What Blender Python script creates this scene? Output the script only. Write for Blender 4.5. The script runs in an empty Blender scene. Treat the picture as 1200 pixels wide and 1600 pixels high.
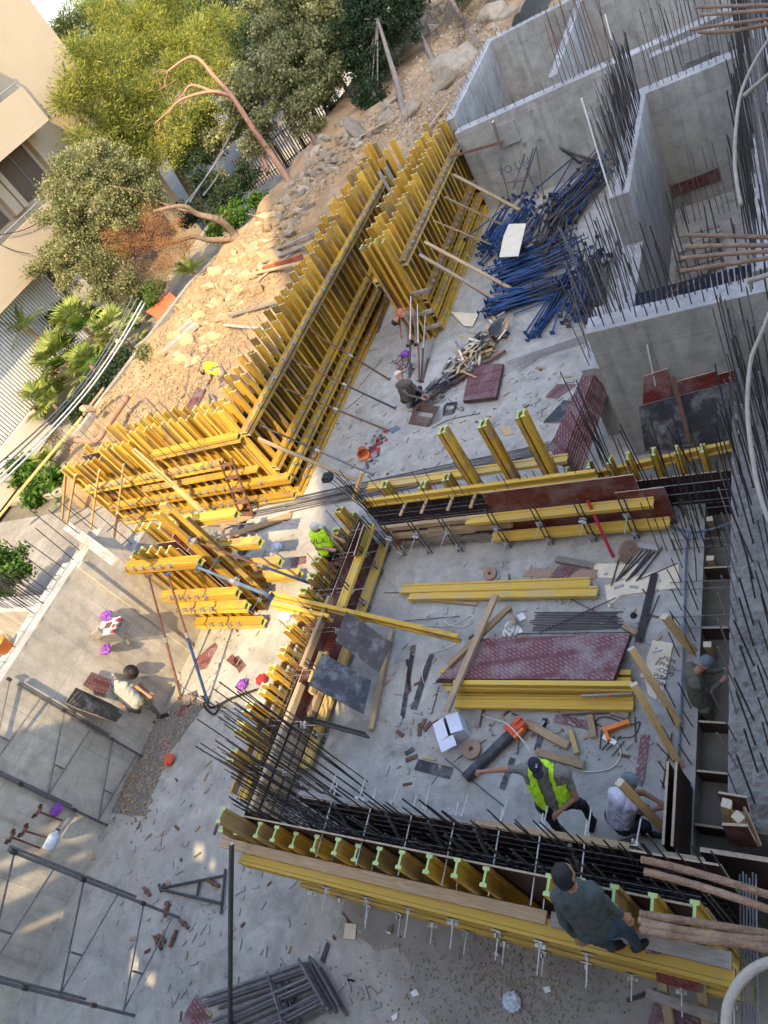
import bpy, bmesh, math, random
import numpy as np
from mathutils import Vector, Matrix, Quaternion
random.seed(7); RNG = np.random.default_rng(7)
sc = bpy.context.scene
COL = sc.collection

# ------------------------------------------------------------------ camera
CAMZ = 10.0
MC = ((0.8265908, 0.28366483, -0.48608838), (-0.0962909, -0.77967624, -0.61873501), (-0.55450493, 0.55824656, -0.61715887))
RT, DN, FW = Vector(MC[0]), Vector(MC[1]), Vector(MC[2])
FPX = 1101.5
cd = bpy.data.cameras.new('camera'); cam = bpy.data.objects.new('camera', cd); COL.objects.link(cam)
m = Matrix((RT, -DN, -FW)).transposed().to_4x4(); m.translation = (0, 0, CAMZ)
cam.matrix_world = m
cd.sensor_fit = 'VERTICAL'; cd.sensor_height = 24.0; cd.lens = 24.0 * FPX / 1600
cd.clip_start = 0.05; cd.clip_end = 4000
sc.camera = cam

# ------------------------------------------------------------------ world, sun, exposure
SUN = Vector((0.47, -0.88, 1.22)).normalized()
w = bpy.data.worlds.new("World"); sc.world = w; w.use_nodes = True
nt = w.node_tree; nt.nodes.clear()
sky = nt.nodes.new('ShaderNodeTexSky'); sky.sky_type = 'NISHITA'; sky.sun_disc = False
sky.sun_elevation = math.asin(SUN.z); sky.sun_rotation = math.atan2(SUN.x, SUN.y)
sky.air_density = 1.0; sky.dust_density = 2.2; sky.ozone_density = .6
bg = nt.nodes.new('ShaderNodeBackground'); bg.inputs['Strength'].default_value = 0.15
ow = nt.nodes.new('ShaderNodeOutputWorld')
nt.links.new(sky.outputs[0], bg.inputs[0]); nt.links.new(bg.outputs[0], ow.inputs[0])
sd = bpy.data.lights.new('sun', 'SUN'); so = bpy.data.objects.new('sun', sd); COL.objects.link(so)
sd.energy = 2.0; sd.angle = math.radians(0.53); sd.color = (1.0, 0.78, 0.48)
so.rotation_euler = SUN.to_track_quat('Z', 'Y').to_euler(); so.location = (20, -40, 60)
vs = sc.view_settings; vs.view_transform = 'Standard'; vs.look = 'None'; vs.gamma = 1.0; vs.use_curve_mapping = False
vs.exposure = 2.08

# ------------------------------------------------------------------ survey helpers: a sight line of the survey camera met with a level or a plane
def ray(px, py): return RT * ((px - 600) / FPX) + DN * ((py - 800) / FPX) + FW
def W(px, py, z=0.0):
    d = ray(px, py); return Vector((0, 0, CAMZ)) + d * ((z - CAMZ) / d.z)
def WX(px, py, x):
    d = ray(px, py); return Vector((0, 0, CAMZ)) + d * (x / d.x)
def WY(px, py, y):
    d = ray(px, py); return Vector((0, 0, CAMZ)) + d * (y / d.y)

# ------------------------------------------------------------------ materials
MATS = {}
def nmat(name):
    m = bpy.data.materials.new(name); m.use_nodes = True
    n = m.node_tree.nodes; b = n['Principled BSDF']; MATS[name] = m
    return m, m.node_tree, b
def rgb(c): return (c[0], c[1], c[2], 1)
def plain(name, col, rough=.7, metal=0, vary=0.15, scale=6, bump=0.0, rnd=0.0, spec=0.3, dirt=None, dscale=1.5, damt=.5):
    m, t, b = nmat(name); N = t.nodes; L = t.links
    tc = N.new('ShaderNodeTexCoord'); geo = N.new('ShaderNodeNewGeometry')
    no = N.new('ShaderNodeTexNoise'); no.inputs['Scale'].default_value = scale; no.inputs['Detail'].default_value = 6; no.inputs['Roughness'].default_value = .6
    L.new(geo.outputs['Position'], no.inputs['Vector'])
    mr = N.new('ShaderNodeMapRange'); mr.inputs[1].default_value = .25; mr.inputs[2].default_value = .75
    mr.inputs[3].default_value = 1 - vary; mr.inputs[4].default_value = 1 + vary
    L.new(no.outputs['Fac'], mr.inputs[0])
    val = mr.outputs[0]
    if rnd:
        oi = N.new('ShaderNodeObjectInfo'); r2 = N.new('ShaderNodeMapRange'); r2.inputs[3].default_value = 1 - rnd; r2.inputs[4].default_value = 1 + rnd
        L.new(oi.outputs['Random'], r2.inputs[0]); mu = N.new('ShaderNodeMath'); mu.operation = 'MULTIPLY'
        L.new(val, mu.inputs[0]); L.new(r2.outputs[0], mu.inputs[1]); val = mu.outputs[0]
    vm = N.new('ShaderNodeVectorMath'); vm.operation = 'SCALE'; vm.inputs[0].default_value = col[:3]; L.new(val, vm.inputs['Scale'])
    out = vm.outputs[0]
    if dirt:
        n2 = N.new('ShaderNodeTexNoise'); n2.inputs['Scale'].default_value = dscale; n2.inputs['Detail'].default_value = 8; n2.inputs['Roughness'].default_value = .7
        L.new(geo.outputs['Position'], n2.inputs['Vector'])
        r3 = N.new('ShaderNodeMapRange'); r3.inputs[1].default_value = .5; r3.inputs[2].default_value = .7; r3.inputs[3].default_value = 0; r3.inputs[4].default_value = damt
        L.new(n2.outputs['Fac'], r3.inputs[0]); mx = N.new('ShaderNodeMix'); mx.data_type = 'RGBA'
        L.new(r3.outputs[0], mx.inputs[0]); L.new(out, mx.inputs[6]); mx.inputs[7].default_value = rgb(dirt); out = mx.outputs[2]
    L.new(out, b.inputs['Base Color'])
    b.inputs['Roughness'].default_value = rough; b.inputs['Metallic'].default_value = metal; b.inputs['Specular IOR Level'].default_value = spec
    if bump:
        bp = N.new('ShaderNodeBump'); bp.inputs['Strength'].default_value = bump; bp.inputs['Distance'].default_value = .02
        n3 = N.new('ShaderNodeTexNoise'); n3.inputs['Scale'].default_value = scale * 6; n3.inputs['Detail'].default_value = 5; L.new(geo.outputs['Position'], n3.inputs['Vector'])
        L.new(n3.outputs['Fac'], bp.inputs['Height']); L.new(bp.outputs[0], b.inputs['Normal'])
    return m

def wood(name, c1, c2, rnd=.25, grain=(14, 14, .9), rough=.75, grey=None, greyamt=.5, c3=None, splash=0):
    """timber: streaks along the local z axis (the length), object-random tint, weathered patches"""
    m, t, b = nmat(name); N = t.nodes; L = t.links
    tc = N.new('ShaderNodeTexCoord'); oi = N.new('ShaderNodeObjectInfo')
    mp = N.new('ShaderNodeMapping'); mp.inputs['Scale'].default_value = grain
    ad = N.new('ShaderNodeVectorMath'); ad.operation = 'ADD'; L.new(tc.outputs['Object'], ad.inputs[0])
    cb = N.new('ShaderNodeVectorMath'); cb.operation = 'SCALE'; cb.inputs[0].default_value = (37, 11, 23); L.new(oi.outputs['Random'], cb.inputs['Scale']); L.new(cb.outputs[0], ad.inputs[1])
    L.new(ad.outputs[0], mp.inputs['Vector'])
    no = N.new('ShaderNodeTexNoise'); no.inputs['Scale'].default_value = 5; no.inputs['Detail'].default_value = 6; no.inputs['Distortion'].default_value = .5; L.new(mp.outputs[0], no.inputs['Vector'])
    cr = N.new('ShaderNodeValToRGB'); cr.color_ramp.elements[0].position = .36; cr.color_ramp.elements[0].color = rgb(c2); cr.color_ramp.elements[1].position = .62; cr.color_ramp.elements[1].color = rgb(c1)
    L.new(no.outputs['Fac'], cr.inputs[0])
    out = cr.outputs[0]
    geo = N.new('ShaderNodeNewGeometry')
    if c3:
        q1 = N.new('ShaderNodeMath'); q1.operation = 'MULTIPLY'; q1.inputs[1].default_value = 3.77; L.new(oi.outputs['Random'], q1.inputs[0]); q2 = N.new('ShaderNodeMath'); q2.operation = 'FRACT'; L.new(q1.outputs[0], q2.inputs[0])
        q3 = N.new('ShaderNodeMath'); q3.operation = 'MULTIPLY'; q3.inputs[1].default_value = .75; L.new(q2.outputs[0], q3.inputs[0])
        q4 = N.new('ShaderNodeMix'); q4.data_type = 'RGBA'; L.new(q3.outputs[0], q4.inputs[0]); L.new(out, q4.inputs[6]); q4.inputs[7].default_value = rgb(c3); out = q4.outputs[2]
    if grey:
        n2 = N.new('ShaderNodeTexNoise'); n2.inputs['Scale'].default_value = 2.3; n2.inputs['Detail'].default_value = 7; n2.inputs['Roughness'].default_value = .65; L.new(geo.outputs['Position'], n2.inputs['Vector'])
        a = N.new('ShaderNodeMath'); a.operation = 'ADD'; L.new(n2.outputs['Fac'], a.inputs[0])
        r = N.new('ShaderNodeMapRange'); r.inputs[3].default_value = -.12; r.inputs[4].default_value = .14; L.new(oi.outputs['Random'], r.inputs[0]); L.new(r.outputs[0], a.inputs[1])
        r2 = N.new('ShaderNodeMapRange'); r2.inputs[1].default_value = .5; r2.inputs[2].default_value = .68; r2.inputs[4].default_value = greyamt; L.new(a.outputs[0], r2.inputs[0])
        mx = N.new('ShaderNodeMix'); mx.data_type = 'RGBA'; L.new(r2.outputs[0], mx.inputs[0]); L.new(out, mx.inputs[6]); mx.inputs[7].default_value = rgb(grey); out = mx.outputs[2]
    if splash:
        s1 = N.new('ShaderNodeTexNoise'); s1.inputs['Scale'].default_value = 11; s1.inputs['Detail'].default_value = 9; s1.inputs['Roughness'].default_value = .8; L.new(geo.outputs['Position'], s1.inputs['Vector'])
        s2 = N.new('ShaderNodeMapRange'); s2.inputs[1].default_value = .58; s2.inputs[2].default_value = .66; s2.inputs[4].default_value = splash; L.new(s1.outputs['Fac'], s2.inputs[0])
        s3 = N.new('ShaderNodeMix'); s3.data_type = 'RGBA'; L.new(s2.outputs[0], s3.inputs[0]); L.new(out, s3.inputs[6]); s3.inputs[7].default_value = (.36, .34, .3, 1); out = s3.outputs[2]
    r4 = N.new('ShaderNodeMapRange'); r4.inputs[3].default_value = 1 - rnd; r4.inputs[4].default_value = 1 + rnd * .6
    m4 = N.new('ShaderNodeMath'); m4.operation = 'FRACT'; m5 = N.new('ShaderNodeMath'); m5.operation = 'MULTIPLY'; m5.inputs[1].default_value = 7.31
    L.new(oi.outputs['Random'], m5.inputs[0]); L.new(m5.outputs[0], m4.inputs[0]); L.new(m4.outputs[0], r4.inputs[0])
    vm = N.new('ShaderNodeVectorMath'); vm.operation = 'SCALE'; L.new(out, vm.inputs[0]); L.new(r4.outputs[0], vm.inputs['Scale'])
    L.new(vm.outputs[0], b.inputs['Base Color']); b.inputs['Roughness'].default_value = rough; b.inputs['Specular IOR Level'].default_value = .25
    bp = N.new('ShaderNodeBump'); bp.inputs['Strength'].default_value = .25; bp.inputs['Distance'].default_value = .01; L.new(no.outputs['Fac'], bp.inputs['Height']); L.new(bp.outputs[0], b.inputs['Normal'])
    return m

def concrete(name, base, tint=(1, 1, 1), joints=None, stain=.35, bump=.3, bumpscale=30, bigscale=.35, dust=None):
    """cast concrete: cloudy tone, stains, pores and optional shutter-board joints (w, h, axis)"""
    m, t, b = nmat(name); N = t.nodes; L = t.links
    geo = N.new('ShaderNodeNewGeometry'); P = geo.outputs['Position']
    def noise(s, d=6, r=.6, dist=0):
        n = N.new('ShaderNodeTexNoise'); n.inputs['Scale'].default_value = s; n.inputs['Detail'].default_value = d; n.inputs['Roughness'].default_value = r; n.inputs['Distortion'].default_value = dist
        L.new(P, n.inputs['Vector']); return n.outputs['Fac']
    def rng(x, a, b_, c, d):
        r = N.new('ShaderNodeMapRange'); L.new(x, r.inputs[0]); r.inputs[1].default_value = a; r.inputs[2].default_value = b_; r.inputs[3].default_value = c; r.inputs[4].default_value = d; return r.outputs[0]
    def mul(a, c):
        n = N.new('ShaderNodeMath'); n.operation = 'MULTIPLY'; L.new(a, n.inputs[0]); L.new(c, n.inputs[1]); return n.outputs[0]
    v = rng(noise(bigscale, 4, .6, .8), .3, .7, .74, 1.16)
    v = mul(v, rng(noise(3.1, 8, .7, .4), .3, .7, .8, 1.18))
    v = mul(v, rng(noise(8, 9, .8, 1.5), .56, .7, 1, 1.18))
    v = mul(v, rng(noise(38, 3, .6), .3, .7, .93, 1.06))
    v = mul(v, rng(noise(1.1, 9, .78, 1.2), .5, .72, 1, 1 - stain))
    v = mul(v, rng(noise(2.2, 10, .85, 2.5), .6, .64, 1, 1.2))
    v = mul(v, rng(noise(5.5, 10, .85, 3), .62, .66, 1, .8))
    v = mul(v, rng(noise(.55, 6, .7, 2), .55, .6, 1, .9))
    if joints:
        jw, jh, ax = joints
        br = N.new('ShaderNodeTexBrick'); br.offset = 0; br.inputs['Scale'].default_value = 1; br.inputs['Mortar Size'].default_value = .006; br.inputs['Mortar Smooth'].default_value = .4
        br.inputs['Brick Width'].default_value = jw; br.inputs['Row Height'].default_value = jh
        br.inputs['Color1'].default_value = (1, 1, 1, 1); br.inputs['Color2'].default_value = (.9, .9, .9, 1); br.inputs['Mortar'].default_value = (.6, .6, .6, 1)
        sp = N.new('ShaderNodeSeparateXYZ'); L.new(P, sp.inputs[0]); cb = N.new('ShaderNodeCombineXYZ')
        L.new(sp.outputs[0 if ax == 'x' else 1], cb.inputs[0]); L.new(sp.outputs[2], cb.inputs[1]); L.new(cb.outputs[0], br.inputs['Vector'])
        bw = N.new('ShaderNodeRGBToBW'); L.new(br.outputs['Color'], bw.inputs[0]); v = mul(v, bw.outputs[0])
        wv = N.new('ShaderNodeTexNoise'); wv.inputs['Scale'].default_value = 1; wv.inputs['Detail'].default_value = 7
        mp = N.new('ShaderNodeMapping'); mp.inputs['Scale'].default_value = (5, 5, .35); L.new(P, mp.inputs['Vector']); L.new(mp.outputs[0], wv.inputs['Vector'])
        v = mul(v, rng(wv.outputs['Fac'], .5, .78, 1, .68))
    vm = N.new('ShaderNodeVectorMath'); vm.operation = 'SCALE'; vm.inputs[0].default_value = (base * tint[0], base * tint[1], base * tint[2]); L.new(v, vm.inputs['Scale'])
    out = vm.outputs[0]
    if dust:
        f = rng(noise(.8, 9, .75, .6), .48, .66, 0, dust[3]); mx = N.new('ShaderNodeMix'); mx.data_type = 'RGBA'
        L.new(f, mx.inputs[0]); L.new(out, mx.inputs[6]); mx.inputs[7].default_value = rgb(dust); out = mx.outputs[2]
    L.new(out, b.inputs['Base Color']); b.inputs['Roughness'].default_value = .85; b.inputs['Specular IOR Level'].default_value = .2
    bp = N.new('ShaderNodeBump'); bp.inputs['Strength'].default_value = bump; bp.inputs['Distance'].default_value = .02
    L.new(noise(bumpscale, 6, .65), bp.inputs['Height']); L.new(bp.outputs[0], b.inputs['Normal'])
    return m

def filmply(name, c1, c2, ang=.55, rnd=.2, size=.055):
    """film-faced plywood with rows of small printed marks in broad diagonal bands (flat print), plus cement smears"""
    m, t, b = nmat(name); N = t.nodes; L = t.links
    tc = N.new('ShaderNodeTexCoord'); mp = N.new('ShaderNodeMapping'); mp.inputs['Rotation'].default_value = (0, 0, ang); L.new(tc.outputs['Object'], mp.inputs['Vector'])
    br = N.new('ShaderNodeTexBrick'); br.inputs['Scale'].default_value = 1; br.inputs['Brick Width'].default_value = size * 1.9; br.inputs['Row Height'].default_value = size
    br.inputs['Mortar Size'].default_value = size * .27; br.inputs['Mortar Smooth'].default_value = .2; br.inputs['Color1'].default_value = rgb(c2); br.inputs['Color2'].default_value = rgb([x * .75 for x in c2]); br.inputs['Mortar'].default_value = rgb(c1)
    L.new(mp.outputs[0], br.inputs['Vector'])
    wv = N.new('ShaderNodeTexWave'); wv.inputs['Scale'].default_value = .9; wv.inputs['Distortion'].default_value = 0; wv.bands_direction = 'X'
    mp2 = N.new('ShaderNodeMapping'); mp2.inputs['Rotation'].default_value = (0, 0, ang + .9); L.new(tc.outputs['Object'], mp2.inputs['Vector']); L.new(mp2.outputs[0], wv.inputs['Vector'])
    r = N.new('ShaderNodeMapRange'); r.inputs[1].default_value = .82; r.inputs[2].default_value = .9; L.new(wv.outputs['Fac'], r.inputs[0])
    mx = N.new('ShaderNodeMix'); mx.data_type = 'RGBA'; L.new(r.outputs[0], mx.inputs[0]); L.new(br.outputs['Color'], mx.inputs[6]); mx.inputs[7].default_value = rgb(c1)
    geo = N.new('ShaderNodeNewGeometry'); no = N.new('ShaderNodeTexNoise'); no.inputs['Scale'].default_value = 2; no.inputs['Detail'].default_value = 8; no.inputs['Roughness'].default_value = .7; L.new(geo.outputs['Position'], no.inputs['Vector'])
    r3 = N.new('ShaderNodeMapRange'); r3.inputs[1].default_value = .46; r3.inputs[2].default_value = .7; r3.inputs[4].default_value = .7; L.new(no.outputs['Fac'], r3.inputs[0])
    m3 = N.new('ShaderNodeMix'); m3.data_type = 'RGBA'; L.new(r3.outputs[0], m3.inputs[0]); L.new(mx.outputs[2], m3.inputs[6]); m3.inputs[7].default_value = (.3, .27, .26, 1)
    oi = N.new('ShaderNodeObjectInfo'); r4 = N.new('ShaderNodeMapRange'); r4.inputs[3].default_value = 1 - rnd; r4.inputs[4].default_value = 1 + rnd; L.new(oi.outputs['Random'], r4.inputs[0])
    vm = N.new('ShaderNodeVectorMath'); vm.operation = 'SCALE'; L.new(m3.outputs[2], vm.inputs[0]); L.new(r4.outputs[0], vm.inputs['Scale'])
    L.new(vm.outputs[0], b.inputs['Base Color']); b.inputs['Roughness'].default_value = .5; b.inputs['Specular IOR Level'].default_value = .35
    return m

def leafmat(name, c1, c2, trans=.25):
    m, t, b = nmat(name); N = t.nodes; L = t.links
    geo = N.new('ShaderNodeNewGeometry'); cr = N.new('ShaderNodeValToRGB'); cr.color_ramp.elements[0].color = rgb(c1); cr.color_ramp.elements[1].color = rgb(c2)
    no = N.new('ShaderNodeTexNoise'); no.inputs['Scale'].default_value = .9; no.inputs['Detail'].default_value = 3; L.new(geo.outputs['Position'], no.inputs['Vector'])
    a = N.new('ShaderNodeMath'); a.operation = 'ADD'; L.new(geo.outputs['Random Per Island'], a.inputs[0]); 
    r = N.new('ShaderNodeMapRange'); r.inputs[1].default_value = .3; r.inputs[2].default_value = .7; r.inputs[3].default_value = -.4; r.inputs[4].default_value = .4; L.new(no.outputs['Fac'], r.inputs[0]); L.new(r.outputs[0], a.inputs[1])
    L.new(a.outputs[0], cr.inputs[0]); L.new(cr.outputs[0], b.inputs['Base Color']); b.inputs['Roughness'].default_value = .6; b.inputs['Specular IOR Level'].default_value = .25
    tr = N.new('ShaderNodeBsdfTranslucent'); L.new(cr.outputs[0], tr.inputs[0]); ms = N.new('ShaderNodeMixShader'); ms.inputs[0].default_value = trans
    o = N['Material Output']; L.new(b.outputs[0], ms.inputs[1]); L.new(tr.outputs[0], ms.inputs[2]); L.new(ms.outputs[0], o.inputs[0])
    return m

YEL = wood('yellow_beam', (.62, .34, .03), (.36, .18, .022), rnd=.35, grey=(.29, .2, .1), greyamt=.9, c3=(.64, .43, .07), splash=.5)
YELC = wood('yellow_beam_clean', (.60, .40, .07), (.46, .28, .045), rnd=.14, grey=(.42, .33, .17), greyamt=.7, c3=(.62, .42, .09), splash=.5)
GRN = plain('green_paint', (.40, .52, .2), .6, vary=.2)
YEND = plain('beam_end', (.5, .42, .18), .8, vary=.3, scale=20)
TIM = wood('pale_timber', (.45, .33, .19), (.33, .22, .12), rnd=.25, grey=(.27, .24, .2), greyamt=.6)
TIMN = wood('fresh_timber', (.56, .38, .17), (.45, .28, .1), rnd=.08, grey=(.42, .33, .22), greyamt=.3)
TIMG = wood('grey_timber', (.30, .27, .22), (.19, .16, .13), rnd=.3, grey=(.36, .35, .33), greyamt=.6)
TIME = plain('timber_end', (.55, .47, .34), .9, vary=.25, scale=30)
FLOOR = concrete('slab_concrete', .37, (1.02, .985, .87), stain=.42, bump=.5, bumpscale=14, dust=(.33, .27, .19, .35))
WALLX = concrete('wall_concrete_x', .375, (1.0, .985, .89), joints=(1.25, 2.5, 'x'), stain=.3)
WALLY = concrete('wall_concrete_y', .34, (1, .97, .9), joints=(1.25, 2.6, 'y'), stain=.35)
WALLT = concrete('tan_wall_concrete', .5, (1.06, .96, .8), joints=(2.5, 1.22, 'y'), stain=.3)
WTOP = concrete('wall_top_concrete', .37, (1.03, 1, .95), stain=.15, bump=.9, bumpscale=40)
ROUGH = concrete('rough_concrete', .25, (1.03, .97, .86), stain=.4, bump=1.0, bumpscale=22)
DIRT = concrete('dirt', .31, (1.08, .73, .40), stain=.4, bump=1, bumpscale=9, bigscale=.8)
DUST = concrete('grey_dust', .2, (1, .96, .9), stain=.4, bump=1, bumpscale=25)
ROAD = concrete('road_concrete', .27, (1, .94, .84), stain=.25, bump=.3)
FAR = concrete('far_ground', .16, (1, .9, .7), stain=.4, bump=.3)
PAVE = concrete('paving_stone', .32, (1, .9, .74), stain=.2, bump=.3)
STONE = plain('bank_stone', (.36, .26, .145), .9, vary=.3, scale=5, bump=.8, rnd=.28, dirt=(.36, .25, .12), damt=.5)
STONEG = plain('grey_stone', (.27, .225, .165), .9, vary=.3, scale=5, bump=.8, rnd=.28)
REB = plain('rebar_steel', (.06, .055, .055), .55, .35, vary=.35, scale=15, rnd=.4)
REBR = plain('rusty_rebar', (.16, .075, .045), .8, .1, vary=.35, scale=15, rnd=.3)
REBL = plain('grey_rebar', (.17, .165, .165), .6, .2, vary=.3, scale=15, rnd=.3)
STR = plain('strand_rust', (.25, .155, .095), .75, .1, vary=.35, scale=22, rnd=.12, bump=.6, dirt=(.42, .33, .25), dscale=9)
ZINC = plain('zinc', (.42, .41, .38), .45, .6, vary=.3, scale=30)
STEELD = plain('dark_steel', (.075, .07, .07), .55, .4, vary=.3, scale=12, rnd=.3, dirt=(.16, .12, .1), dscale=5)
SCAF = plain('scaffold_steel', (.15, .145, .155), .6, .3, vary=.3, scale=10, rnd=.2, dirt=(.3, .27, .23), dscale=6)
RUST = plain('brown_rust', (.15, .075, .05), .8, 0, vary=.35, scale=9, rnd=.2)
BLUE = plain('blue_paint', (.025, .065, .17), .5, .1, vary=.3, scale=6, rnd=.45)
BLUEP = plain('pale_blue_paint', (.1, .15, .2), .6, vary=.3, scale=6)
PLY = filmply('maroon_ply', (.12, .038, .04), (.25, .13, .13))
PLYR = filmply('red_ply', (.13, .022, .02), (.22, .055, .045))
PLYB = plain('black_ply', (.035, .036, .04), .45, vary=.5, scale=3, dirt=(.3, .3, .29), dscale=3.5, damt=.6)
PLYBR = plain('dark_form_ply', (.055, .03, .026), .5, vary=.4, scale=3)
PLYE = plain('ply_edge', (.42, .33, .22), .85, vary=.25, scale=20)
WHITE = plain('white_paint', (.75, .74, .7), .6, vary=.06, scale=6)
CARD = plain('white_card', (.62, .64, .72), .75, vary=.06, scale=6)
CREAM = plain('cream_sheet', (.66, .57, .42), .8, vary=.12, scale=4, dirt=(.5, .42, .3))
BROWNP = plain('brown_paper', (.3, .2, .14), .85, vary=.15)
ORANGE = plain('orange_plastic', (.7, .2, .04), .45, vary=.15)
ORANGER = plain('orange_red', (.6, .1, .04), .5, vary=.2)
REDP = plain('red_paint', (.4, .03, .035), .45, vary=.15)
PURP = plain('purple_plastic', (.2, .06, .32), .4, vary=.3, scale=20)
CLEAR = plain('pale_plastic', (.5, .56, .62), .3, vary=.25, scale=20)
BLACK = plain('black_rubber', (.02, .02, .022), .6, vary=.3)
CABLE = plain('white_cable', (.6, .57, .5), .6, vary=.1)
HOSE = plain('cream_hose', (.34, .3, .24), .7, vary=.2, scale=12, bump=.4, dirt=(.3, .26, .22), dscale=6)
STUC = plain('building_stucco', (.47, .375, .25), .85, vary=.07, scale=.6, bump=.15, dirt=(.47, .38, .26), dscale=.8, damt=.4)
STUCL = plain('pale_stucco', (.66, .58, .44), .85, vary=.06, scale=1)
GLASS = plain('dark_glass', (.04, .045, .05), .12, vary=.2, spec=.6)
BARK = plain('bark', (.19, .13, .085), .95, vary=.35, scale=8, bump=1)
BARKP = plain('pink_bark', (.36, .19, .12), .9, vary=.25, scale=8, bump=.7)
BARKG = plain('grey_bark', (.22, .18, .15), .95, vary=.35, scale=8, bump=1)
LPINE = leafmat('pine_needles', (.085, .13, .022), (.40, .38, .07), .4)
LOLIV = leafmat('grey_green_leaves', (.09, .11, .035), (.38, .37, .17), .4)
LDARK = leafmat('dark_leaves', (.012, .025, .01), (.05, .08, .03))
LGRN = leafmat('fresh_leaves', (.03, .08, .012), (.12, .22, .03))
LPALM = leafmat('palm_leaves', (.07, .12, .02), (.3, .34, .08))
LDEAD = leafmat('dead_leaves', (.2, .09, .035), (.48, .26, .11))
LTWIG = leafmat('dry_twigs', (.08, .055, .035), (.2, .15, .09), .1)
SKIN = plain('skin', (.36, .19, .12), .6, vary=.08)
def cloth(name, c): return plain(name, c, .9, vary=.18, scale=14, bump=.5)
TILE = plain('terracotta', (.34, .1, .05), .85, vary=.25, rnd=.2)
BLK = plain('concrete_block', (.4, .39, .36), .9, vary=.15, rnd=.15, bump=.6)

# ------------------------------------------------------------------ object helpers
T = Matrix.Translation
WM = {}
def setp(o, label=None, cat=None, group=None, kind=None):
    if label: o['label'] = label
    if cat: o['category'] = cat
    if group: o['group'] = group
    if kind: o['kind'] = kind
    return o
def thing(name, label, cat, loc=(0, 0, 0), group=None):
    o = bpy.data.objects.new(name, None); COL.objects.link(o); o.location = loc; o.empty_display_size = .1; WM[o.name] = T(Vector(loc))
    return setp(o, label, cat, group)
def place(name, me, M, parent=None, mat=None):
    o = bpy.data.objects.new(name, me); COL.objects.link(o)
    if parent is not None:
        o.parent = parent; o.matrix_basis = WM[parent.name].inverted() @ M
    else: o.matrix_basis = M
    WM[o.name] = M.copy()
    return o
def frame(A, B, up=(0, 0, 1)):
    """z axis along A->B, y axis close to up"""
    A, B = Vector(A), Vector(B); z = (B - A); Ln = z.length; z = z / max(Ln, 1e-9); u = Vector(up)
    y = u - z * u.dot(z)
    if y.length < 1e-3: u = Vector((0, 1, 0)) if abs(z.y) < .9 else Vector((1, 0, 0)); y = u - z * u.dot(z)
    y.normalize(); x = y.cross(z)
    M = Matrix((x, y, z)).transposed().to_4x4(); M.translation = A
    return M, Ln
CACHE = {}
def fromdata(name, V, F, mats, idx=None, smooth=False):
    me = bpy.data.meshes.new(name); me.from_pydata([tuple(v) for v in V], [], F)
    for m_ in mats: me.materials.append(m_)
    if idx is not None: me.polygons.foreach_set('material_index', idx)
    if smooth: me.polygons.foreach_set('use_smooth', [True] * len(me.polygons))
    me.update(); return me
def prof_mesh(key, prof, mats, capmat=0, closed_quads=None):
    if key in CACHE: return CACHE[key]
    n = len(prof); V = [(x, y, 0) for x, y in prof] + [(x, y, 1) for x, y in prof]
    F = [(i, (i + 1) % n, n + (i + 1) % n, n + i) for i in range(n)]; idx = [0] * n
    F += [tuple(reversed(range(n))), tuple(range(n, 2 * n))]; idx += [capmat, capmat]
    CACHE[key] = fromdata(key, V, F, mats, idx); return CACHE[key]
HP = [(-.04, -.1), (.04, -.1), (.04, -.065), (.0135, -.055), (.0135, .055), (.04, .065), (.04, .1), (-.04, .1), (-.04, .065), (-.0135, .055), (-.0135, -.055), (-.04, -.065)]
def beam(A, B, depth, parent=None, name='beam', green=False, mat=None):
    """H20 timber girder: I section 80 x 200 mm, depth axis given"""
    M, Ln = frame(A, B, depth); mt = mat or YEL
    me = prof_mesh('h20_%s_%d' % (mt.name, green), HP, [mt, GRN if green else YEND], 1)
    return place(name, me, M @ Matrix.Diagonal((1, 1, Ln, 1)), parent)
def bx(A, B, w_, d_, mat, parent=None, name='plank', up=(0, 0, 1), endmat=None):
    M, Ln = frame(A, B, up)
    key = 'box_%s_%s' % (mat.name, endmat.name if endmat else '')
    me = prof_mesh(key, [(-.5, -.5), (.5, -.5), (.5, .5), (-.5, .5)], [mat, endmat or mat], 1)
    return place(name, me, M @ Matrix.Diagonal((w_, d_, Ln, 1)), parent)
def timber(A, B, w_=.09, d_=.045, mat=None, parent=None, name='timber', up=(0, 0, 1)):
    """sawn timber with eased edges, built at its real size"""
    mat = mat or TIM; M, Ln = frame(A, B, up); e = min(w_, d_) * .09; x, y = w_ / 2, d_ / 2
    pr = [(-x + e, -y), (x - e, -y), (x, -y + e), (x, y - e), (x - e, y), (-x + e, y), (-x, y - e), (-x, -y + e)]
    n = 8; rings = 5; V = []; b1 = random.uniform(-.004, .004) * Ln; b2 = random.uniform(-.003, .003) * Ln
    for k in range(rings):
        t = k / (rings - 1); s = math.sin(math.pi * t)
        V += [(a + b1 * s, b_ + b2 * s, t * Ln) for a, b_ in pr]
    F = [(k * n + i, k * n + (i + 1) % n, (k + 1) * n + (i + 1) % n, (k + 1) * n + i) for k in range(rings - 1) for i in range(n)]
    idx = [0] * len(F); F += [tuple(reversed(range(n))), tuple(range((rings - 1) * n, rings * n))]; idx += [1, 1]
    return place(name, fromdata(name, V, F, [mat, TIME], idx), M, parent)
def rod(A, B, r, mat, parent=None, name='rebar', n=6):
    M, Ln = frame(A, B)
    key = 'rod%d_%s' % (n, mat.name)
    me = prof_mesh(key, [(math.cos(2 * math.pi * i / n), math.sin(2 * math.pi * i / n)) for i in range(n)], [mat])
    if n > 6 and key not in CACHE: pass
    return place(name, me, M @ Matrix.Diagonal((r, r, Ln, 1)), parent)
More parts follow.
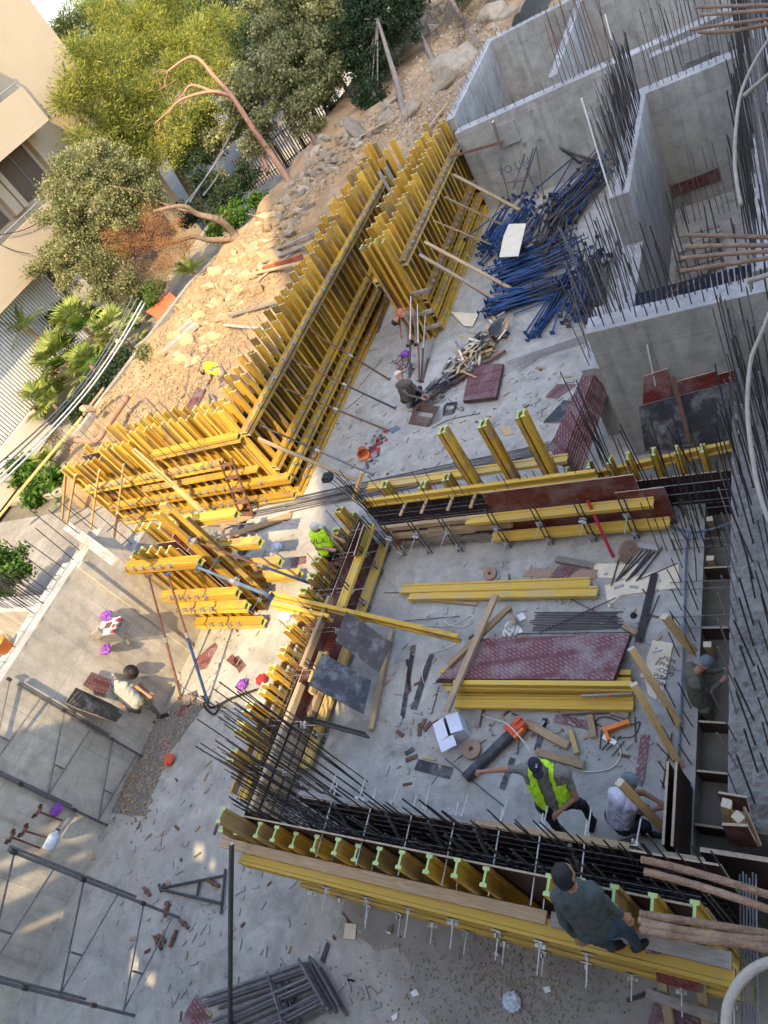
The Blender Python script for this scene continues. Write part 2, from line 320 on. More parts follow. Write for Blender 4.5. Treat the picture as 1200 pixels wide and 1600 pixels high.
def curve_tube(pts, r, mat, parent=None, name='cable', n=6, sub=6, closed=False, rr=None, top=None):
    """smooth tube through points"""
    P = [Vector(p) for p in pts]; Q = []
    for i in range(len(P) - 1):
        p0, p1, p2, p3 = P[max(i - 1, 0)], P[i], P[i + 1], P[min(i + 2, len(P) - 1)]
        for k in range(sub):
            t = k / sub; Q.append(.5 * ((2 * p1) + (p2 - p0) * t + (2 * p0 - 5 * p1 + 4 * p2 - p3) * t * t + (3 * p1 - p0 - 3 * p2 + p3) * t ** 3))
    Q.append(P[-1])
    V = []; F = []; y = None
    for i, q in enumerate(Q):
        d = (Q[min(i + 1, len(Q) - 1)] - Q[max(i - 1, 0)]).normalized()
        if y is None: y = d.orthogonal().normalized()
        y = (y - d * y.dot(d)).normalized(); x = y.cross(d); t = i / (len(Q) - 1)
        rad = r if rr is None else r + (rr - r) * t
        V += [q + (x * math.cos(2 * math.pi * k / n) + y * math.sin(2 * math.pi * k / n)) * rad for k in range(n)]
    for i in range(len(Q) - 1): F += [(i * n + k, i * n + (k + 1) % n, (i + 1) * n + (k + 1) % n, (i + 1) * n + k) for k in range(n)]
    F += [tuple(reversed(range(n))), tuple(range((len(Q) - 1) * n, len(Q) * n))]
    base = P[0].copy(); V = [v - base for v in V]
    return place(name, fromdata(name, V, F, [mat], smooth=n > 5), Matrix.Translation(base), parent)
def slabbox(x0, x1, y0, y1, z0, z1, mat, name, parent=None, kind=None):
    c = Vector(((x0 + x1) / 2, (y0 + y1) / 2, z0)); a, b_, h = (x1 - x0) / 2, (y1 - y0) / 2, z1 - z0
    V = [(-a, -b_, 0), (a, -b_, 0), (a, b_, 0), (-a, b_, 0), (-a, -b_, h), (a, -b_, h), (a, b_, h), (-a, b_, h)]
    F = [(3, 2, 1, 0), (4, 5, 6, 7), (0, 1, 5, 4), (1, 2, 6, 5), (2, 3, 7, 6), (3, 0, 4, 7)]
    ms = mat if isinstance(mat, (list, tuple)) else [mat]
    o = place(name, fromdata(name, V, F, ms, [0, min(1, len(ms) - 1), 0, 0, 0, 0]), Matrix.Translation(c), parent)
    if kind: o['kind'] = kind
    return o
def prism(pts, th, mat, name, parent=None, up=None, edge=None):
    """flat polygon sheet given by its upper face corners, real thickness th"""
    P = [Vector(p) for p in pts]; n = (P[1] - P[0]).cross(P[2] - P[0]).normalized()
    if up is None:
        if n.z < 0: P.reverse(); n = -n
    elif n.dot(Vector(up)) < 0: P.reverse(); n = -n
    x = (P[1] - P[0]).normalized(); y = n.cross(x); M = Matrix((x, y, n)).transposed().to_4x4(); M.translation = P[0]
    q = [((p - P[0]).dot(x), (p - P[0]).dot(y)) for p in P]; k = len(q)
    V = [(a, b_, 0) for a, b_ in q] + [(a, b_, -th) for a, b_ in q]
    F = [tuple(range(k)), tuple(reversed(range(k, 2 * k)))] + [(i, k + i, k + (i + 1) % k, (i + 1) % k) for i in range(k)]
    return place(name, fromdata(name, V, F, [mat, edge or PLYE], [0, 0] + [1] * k), M, parent)
def flat(pxs, z, th, mat, name, label=None, cat=None, group=None, edge=None):
    zs = z if isinstance(z, (list, tuple)) else [z] * len(pxs)
    o = prism([W(a, b_, c) for (a, b_), c in zip(pxs, zs)], th, mat, name, edge=edge)
    return setp(o, label, cat, group) if label else o
def bmobj(name, bm, mat, M=None, parent=None, smooth=False):
    me = bpy.data.meshes.new(name); bm.to_mesh(me); bm.free()
    for m_ in (mat if isinstance(mat, (list, tuple)) else [mat]): me.materials.append(m_)
    if smooth: me.polygons.foreach_set('use_smooth', [True] * len(me.polygons))
    return place(name, me, M or Matrix.Identity(4), parent)
def lathe(prof, mat, name, M, parent=None, n=14, smooth=True):
    V = []; F = []
    for r, z in prof: V += [(r * math.cos(2 * math.pi * k / n), r * math.sin(2 * math.pi * k / n), z) for k in range(n)]
    for i in range(len(prof) - 1): F += [(i * n + k, i * n + (k + 1) % n, (i + 1) * n + (k + 1) % n, (i + 1) * n + k) for k in range(n)]
    return place(name, fromdata(name, V, F, mat if isinstance(mat, list) else [mat], smooth=smooth), M, parent)
# ================================================================== SETTING: ground, slab, terrain
far = slabbox(-900, 900, -300, 1500, -.6, -.35, FAR, 'ground', kind='structure')
# building slab with the lift pocket left open on the right
HX0, HX1, HY0, HY1 = -2.12, -1.2, 1.9, 8.7
bm = bmesh.new()
def addb(bm, x0, x1, y0, y1, z0, z1):
    v = [bm.verts.new(p) for p in ((x0, y0, z0), (x1, y0, z0), (x1, y1, z0), (x0, y1, z0), (x0, y0, z1), (x1, y0, z1), (x1, y1, z1), (x0, y1, z1))]
    for f in ((3, 2, 1, 0), (4, 5, 6, 7), (0, 1, 5, 4), (1, 2, 6, 5), (2, 3, 7, 6), (3, 0, 4, 7)): bm.faces.new([v[i] for i in f])
for a in ((-13.5, HX0, -9, 34), (HX1, 12, -9, 34), (HX0, HX1, -9, HY0), (HX0, HX1, HY1, 34)): addb(bm, a[0], a[1], a[2], a[3], -.34, 0)
bmobj('floor_slab', bm, FLOOR)['kind'] = 'structure'
slabbox(HX0 - .6, HX1 + .6, HY0 - .6, HY1 + .5, -2.6, -2.5, DUST, 'pit_floor', kind='structure')
for i, (a, b_, c, d) in enumerate(((HX0 - .25, HX0 - .004, HY0, HY1), (HX0, HX1, HY0 - .25, HY0 - .004), (HX0, HX1, HY1 + .004, HY1 + .25), (HX1 + .004, HX1 + .25, HY0, HY1))):
    slabbox(a, b_, c, d, -2.5, -.345, PLYBR if i == 0 else DUST, 'pit_wall', kind='structure')
# road outside the left wall
slabbox(-34, -13.75, -2, 10.9, -.3, -.05, ROAD, 'road', kind='structure')
for x in (-28, -24.2, -20.3, -16.6): slabbox(x - .012, x + .012, -2, 10.9, -.05, -.046, DUST, 'road_joint', kind='structure')
def Lx(y):
    ys = (9, 15, 22, 25.2, 29.6, 37.7, 46); xs = (-22.6, -22.6, -22.3, -20.9, -19.9, -19.4, -17.5)
    return float(np.interp(y, ys, xs))
def hbump(x, y):
    return (math.sin(x * 1.7 + y * .6) * math.cos(y * 1.3 - x * .5) * .13 + math.sin(x * 3.9 + 1) * math.sin(y * 3.1) * .06 + math.sin(x * 8.3 + y * 2) * math.sin(y * 7.7) * .025)
def TZ(x, y):
    l = Lx(y); t = min(max((x - l) / 8.5, 0), 1)
    z = 1.5 * (1 - t) + .75 * t
    if y > 20: z += min((y - 20) / 9, 1) * (.5 + .9 * t)
    if y < 12.5: z *= max((y - 9.6) / 2.9, 0) ** .7
    return z + hbump(x, y) * (1 if y > 12 else .3)
def WT(px, py, dz=0):
    z = 1.5
    for _ in range(14):
        p = W(px, py, z + dz); z = .5 * z + .5 * TZ(p.x, p.y)
    return W(px, py, z + dz)
def terrain():
    V = []; F = []; ny, nx = 190, 64
    for j in range(ny):
        y = 10.95 + (47 - 10.95) * j / (ny - 1); x0 = Lx(y); x1 = -13.0 if y < 22.2 else -9.55
        for i in range(nx):
            x = x0 + (x1 - x0) * i / (nx - 1); z = TZ(x, y) + random.uniform(-.02, .02)
            V.append((x, y, z))
    for j in range(ny - 1):
        for i in range(nx - 1):
            a = j * nx + i; F.append((a, a + 1, a + nx + 1, a + nx))
    k = len(V)
    for j in range(ny): y = V[j * nx][1]; V.append((V[j * nx][0] - .02, y, -.4))
    for j in range(ny - 1): F.append((j * nx, (j + 1) * nx, k + j + 1, k + j))
    k = len(V)
    for i in range(nx): V.append((V[i][0], 10.93, -.4))
    for i in range(nx - 1): F.append((i, k + i, k + i + 1, i + 1))
    o = place('earth_bank', fromdata('earth_bank', V, F, [DIRT], smooth=True), Matrix.Identity(4)); o['kind'] = 'structure'
terrain()
# garden wall along the far edge of the bank (low dressed wall)
g = thing('garden_wall', 'low pale stone wall edging the rubble bank beside the garden', 'wall', (-21, 25, 0))
ys = [13.2 + i * 1.25 for i in range(16)]
for i in range(len(ys) - 1):
    a, b_ = ys[i], ys[i + 1] - .012
    bx((Lx(a) - .18, a, .72), (Lx(b_) - .18, b_, .72), .26, 1.72, PAVE, g, 'wall_block')
# paved garden path and steps beyond the wall
for k, (x0, x1, y0, y1, z) in enumerate(((-29.9, -23.0, 12, 46, .02),)): slabbox(x0, x1, y0, y1, -.3, z - .1, PAVE, 'garden_path', kind='structure')
st = thing('garden_steps', 'pale stone stair beside the palms in full sun', 'steps', W(215, 505, .9))
for i in range(9):
    p0, p1 = W(176 + i * 8.5, 520 + i * 5.2, 1.35), W(240 + i * 8.5, 462 + i * 5.5, 1.35)
    p0.z = p1.z = 1.35 - .1 * (8 - i) * .35
    bx(p0, p1, .34, .16, PAVE, st, 'step')
# ================================================================== CONCRETE WALLS
def holes(parent, pts, nrm, r=.034):
    bm = bmesh.new()
    for p in pts:
        M, _ = frame(Vector(p) - Vector(nrm) * .01, Vector(p) + Vector(nrm) * .002)
        bmesh.ops.create_cone(bm, cap_ends=True, segments=7, radius1=r, radius2=r, depth=.012, matrix=M)
    o = bmobj('tie_hole', bm, BLACK, None, parent); o['kind'] = 'stuff'
def ragged(x0, x1, y0, y1, z, parent, mat=WTOP, amp=.035, name='top_face', st=.09):
    """rough struck-off top of a poured wall, real relief"""
    nx = max(3, int((x1 - x0) / st) + 1); ny = max(3, int((y1 - y0) / st) + 1)
    V = []; F = []
    for j in range(ny):
        for i in range(nx):
            e = (i in (0, nx - 1)) or (j in (0, ny - 1))
            V.append((x0 + (x1 - x0) * i / (nx - 1) + (random.uniform(-.012, .012) if e else 0), y0 + (y1 - y0) * j / (ny - 1) + (random.uniform(-.012, .012) if e else 0), z + (.004 if e else random.uniform(.004, amp))))
    for j in range(ny - 1):
        for i in range(nx - 1): a = j * nx + i; F.append((a, a + 1, a + nx + 1, a + nx))
    k = len(V); ring = list(range(nx)) + [j * nx + nx - 1 for j in range(1, ny)] + [(ny - 1) * nx + i for i in range(nx - 2, -1, -1)] + [j * nx for j in range(ny - 2, 0, -1)]
    for r in ring: V.append((V[r][0], V[r][1], z - .03))
    n = len(ring)
    for i in range(n): F.append((ring[i], k + i, k + (i + 1) % n, ring[(i + 1) % n]))
    return place(name, fromdata(name, V, F, [mat]), Matrix.Identity(4), parent)
def wall(label, x0, x1, y0, y1, z1, mat, z0=0, name='concrete_wall', amp=.035):
    t = thing(name, label, 'wall', ((x0 + x1) / 2, (y0 + y1) / 2, z0))
    slabbox(x0, x1, y0, y1, z0, z1, mat, 'wall_body', t); ragged(x0 + .004, x1 - .004, y0 + .004, y1 - .004, z1, t, amp=amp)
    return t
def bars(parent, x0, y0, x1, y1, n, z0, h0, h1, r=.009, mat=REB, tilt=.04, jit=.02, lean=(0, 0)):
    for i in range(n):
        t = i / max(n - 1, 1); x = x0 + (x1 - x0) * t + random.uniform(-jit, jit); y = y0 + (y1 - y0) * t + random.uniform(-jit, jit)
        h = random.uniform(h0, h1); rod((x, y, z0 - .02), (x + random.gauss(lean[0], tilt) * h, y + random.gauss(lean[1], tilt) * h, z0 + h), r, mat, parent)
# wall A: near right cross wall
wa = wall('grey concrete wall with a white rough top edge behind the black plywood shutter', -3.43, .6, 9.75, 10.17, 3.0, WALLX)
bars(wa, -3.3, 9.84, -.6, 9.84, 17, 3, 1.0, 1.8, .0095); bars(wa, -3.2, 10.07, -.6, 10.07, 17, 3, 1.0, 1.8, .0095)
holes(wa, [(x, 9.75, z) for x in (-3.25, -2.6, -1.7, -1.0) for z in (.8, 1.9, 2.75)], (0, -1, 0))
rod((-2.55, 9.7, 2.55), (-2.62, 9.66, 1.7), .012, CABLE, wa, 'cable', 6)
# wall B: divider with the dense curtain of bars
wb = wall('tall concrete dividing wall crowned by a dense curtain of starter bars', -3.5, -3.1, 14.0, 18.29, 3.0, WALLY)
bars(wb, -3.4, 14.1, -3.4, 18.2, 44, 3, 1.3, 1.7, .0095, REBL); bars(wb, -3.2, 14.1, -3.2, 18.2, 44, 3, 1.3, 1.7, .0095)
for yy in (18.0, 14.05): rod((-3.45, yy, 3), (-3.42, yy, 5.0), .016, WHITE, wb, 'marker_pipe', 8)
wb2 = wall('lower stepped concrete wall between the bar curtain and the prop heap', -3.62, -3.1, 10.175, 13.99, 1.9, WALLY)
bars(wb2, -3.5, 10.6, -3.5, 13.9, 16, 1.9, 1.2, 1.9, .0095); bars(wb2, -3.25, 10.6, -3.25, 13.9, 16, 1.9, 1.2, 1.9, .0095, REBL)
wc = wall('short concrete stub wall in front of the blue prop heap', -3.98, -3.63, 10.4, 12.3, 1.75, WALLX)
bars(wc, -3.85, 10.5, -3.85, 12.1, 9, 1.75, 1.2, 2.2, .0095, REBL)
# wall E: back of the deep bay
we = wall('stained concrete wall at the back of the shaded bay', -3.5, 1.2, 18.3, 18.72, 3.0, WALLX)
bars(we, -3.0, 18.4, -.8, 18.4, 15, 3, .8, 1.7, .009, REBL); bars(we, -3.0, 18.62, -.8, 18.62, 13, 3, .8, 1.7, .009)
holes(we, [(x, 18.3, z) for x in (-2.7, -2.1, -1.5, -.9) for z in (.7, 1.6, 2.5)], (0, -1, 0))
# wall D: long rear wall
wd = wall('long grey rear wall with tie holes behind the leaning scaffold frames', -9.2, 1.2, 22.0, 22.4, 2.67, WALLX)
bars(wd, -9.0, 22.1, -3.3, 22.1, 20, 2.67, .1, .3, .008); bars(wd, -5.75, 22.2, -4.3, 22.2, 13, 2.67, 1.6, 2.0, .011, REBR); bars(wd, -3.2, 22.2, .2, 22.2, 16, 2.67, .9, 1.7, .009, REBL)
holes(wd, [(x, 22.0, z) for x in (-8.6, -7.9, -7.0, -6.1, -5.2, -4.3) for z in (.5, 1.4, 2.3)], (0, -1, 0))
slabbox(-8.0, -7.35, 21.93, 21.998, 1.75, 2.4, WTOP, 'opening_patch', wd)
for p in ((818, 222), (842, 215), (897, 185), (828, 172)):
    q = WY(p[0], p[1], 21.97); rod(q, q + Vector((0, -.12, 0)), .045, ZINC, wd, 'pipe_sleeve', 8)
# letters sprayed on the rear wall
tx = bpy.data.curves.new('spray', 'FONT'); tx.body = 'PO.UN'; tx.size = .34
to = bpy.data.objects.new('spray', tx); COL.objects.link(to); dg = bpy.context.evaluated_depsgraph_get()
tme = bpy.data.meshes.new_from_object(to.evaluated_get(dg)); bpy.data.objects.remove(to)
tme.materials.clear(); tme.materials.append(BLUEP)
q = WY(782, 275, 21.994); place('spray_lettering', tme, T(q) @ Matrix.Rotation(math.pi / 2, 4, 'X'), wd)
# rooms behind: side wall F, far wall G, divider H
wf = wall('pale wall edge running back beside the earth cut with hooked bars', -9.5, -9.2, 22.41, 28.29, 3.0, WALLY)
bars(wf, -9.42, 22.5, -9.42, 28.2, 42, 3, .12, .22, .007, REBL, .15); bars(wf, -9.27, 22.5, -9.27, 28.2, 42, 3, .12, .22, .007, REBL, .15)
wg = wall('farthest smooth grey concrete wall under the rubble slope', -9.5, 6, 28.3, 28.65, 3.0, WALLX)
bars(wg, -9.0, 28.4, -3, 28.4, 26, 3, .15, .3, .008); holes(wg, [(x, 28.3, z) for x in (-8.6, -7.6, -6.9, -5.0, -3.8, -2.5) for z in (1.2, 2.4)], (0, -1, 0))
wh = wall('inner dividing wall with a stitched row of short bars', -6.15, -5.9, 22.41, 28.29, 2.9, WALLY)
bars(wh, -6.1, 22.6, -6.1, 28.1, 40, 2.9, .1, .2, .007, REBL, .2); bars(wh, -5.95, 22.6, -5.95, 28.1, 40, 2.9, .1, .2, .007, REBL, .2)
wi = wall('inner cross wall with a narrow window slot near the strands', -3.2, 1.2, 20.6, 20.9, 2.9, WALLX)
bars(wi, -2.9, 20.75, -.8, 20.75, 10, 2.9, .8, 1.5, .009)
slabbox(-2.45, -1.75, 20.55, 20.598, 1.9, 2.45, DUST, 'window_slot', wi); slabbox(-2.5, -1.7, 20.45, 20.598, 1.78, 1.88, WTOP, 'sill', wi)
# wall W: long wall under the upper deck, forest of bars
ww = wall('long wall under the forest of bars at the right edge', -.95, -.35, 10.3, 27, 3.0, WALLY)
for xx, mt in ((-.9, REB), (-.66, REBL), (-.42, REB)): bars(ww, xx, 10.4, xx, 25.5, 95, 3.0, 1.6, 2.4, .0105, mt, .02)
for k in range(60): x = random.uniform(-1.45, -.6); y = random.uniform(7.2, 10.2); rod((x, y, 1.0), (x + random.gauss(0, .05), y + random.gauss(0, .05), random.uniform(2.4, 3.6)), .0105, REB if k % 2 else REBL, ww)
# left retaining wall
wl = wall('sunlit tan retaining wall on the left with shutter board joints and a rough edge', -13.5, -13.2, -9, 5.46, 3.55, WALLT, amp=.03)
slabbox(-13.62, -13.2, 5.464, 6.35, 0, 3.5, WALLT, 'wall_return', wl)
bx((-13.17, 5.42, 3.5), (-13.17, 5.42, .02), .07, .14, WALLT, wl, 'corner_fillet', (0, 1, 0))
holes(wl, [(-13.2, y, z) for y in (-2.1, -.6, .9, 2.4, 3.7, 4.9) for z in (.6, 1.5, 2.3, 3.1)], (1, 0, 0), .028)
for i in range(26):
    y = -3 + i * .325; timb = bx((-13.53 + random.uniform(-.01, .01), y, 3.57), (-13.53, y + .29, 3.57 + random.uniform(-.005, .008)), .2, .055, BLK, wl, 'capping_block')
bars(wl, -13.45, 4.2, -13.45, 6.3, 9, 3.55, 1.0, 1.5, .0095, REB, .02)
wr = wall('sloping buttress wall outside the left wall with a comb of bars', -16.6, -13.63, 4.45, 4.85, 3.3, WALLT)
bars(wr, -16.4, 4.55, -13.8, 4.55, 20, 3.3, .9, 1.2, .008, REB, .015); bars(wr, -16.4, 4.75, -13.8, 4.75, 20, 3.3, .9, 1.2, .008, REB, .015)
rt = thing('rubble_outside_wall', 'broken grey rubble heaped outside the left wall', 'rubble', (-15, 2.5, 0))
# wall behind the small gang form (continues the retaining wall)
wk = wall('narrow wall strip with upright bars behind the small yellow form', -13.62, -13.2, 6.36, 6.95, 2.6, WALLT)
bars(wk, -13.4, 6.4, -13.1, 9.6, 16, 2.6, 1.2, 1.9, .0095, REB, .02)
timber(W(105, 822, 3.75), W(180, 878, 3.6), .2, .05, TIMG, wl, 'edge_board')
# right strip: raw concrete wall top at the upper slab
ws = thing('rough_concrete_strip', 'rough unfinished concrete strip bristling with short bars on the right', 'wall', (-.9, 6, 0))
slabbox(-1.55, 1.5, 2.75, 9.74, -.3, 1.0, WALLY, 'wall_body', ws)
ragged(-1.546, 1.49, 2.754, 9.73, 1.0, ws, ROUGH, .06, st=.05)
for rw in (0, 1, 2):
    for i in range(20):
        y = 3.1 + i * .33 + random.uniform(-.04, .04); x = -1.46 + rw * .21 + random.uniform(-.02, .02)
        rod((x, y, 1.0), (x + random.gauss(0, .03), y + random.gauss(0, .03), 1.0 + random.uniform(1.05, 1.35)), .0095 if rw != 1 else .012, REBL if rw == 0 else REB, ws)
# starter bars at the pocket edge of the slab
sp_ = thing('starter_bar_row', 'double row of starter bars along the open pocket edge', 'starter bars', (-2.3, 6, 0))
for i in range(19):
    y = 3.3 + i * .27
    if 4.7 < y < 5.3: continue
    for x in (-2.2, -2.42): rod((x + random.uniform(-.03, .03), y, 0), (x + random.gauss(0, .04), y + random.gauss(0, .04), random.uniform(.55, .8)), .009, REB, sp_)
# pocket formwork boards and posts
pk = thing('pocket_shutter', 'dark plywood pocket boxes with pale top edges beside the rough strip', 'formwork', (-1.9, 6, 0))
for y in (3.05, 3.75, 4.45, 5.95, 7.05, 8.4): slabbox(HX0 + .01, HX1 - .4, y, y + .03, -1.6, -.02, [PLYBR, PLYE], 'cross_board', pk)
slabbox(HX0 - .15, HX0 - .12, 2.5, 3.5, 0.01, .9, [PLYBR, PLYE], 'side_board', pk); slabbox(HX0 - .05, HX0 - .02, 2.5, 3.5, 0.01, .9, [PLYBR, PLYE], 'side_board', pk)
slabbox(HX0 - .15, HX1 + .1, 2.42, 2.46, 0.01, .8, [PLYBR, PLYE], 'side_board', pk)
for k in range(26): bx((HX0 + random.uniform(.05, .4), 3.1 + k * .2, -1.4 + random.random() * .5), (HX0 + random.uniform(.3, .8), 3.2 + k * .2 + random.uniform(-.2, .2), -1.3 + random.random() * .6), random.uniform(.06, .14), .04, random.choice((TIMG, PLYBR, PLYB, TIM)), pk, 'offcut')
for x, y in ((HX0 + .12, 7.3), (HX0 + .12, 5.75), (HX0 + .1, 8.1)): timber((x, y, -1.6), (x, y - .15, .12), .11, .09, TIM, pk, 'strut')
for (f, fz, t_, tz, lab) in (((1100, 1262), -.6, (990, 1069), 1.1, 'square fresh timber post leaning over the pocket, middle one of three'), ((1063, 1135), 0, (986, 1013), 1.0, 'square fresh timber post rising by the paper sheet with lettering'), ((1070, 1330), 0, (968, 1222), 1.25, 'square fresh timber post in front of the crouching man in white'), ((1082, 1018), 0, (1038, 963), .75, 'short fresh timber post behind the man in the pocket')):
    o = timber(W(f[0], f[1], fz), W(t_[0], t_[1], tz), .105, .105, TIMN, None, 'timber_post'); setp(o, lab, 'timber post', 'square timber posts')
# ================================================================== FORMWORK
GF = 'yellow girder wall forms'
def clampmesh():
    if 'clamp' in CACHE: return CACHE['clamp']
    bm = bmesh.new(); addb(bm, -.05, .05, -.012, .012, -.05, .05); addb(bm, -.012, .012, -.012, .09, -.012, .012); addb(bm, -.05, .05, .03, .05, -.014, .014)
    me = bpy.data.meshes.new('clamp'); bm.to_mesh(me); bm.free(); me.materials.append(ZINC); CACHE['clamp'] = me; return me
def clamp(p, nrm, parent, name='clamp'):
    M, _ = frame(p, Vector(p) + Vector((0, 0, 1)), nrm); return place(name, clampmesh(), M @ Matrix.Rotation(random.uniform(-.3, .3), 4, 'Y'), parent)
def wingrod(p, nrm, L_, parent, back=.3):
    """tie rod with wing nut"""
    p = Vector(p); n = Vector(nrm).normalized(); j = Vector((random.gauss(0, .05), random.gauss(0, .05), random.gauss(0, .05)))
    r = rod(p - n * back, p + (n + j) * L_, .0085, ZINC, parent, 'tie_rod'); 
    M, _ = frame(p + n * .03, p + n * .09, (0, 0, 1)); bm = bmesh.new()
    bmesh.ops.create_cone(bm, cap_ends=True, segments=6, radius1=.028, radius2=.022, depth=.05)
    for s in (-1, 1):
        addb(bm, s * .02 if s > 0 else -.065, .065 if s > 0 else -.02, -.008, .008, -.01, .03)
    addb(bm, -.06, .06, -.06, .06, -.04, -.03)
    bmobj('wing_nut', bm, ZINC, M @ Matrix.Rotation(random.uniform(0, 3), 4, 'Z'), parent)
def gang(label, A, B, nrm, spacing, ztop, walers, ply=PLYBR, plyz=(0, 2.9), z0=.02, green=False, clamps=True, walmat=None, jitter=.05, parent=None, wdouble=True, beams=True, group=GF, plyw=1.25, boff=0, plyend=99):
    A = Vector(A); B = Vector(B); d = (B - A); Ln = d.length; d.normalize(); n = Vector(nrm).normalized(); A3 = Vector((A.x, A.y, 0)); d3 = Vector((d.x, d.y, 0)); n3 = Vector((n.x, n.y, 0))
    t = parent or thing('wall_form', label, 'wall form', A3 + d3 * Ln / 2, group)
    s = 0
    while s < min(Ln - .2, plyend) and ply:
        e = min(s + plyw, Ln); P = A3 + d3 * s; Q = A3 + d3 * (e - .006)
        prism([P + Vector((0, 0, plyz[0])), Q + Vector((0, 0, plyz[0])), Q + Vector((0, 0, plyz[1])), P + Vector((0, 0, plyz[1]))], .021, ply, 'plywood_sheet', t, up=-n3)
        s = e
    k = 0; s = .06 + boff
    pos = []
    while s < Ln - .03 and beams:
        zt = ztop(s / Ln, k) if callable(ztop) else ztop + random.uniform(-jitter, jitter)
        P = A3 + d3 * s + n3 * .125
        if zt: beam(P + Vector((0, 0, z0)), P + Vector((random.gauss(0, .01), random.gauss(0, .01), zt)), n3, t, 'beam', green); pos.append(s)
        s += spacing + random.uniform(-.02, .02); k += 1
    for (z, a, b_) in walers:
        for dz in ((-.062, .062) if wdouble else (0,)):
            P = A3 + d3 * (a + random.uniform(-.03, .03)) + n3 * .33 + Vector((0, 0, z + dz)); Q = A3 + d3 * b_ + n3 * .33 + Vector((0, 0, z + dz))
            beam(P, Q, n3, t, 'waler', green, walmat)
        if clamps:
            for q in pos:
                if a + .1 < q < b_ - .1 and random.random() < .8: clamp(A3 + d3 * (q + .1) + n3 * .435 + Vector((0, 0, z + .1)), n3, t)
    return t
# F1 long form, inner side facing +x, with its outer twin
f1 = gang('long yellow gang form in the middle left with four walers, seen from its front', (-12.27, 9.95), (-12.27, 24.4), (1, 0), .335, lambda u, k: 3.12 + random.uniform(-.05, .05) if u < .83 else (2.75 if k % 2 else None), [(2.35, 0, 11.8), (1.12, 0, 9.6), (.6, 0, 9.5), (.12, 0, 9.4)], plyz=(0, 2.5), plyend=11.9)
f1b = gang('outer twin of the long yellow form, standing against the earth bank', (-12.68, 10.75), (-12.68, 24.2), (-1, 0), .36, 3.0, [(2.0, 0, 13), (.8, 0, 13)], jitter=.12, clamps=False, plyz=(0, 2.2))
f2 = gang('corner gang form facing the camera with sunlit walers', (-19.6, 10.22), (-12.3, 10.22), (0, -1), .33, lambda u, k: (2.5 if u < .28 else 2.85 if u < .5 else 3.12) + random.uniform(-.04, .04), [(1.62, .4, 6.3), (.75, .5, 7.9), (.12, .5, 7.6)], plyz=(0, 2.3))
gang('', (-15.3, 10.22), (-12.1, 10.22), (0, -1), .33, 3, [(2.35, 0, 3.2)], parent=f2, beams=False, ply=None)
gang('', (-17, 10.22), (-12.1, 10.22), (0, -1), .33, 3, [(1.25, 0, 4.6)], parent=f2, beams=False, ply=None, wdouble=False)
f2b = gang('outer twin of the corner gang form, half hidden behind it', (-19.3, 10.66), (-12.9, 10.66), (0, 1), .34, lambda u, k: (2.45 if u < .3 else 2.95) + random.uniform(-.1, .1), [(1.6, .2, 6.2)], clamps=False, plyz=(0, 2.3))
# rebar between the twins
cg = thing('rebar_cage', 'thin upright bars showing between the twin yellow forms', 'rebar cage', (-12.5, 14, 0))
bars(cg, -12.42, 10.6, -12.42, 24, 60, 0, 2.7, 3.6, .008, REBL, .02); bars(cg, -19.2, 10.4, -12.6, 10.4, 34, 0, 2.6, 4.3, .008, REBL, .02)
# RF right-hand form
rf = gang('right-hand yellow gang form braced by timbers, next to the rear wall', (-9.62, 15.7), (-9.62, 22.4), (1, 0), .31, 3.15, [(2.32, 0, 6.6), (1.05, 0, 6.6), (.58, 0, 6.6), (.12, 0, 6.7)], plyz=(0, 2.6))
rfb = gang('back half of the right-hand yellow form, its beam tops stepping up to the left', (-9.98, 15.7), (-9.98, 22.6), (-1, 0), .33, 3.15, [(2.0, 0, 6.5)], clamps=False, jitter=.1, plyz=(0, 2.3))
gang('', (-10.1, 15.66), (-9.15, 15.66), (0, -1), .22, 3.2, [], parent=rf, ply=None, green=True)
for (a, b_) in (((625, 487), (0, 0)),): pass
tf = thing('timber_lattice', 'grey timber frame filling the gap at the head of the forms', 'timber frame', WX(620, 300, -11.3))
for a, b_ in (((590, 322), (672, 288)), ((602, 262), (652, 345)), ((592, 268), (640, 352)), ((622, 255), (660, 330)), ((596, 345), (650, 320))): timber(WX(*a, -11.5), WX(*b_, -11.3), .11, .05, TIMG, tf, 'board')
for a, b_ in (((618, 395), (720, 370)),): pass
# LL small gang form at lower left, two faces
ll = gang('small sunlit form at the left with four short walers and a raking post', (-13.6, 6.36), (-11.65, 6.36), (0, -1), .3, lambda u, k: 2.75 + random.uniform(-.05, .05), [(2.5, .1, 2.7), (1.35, .35, 2.75), (.85, .15, 2.6), (.2, .1, 2.55)], plyz=(0, 2.6), green=True)
beam((-11.42, 6.5, .02), (-11.55, 6.55, 3.5), (1, 0, 0), ll, 'beam', True); beam((-11.42, 6.75, .02), (-11.55, 6.8, 3.5), (1, 0, 0), ll, 'beam', True)
prism([(-11.6, 6.4, 0), (-11.6, 6.88, 0), (-11.6, 6.88, 2.9), (-11.6, 6.4, 2.9)], .021, PLYR, 'stop_end', ll, up=(1, 0, 0))
for z in (.5, 1.3, 2.0, 2.7): wingrod((-11.15, 6.42, z), (.25, -1, .3), .35, ll, .2)
lb = gang('rear face of the small form whose walers end in green beam ends', (-13.6, 6.9), (-11.65, 6.9), (0, 1), .3, 2.7, [(2.45, .6, 3.0), (1.5, .6, 2.9), (.75, .6, 2.9), (.25, .6, 3.1)], plyz=(0, 2.2), green=True)
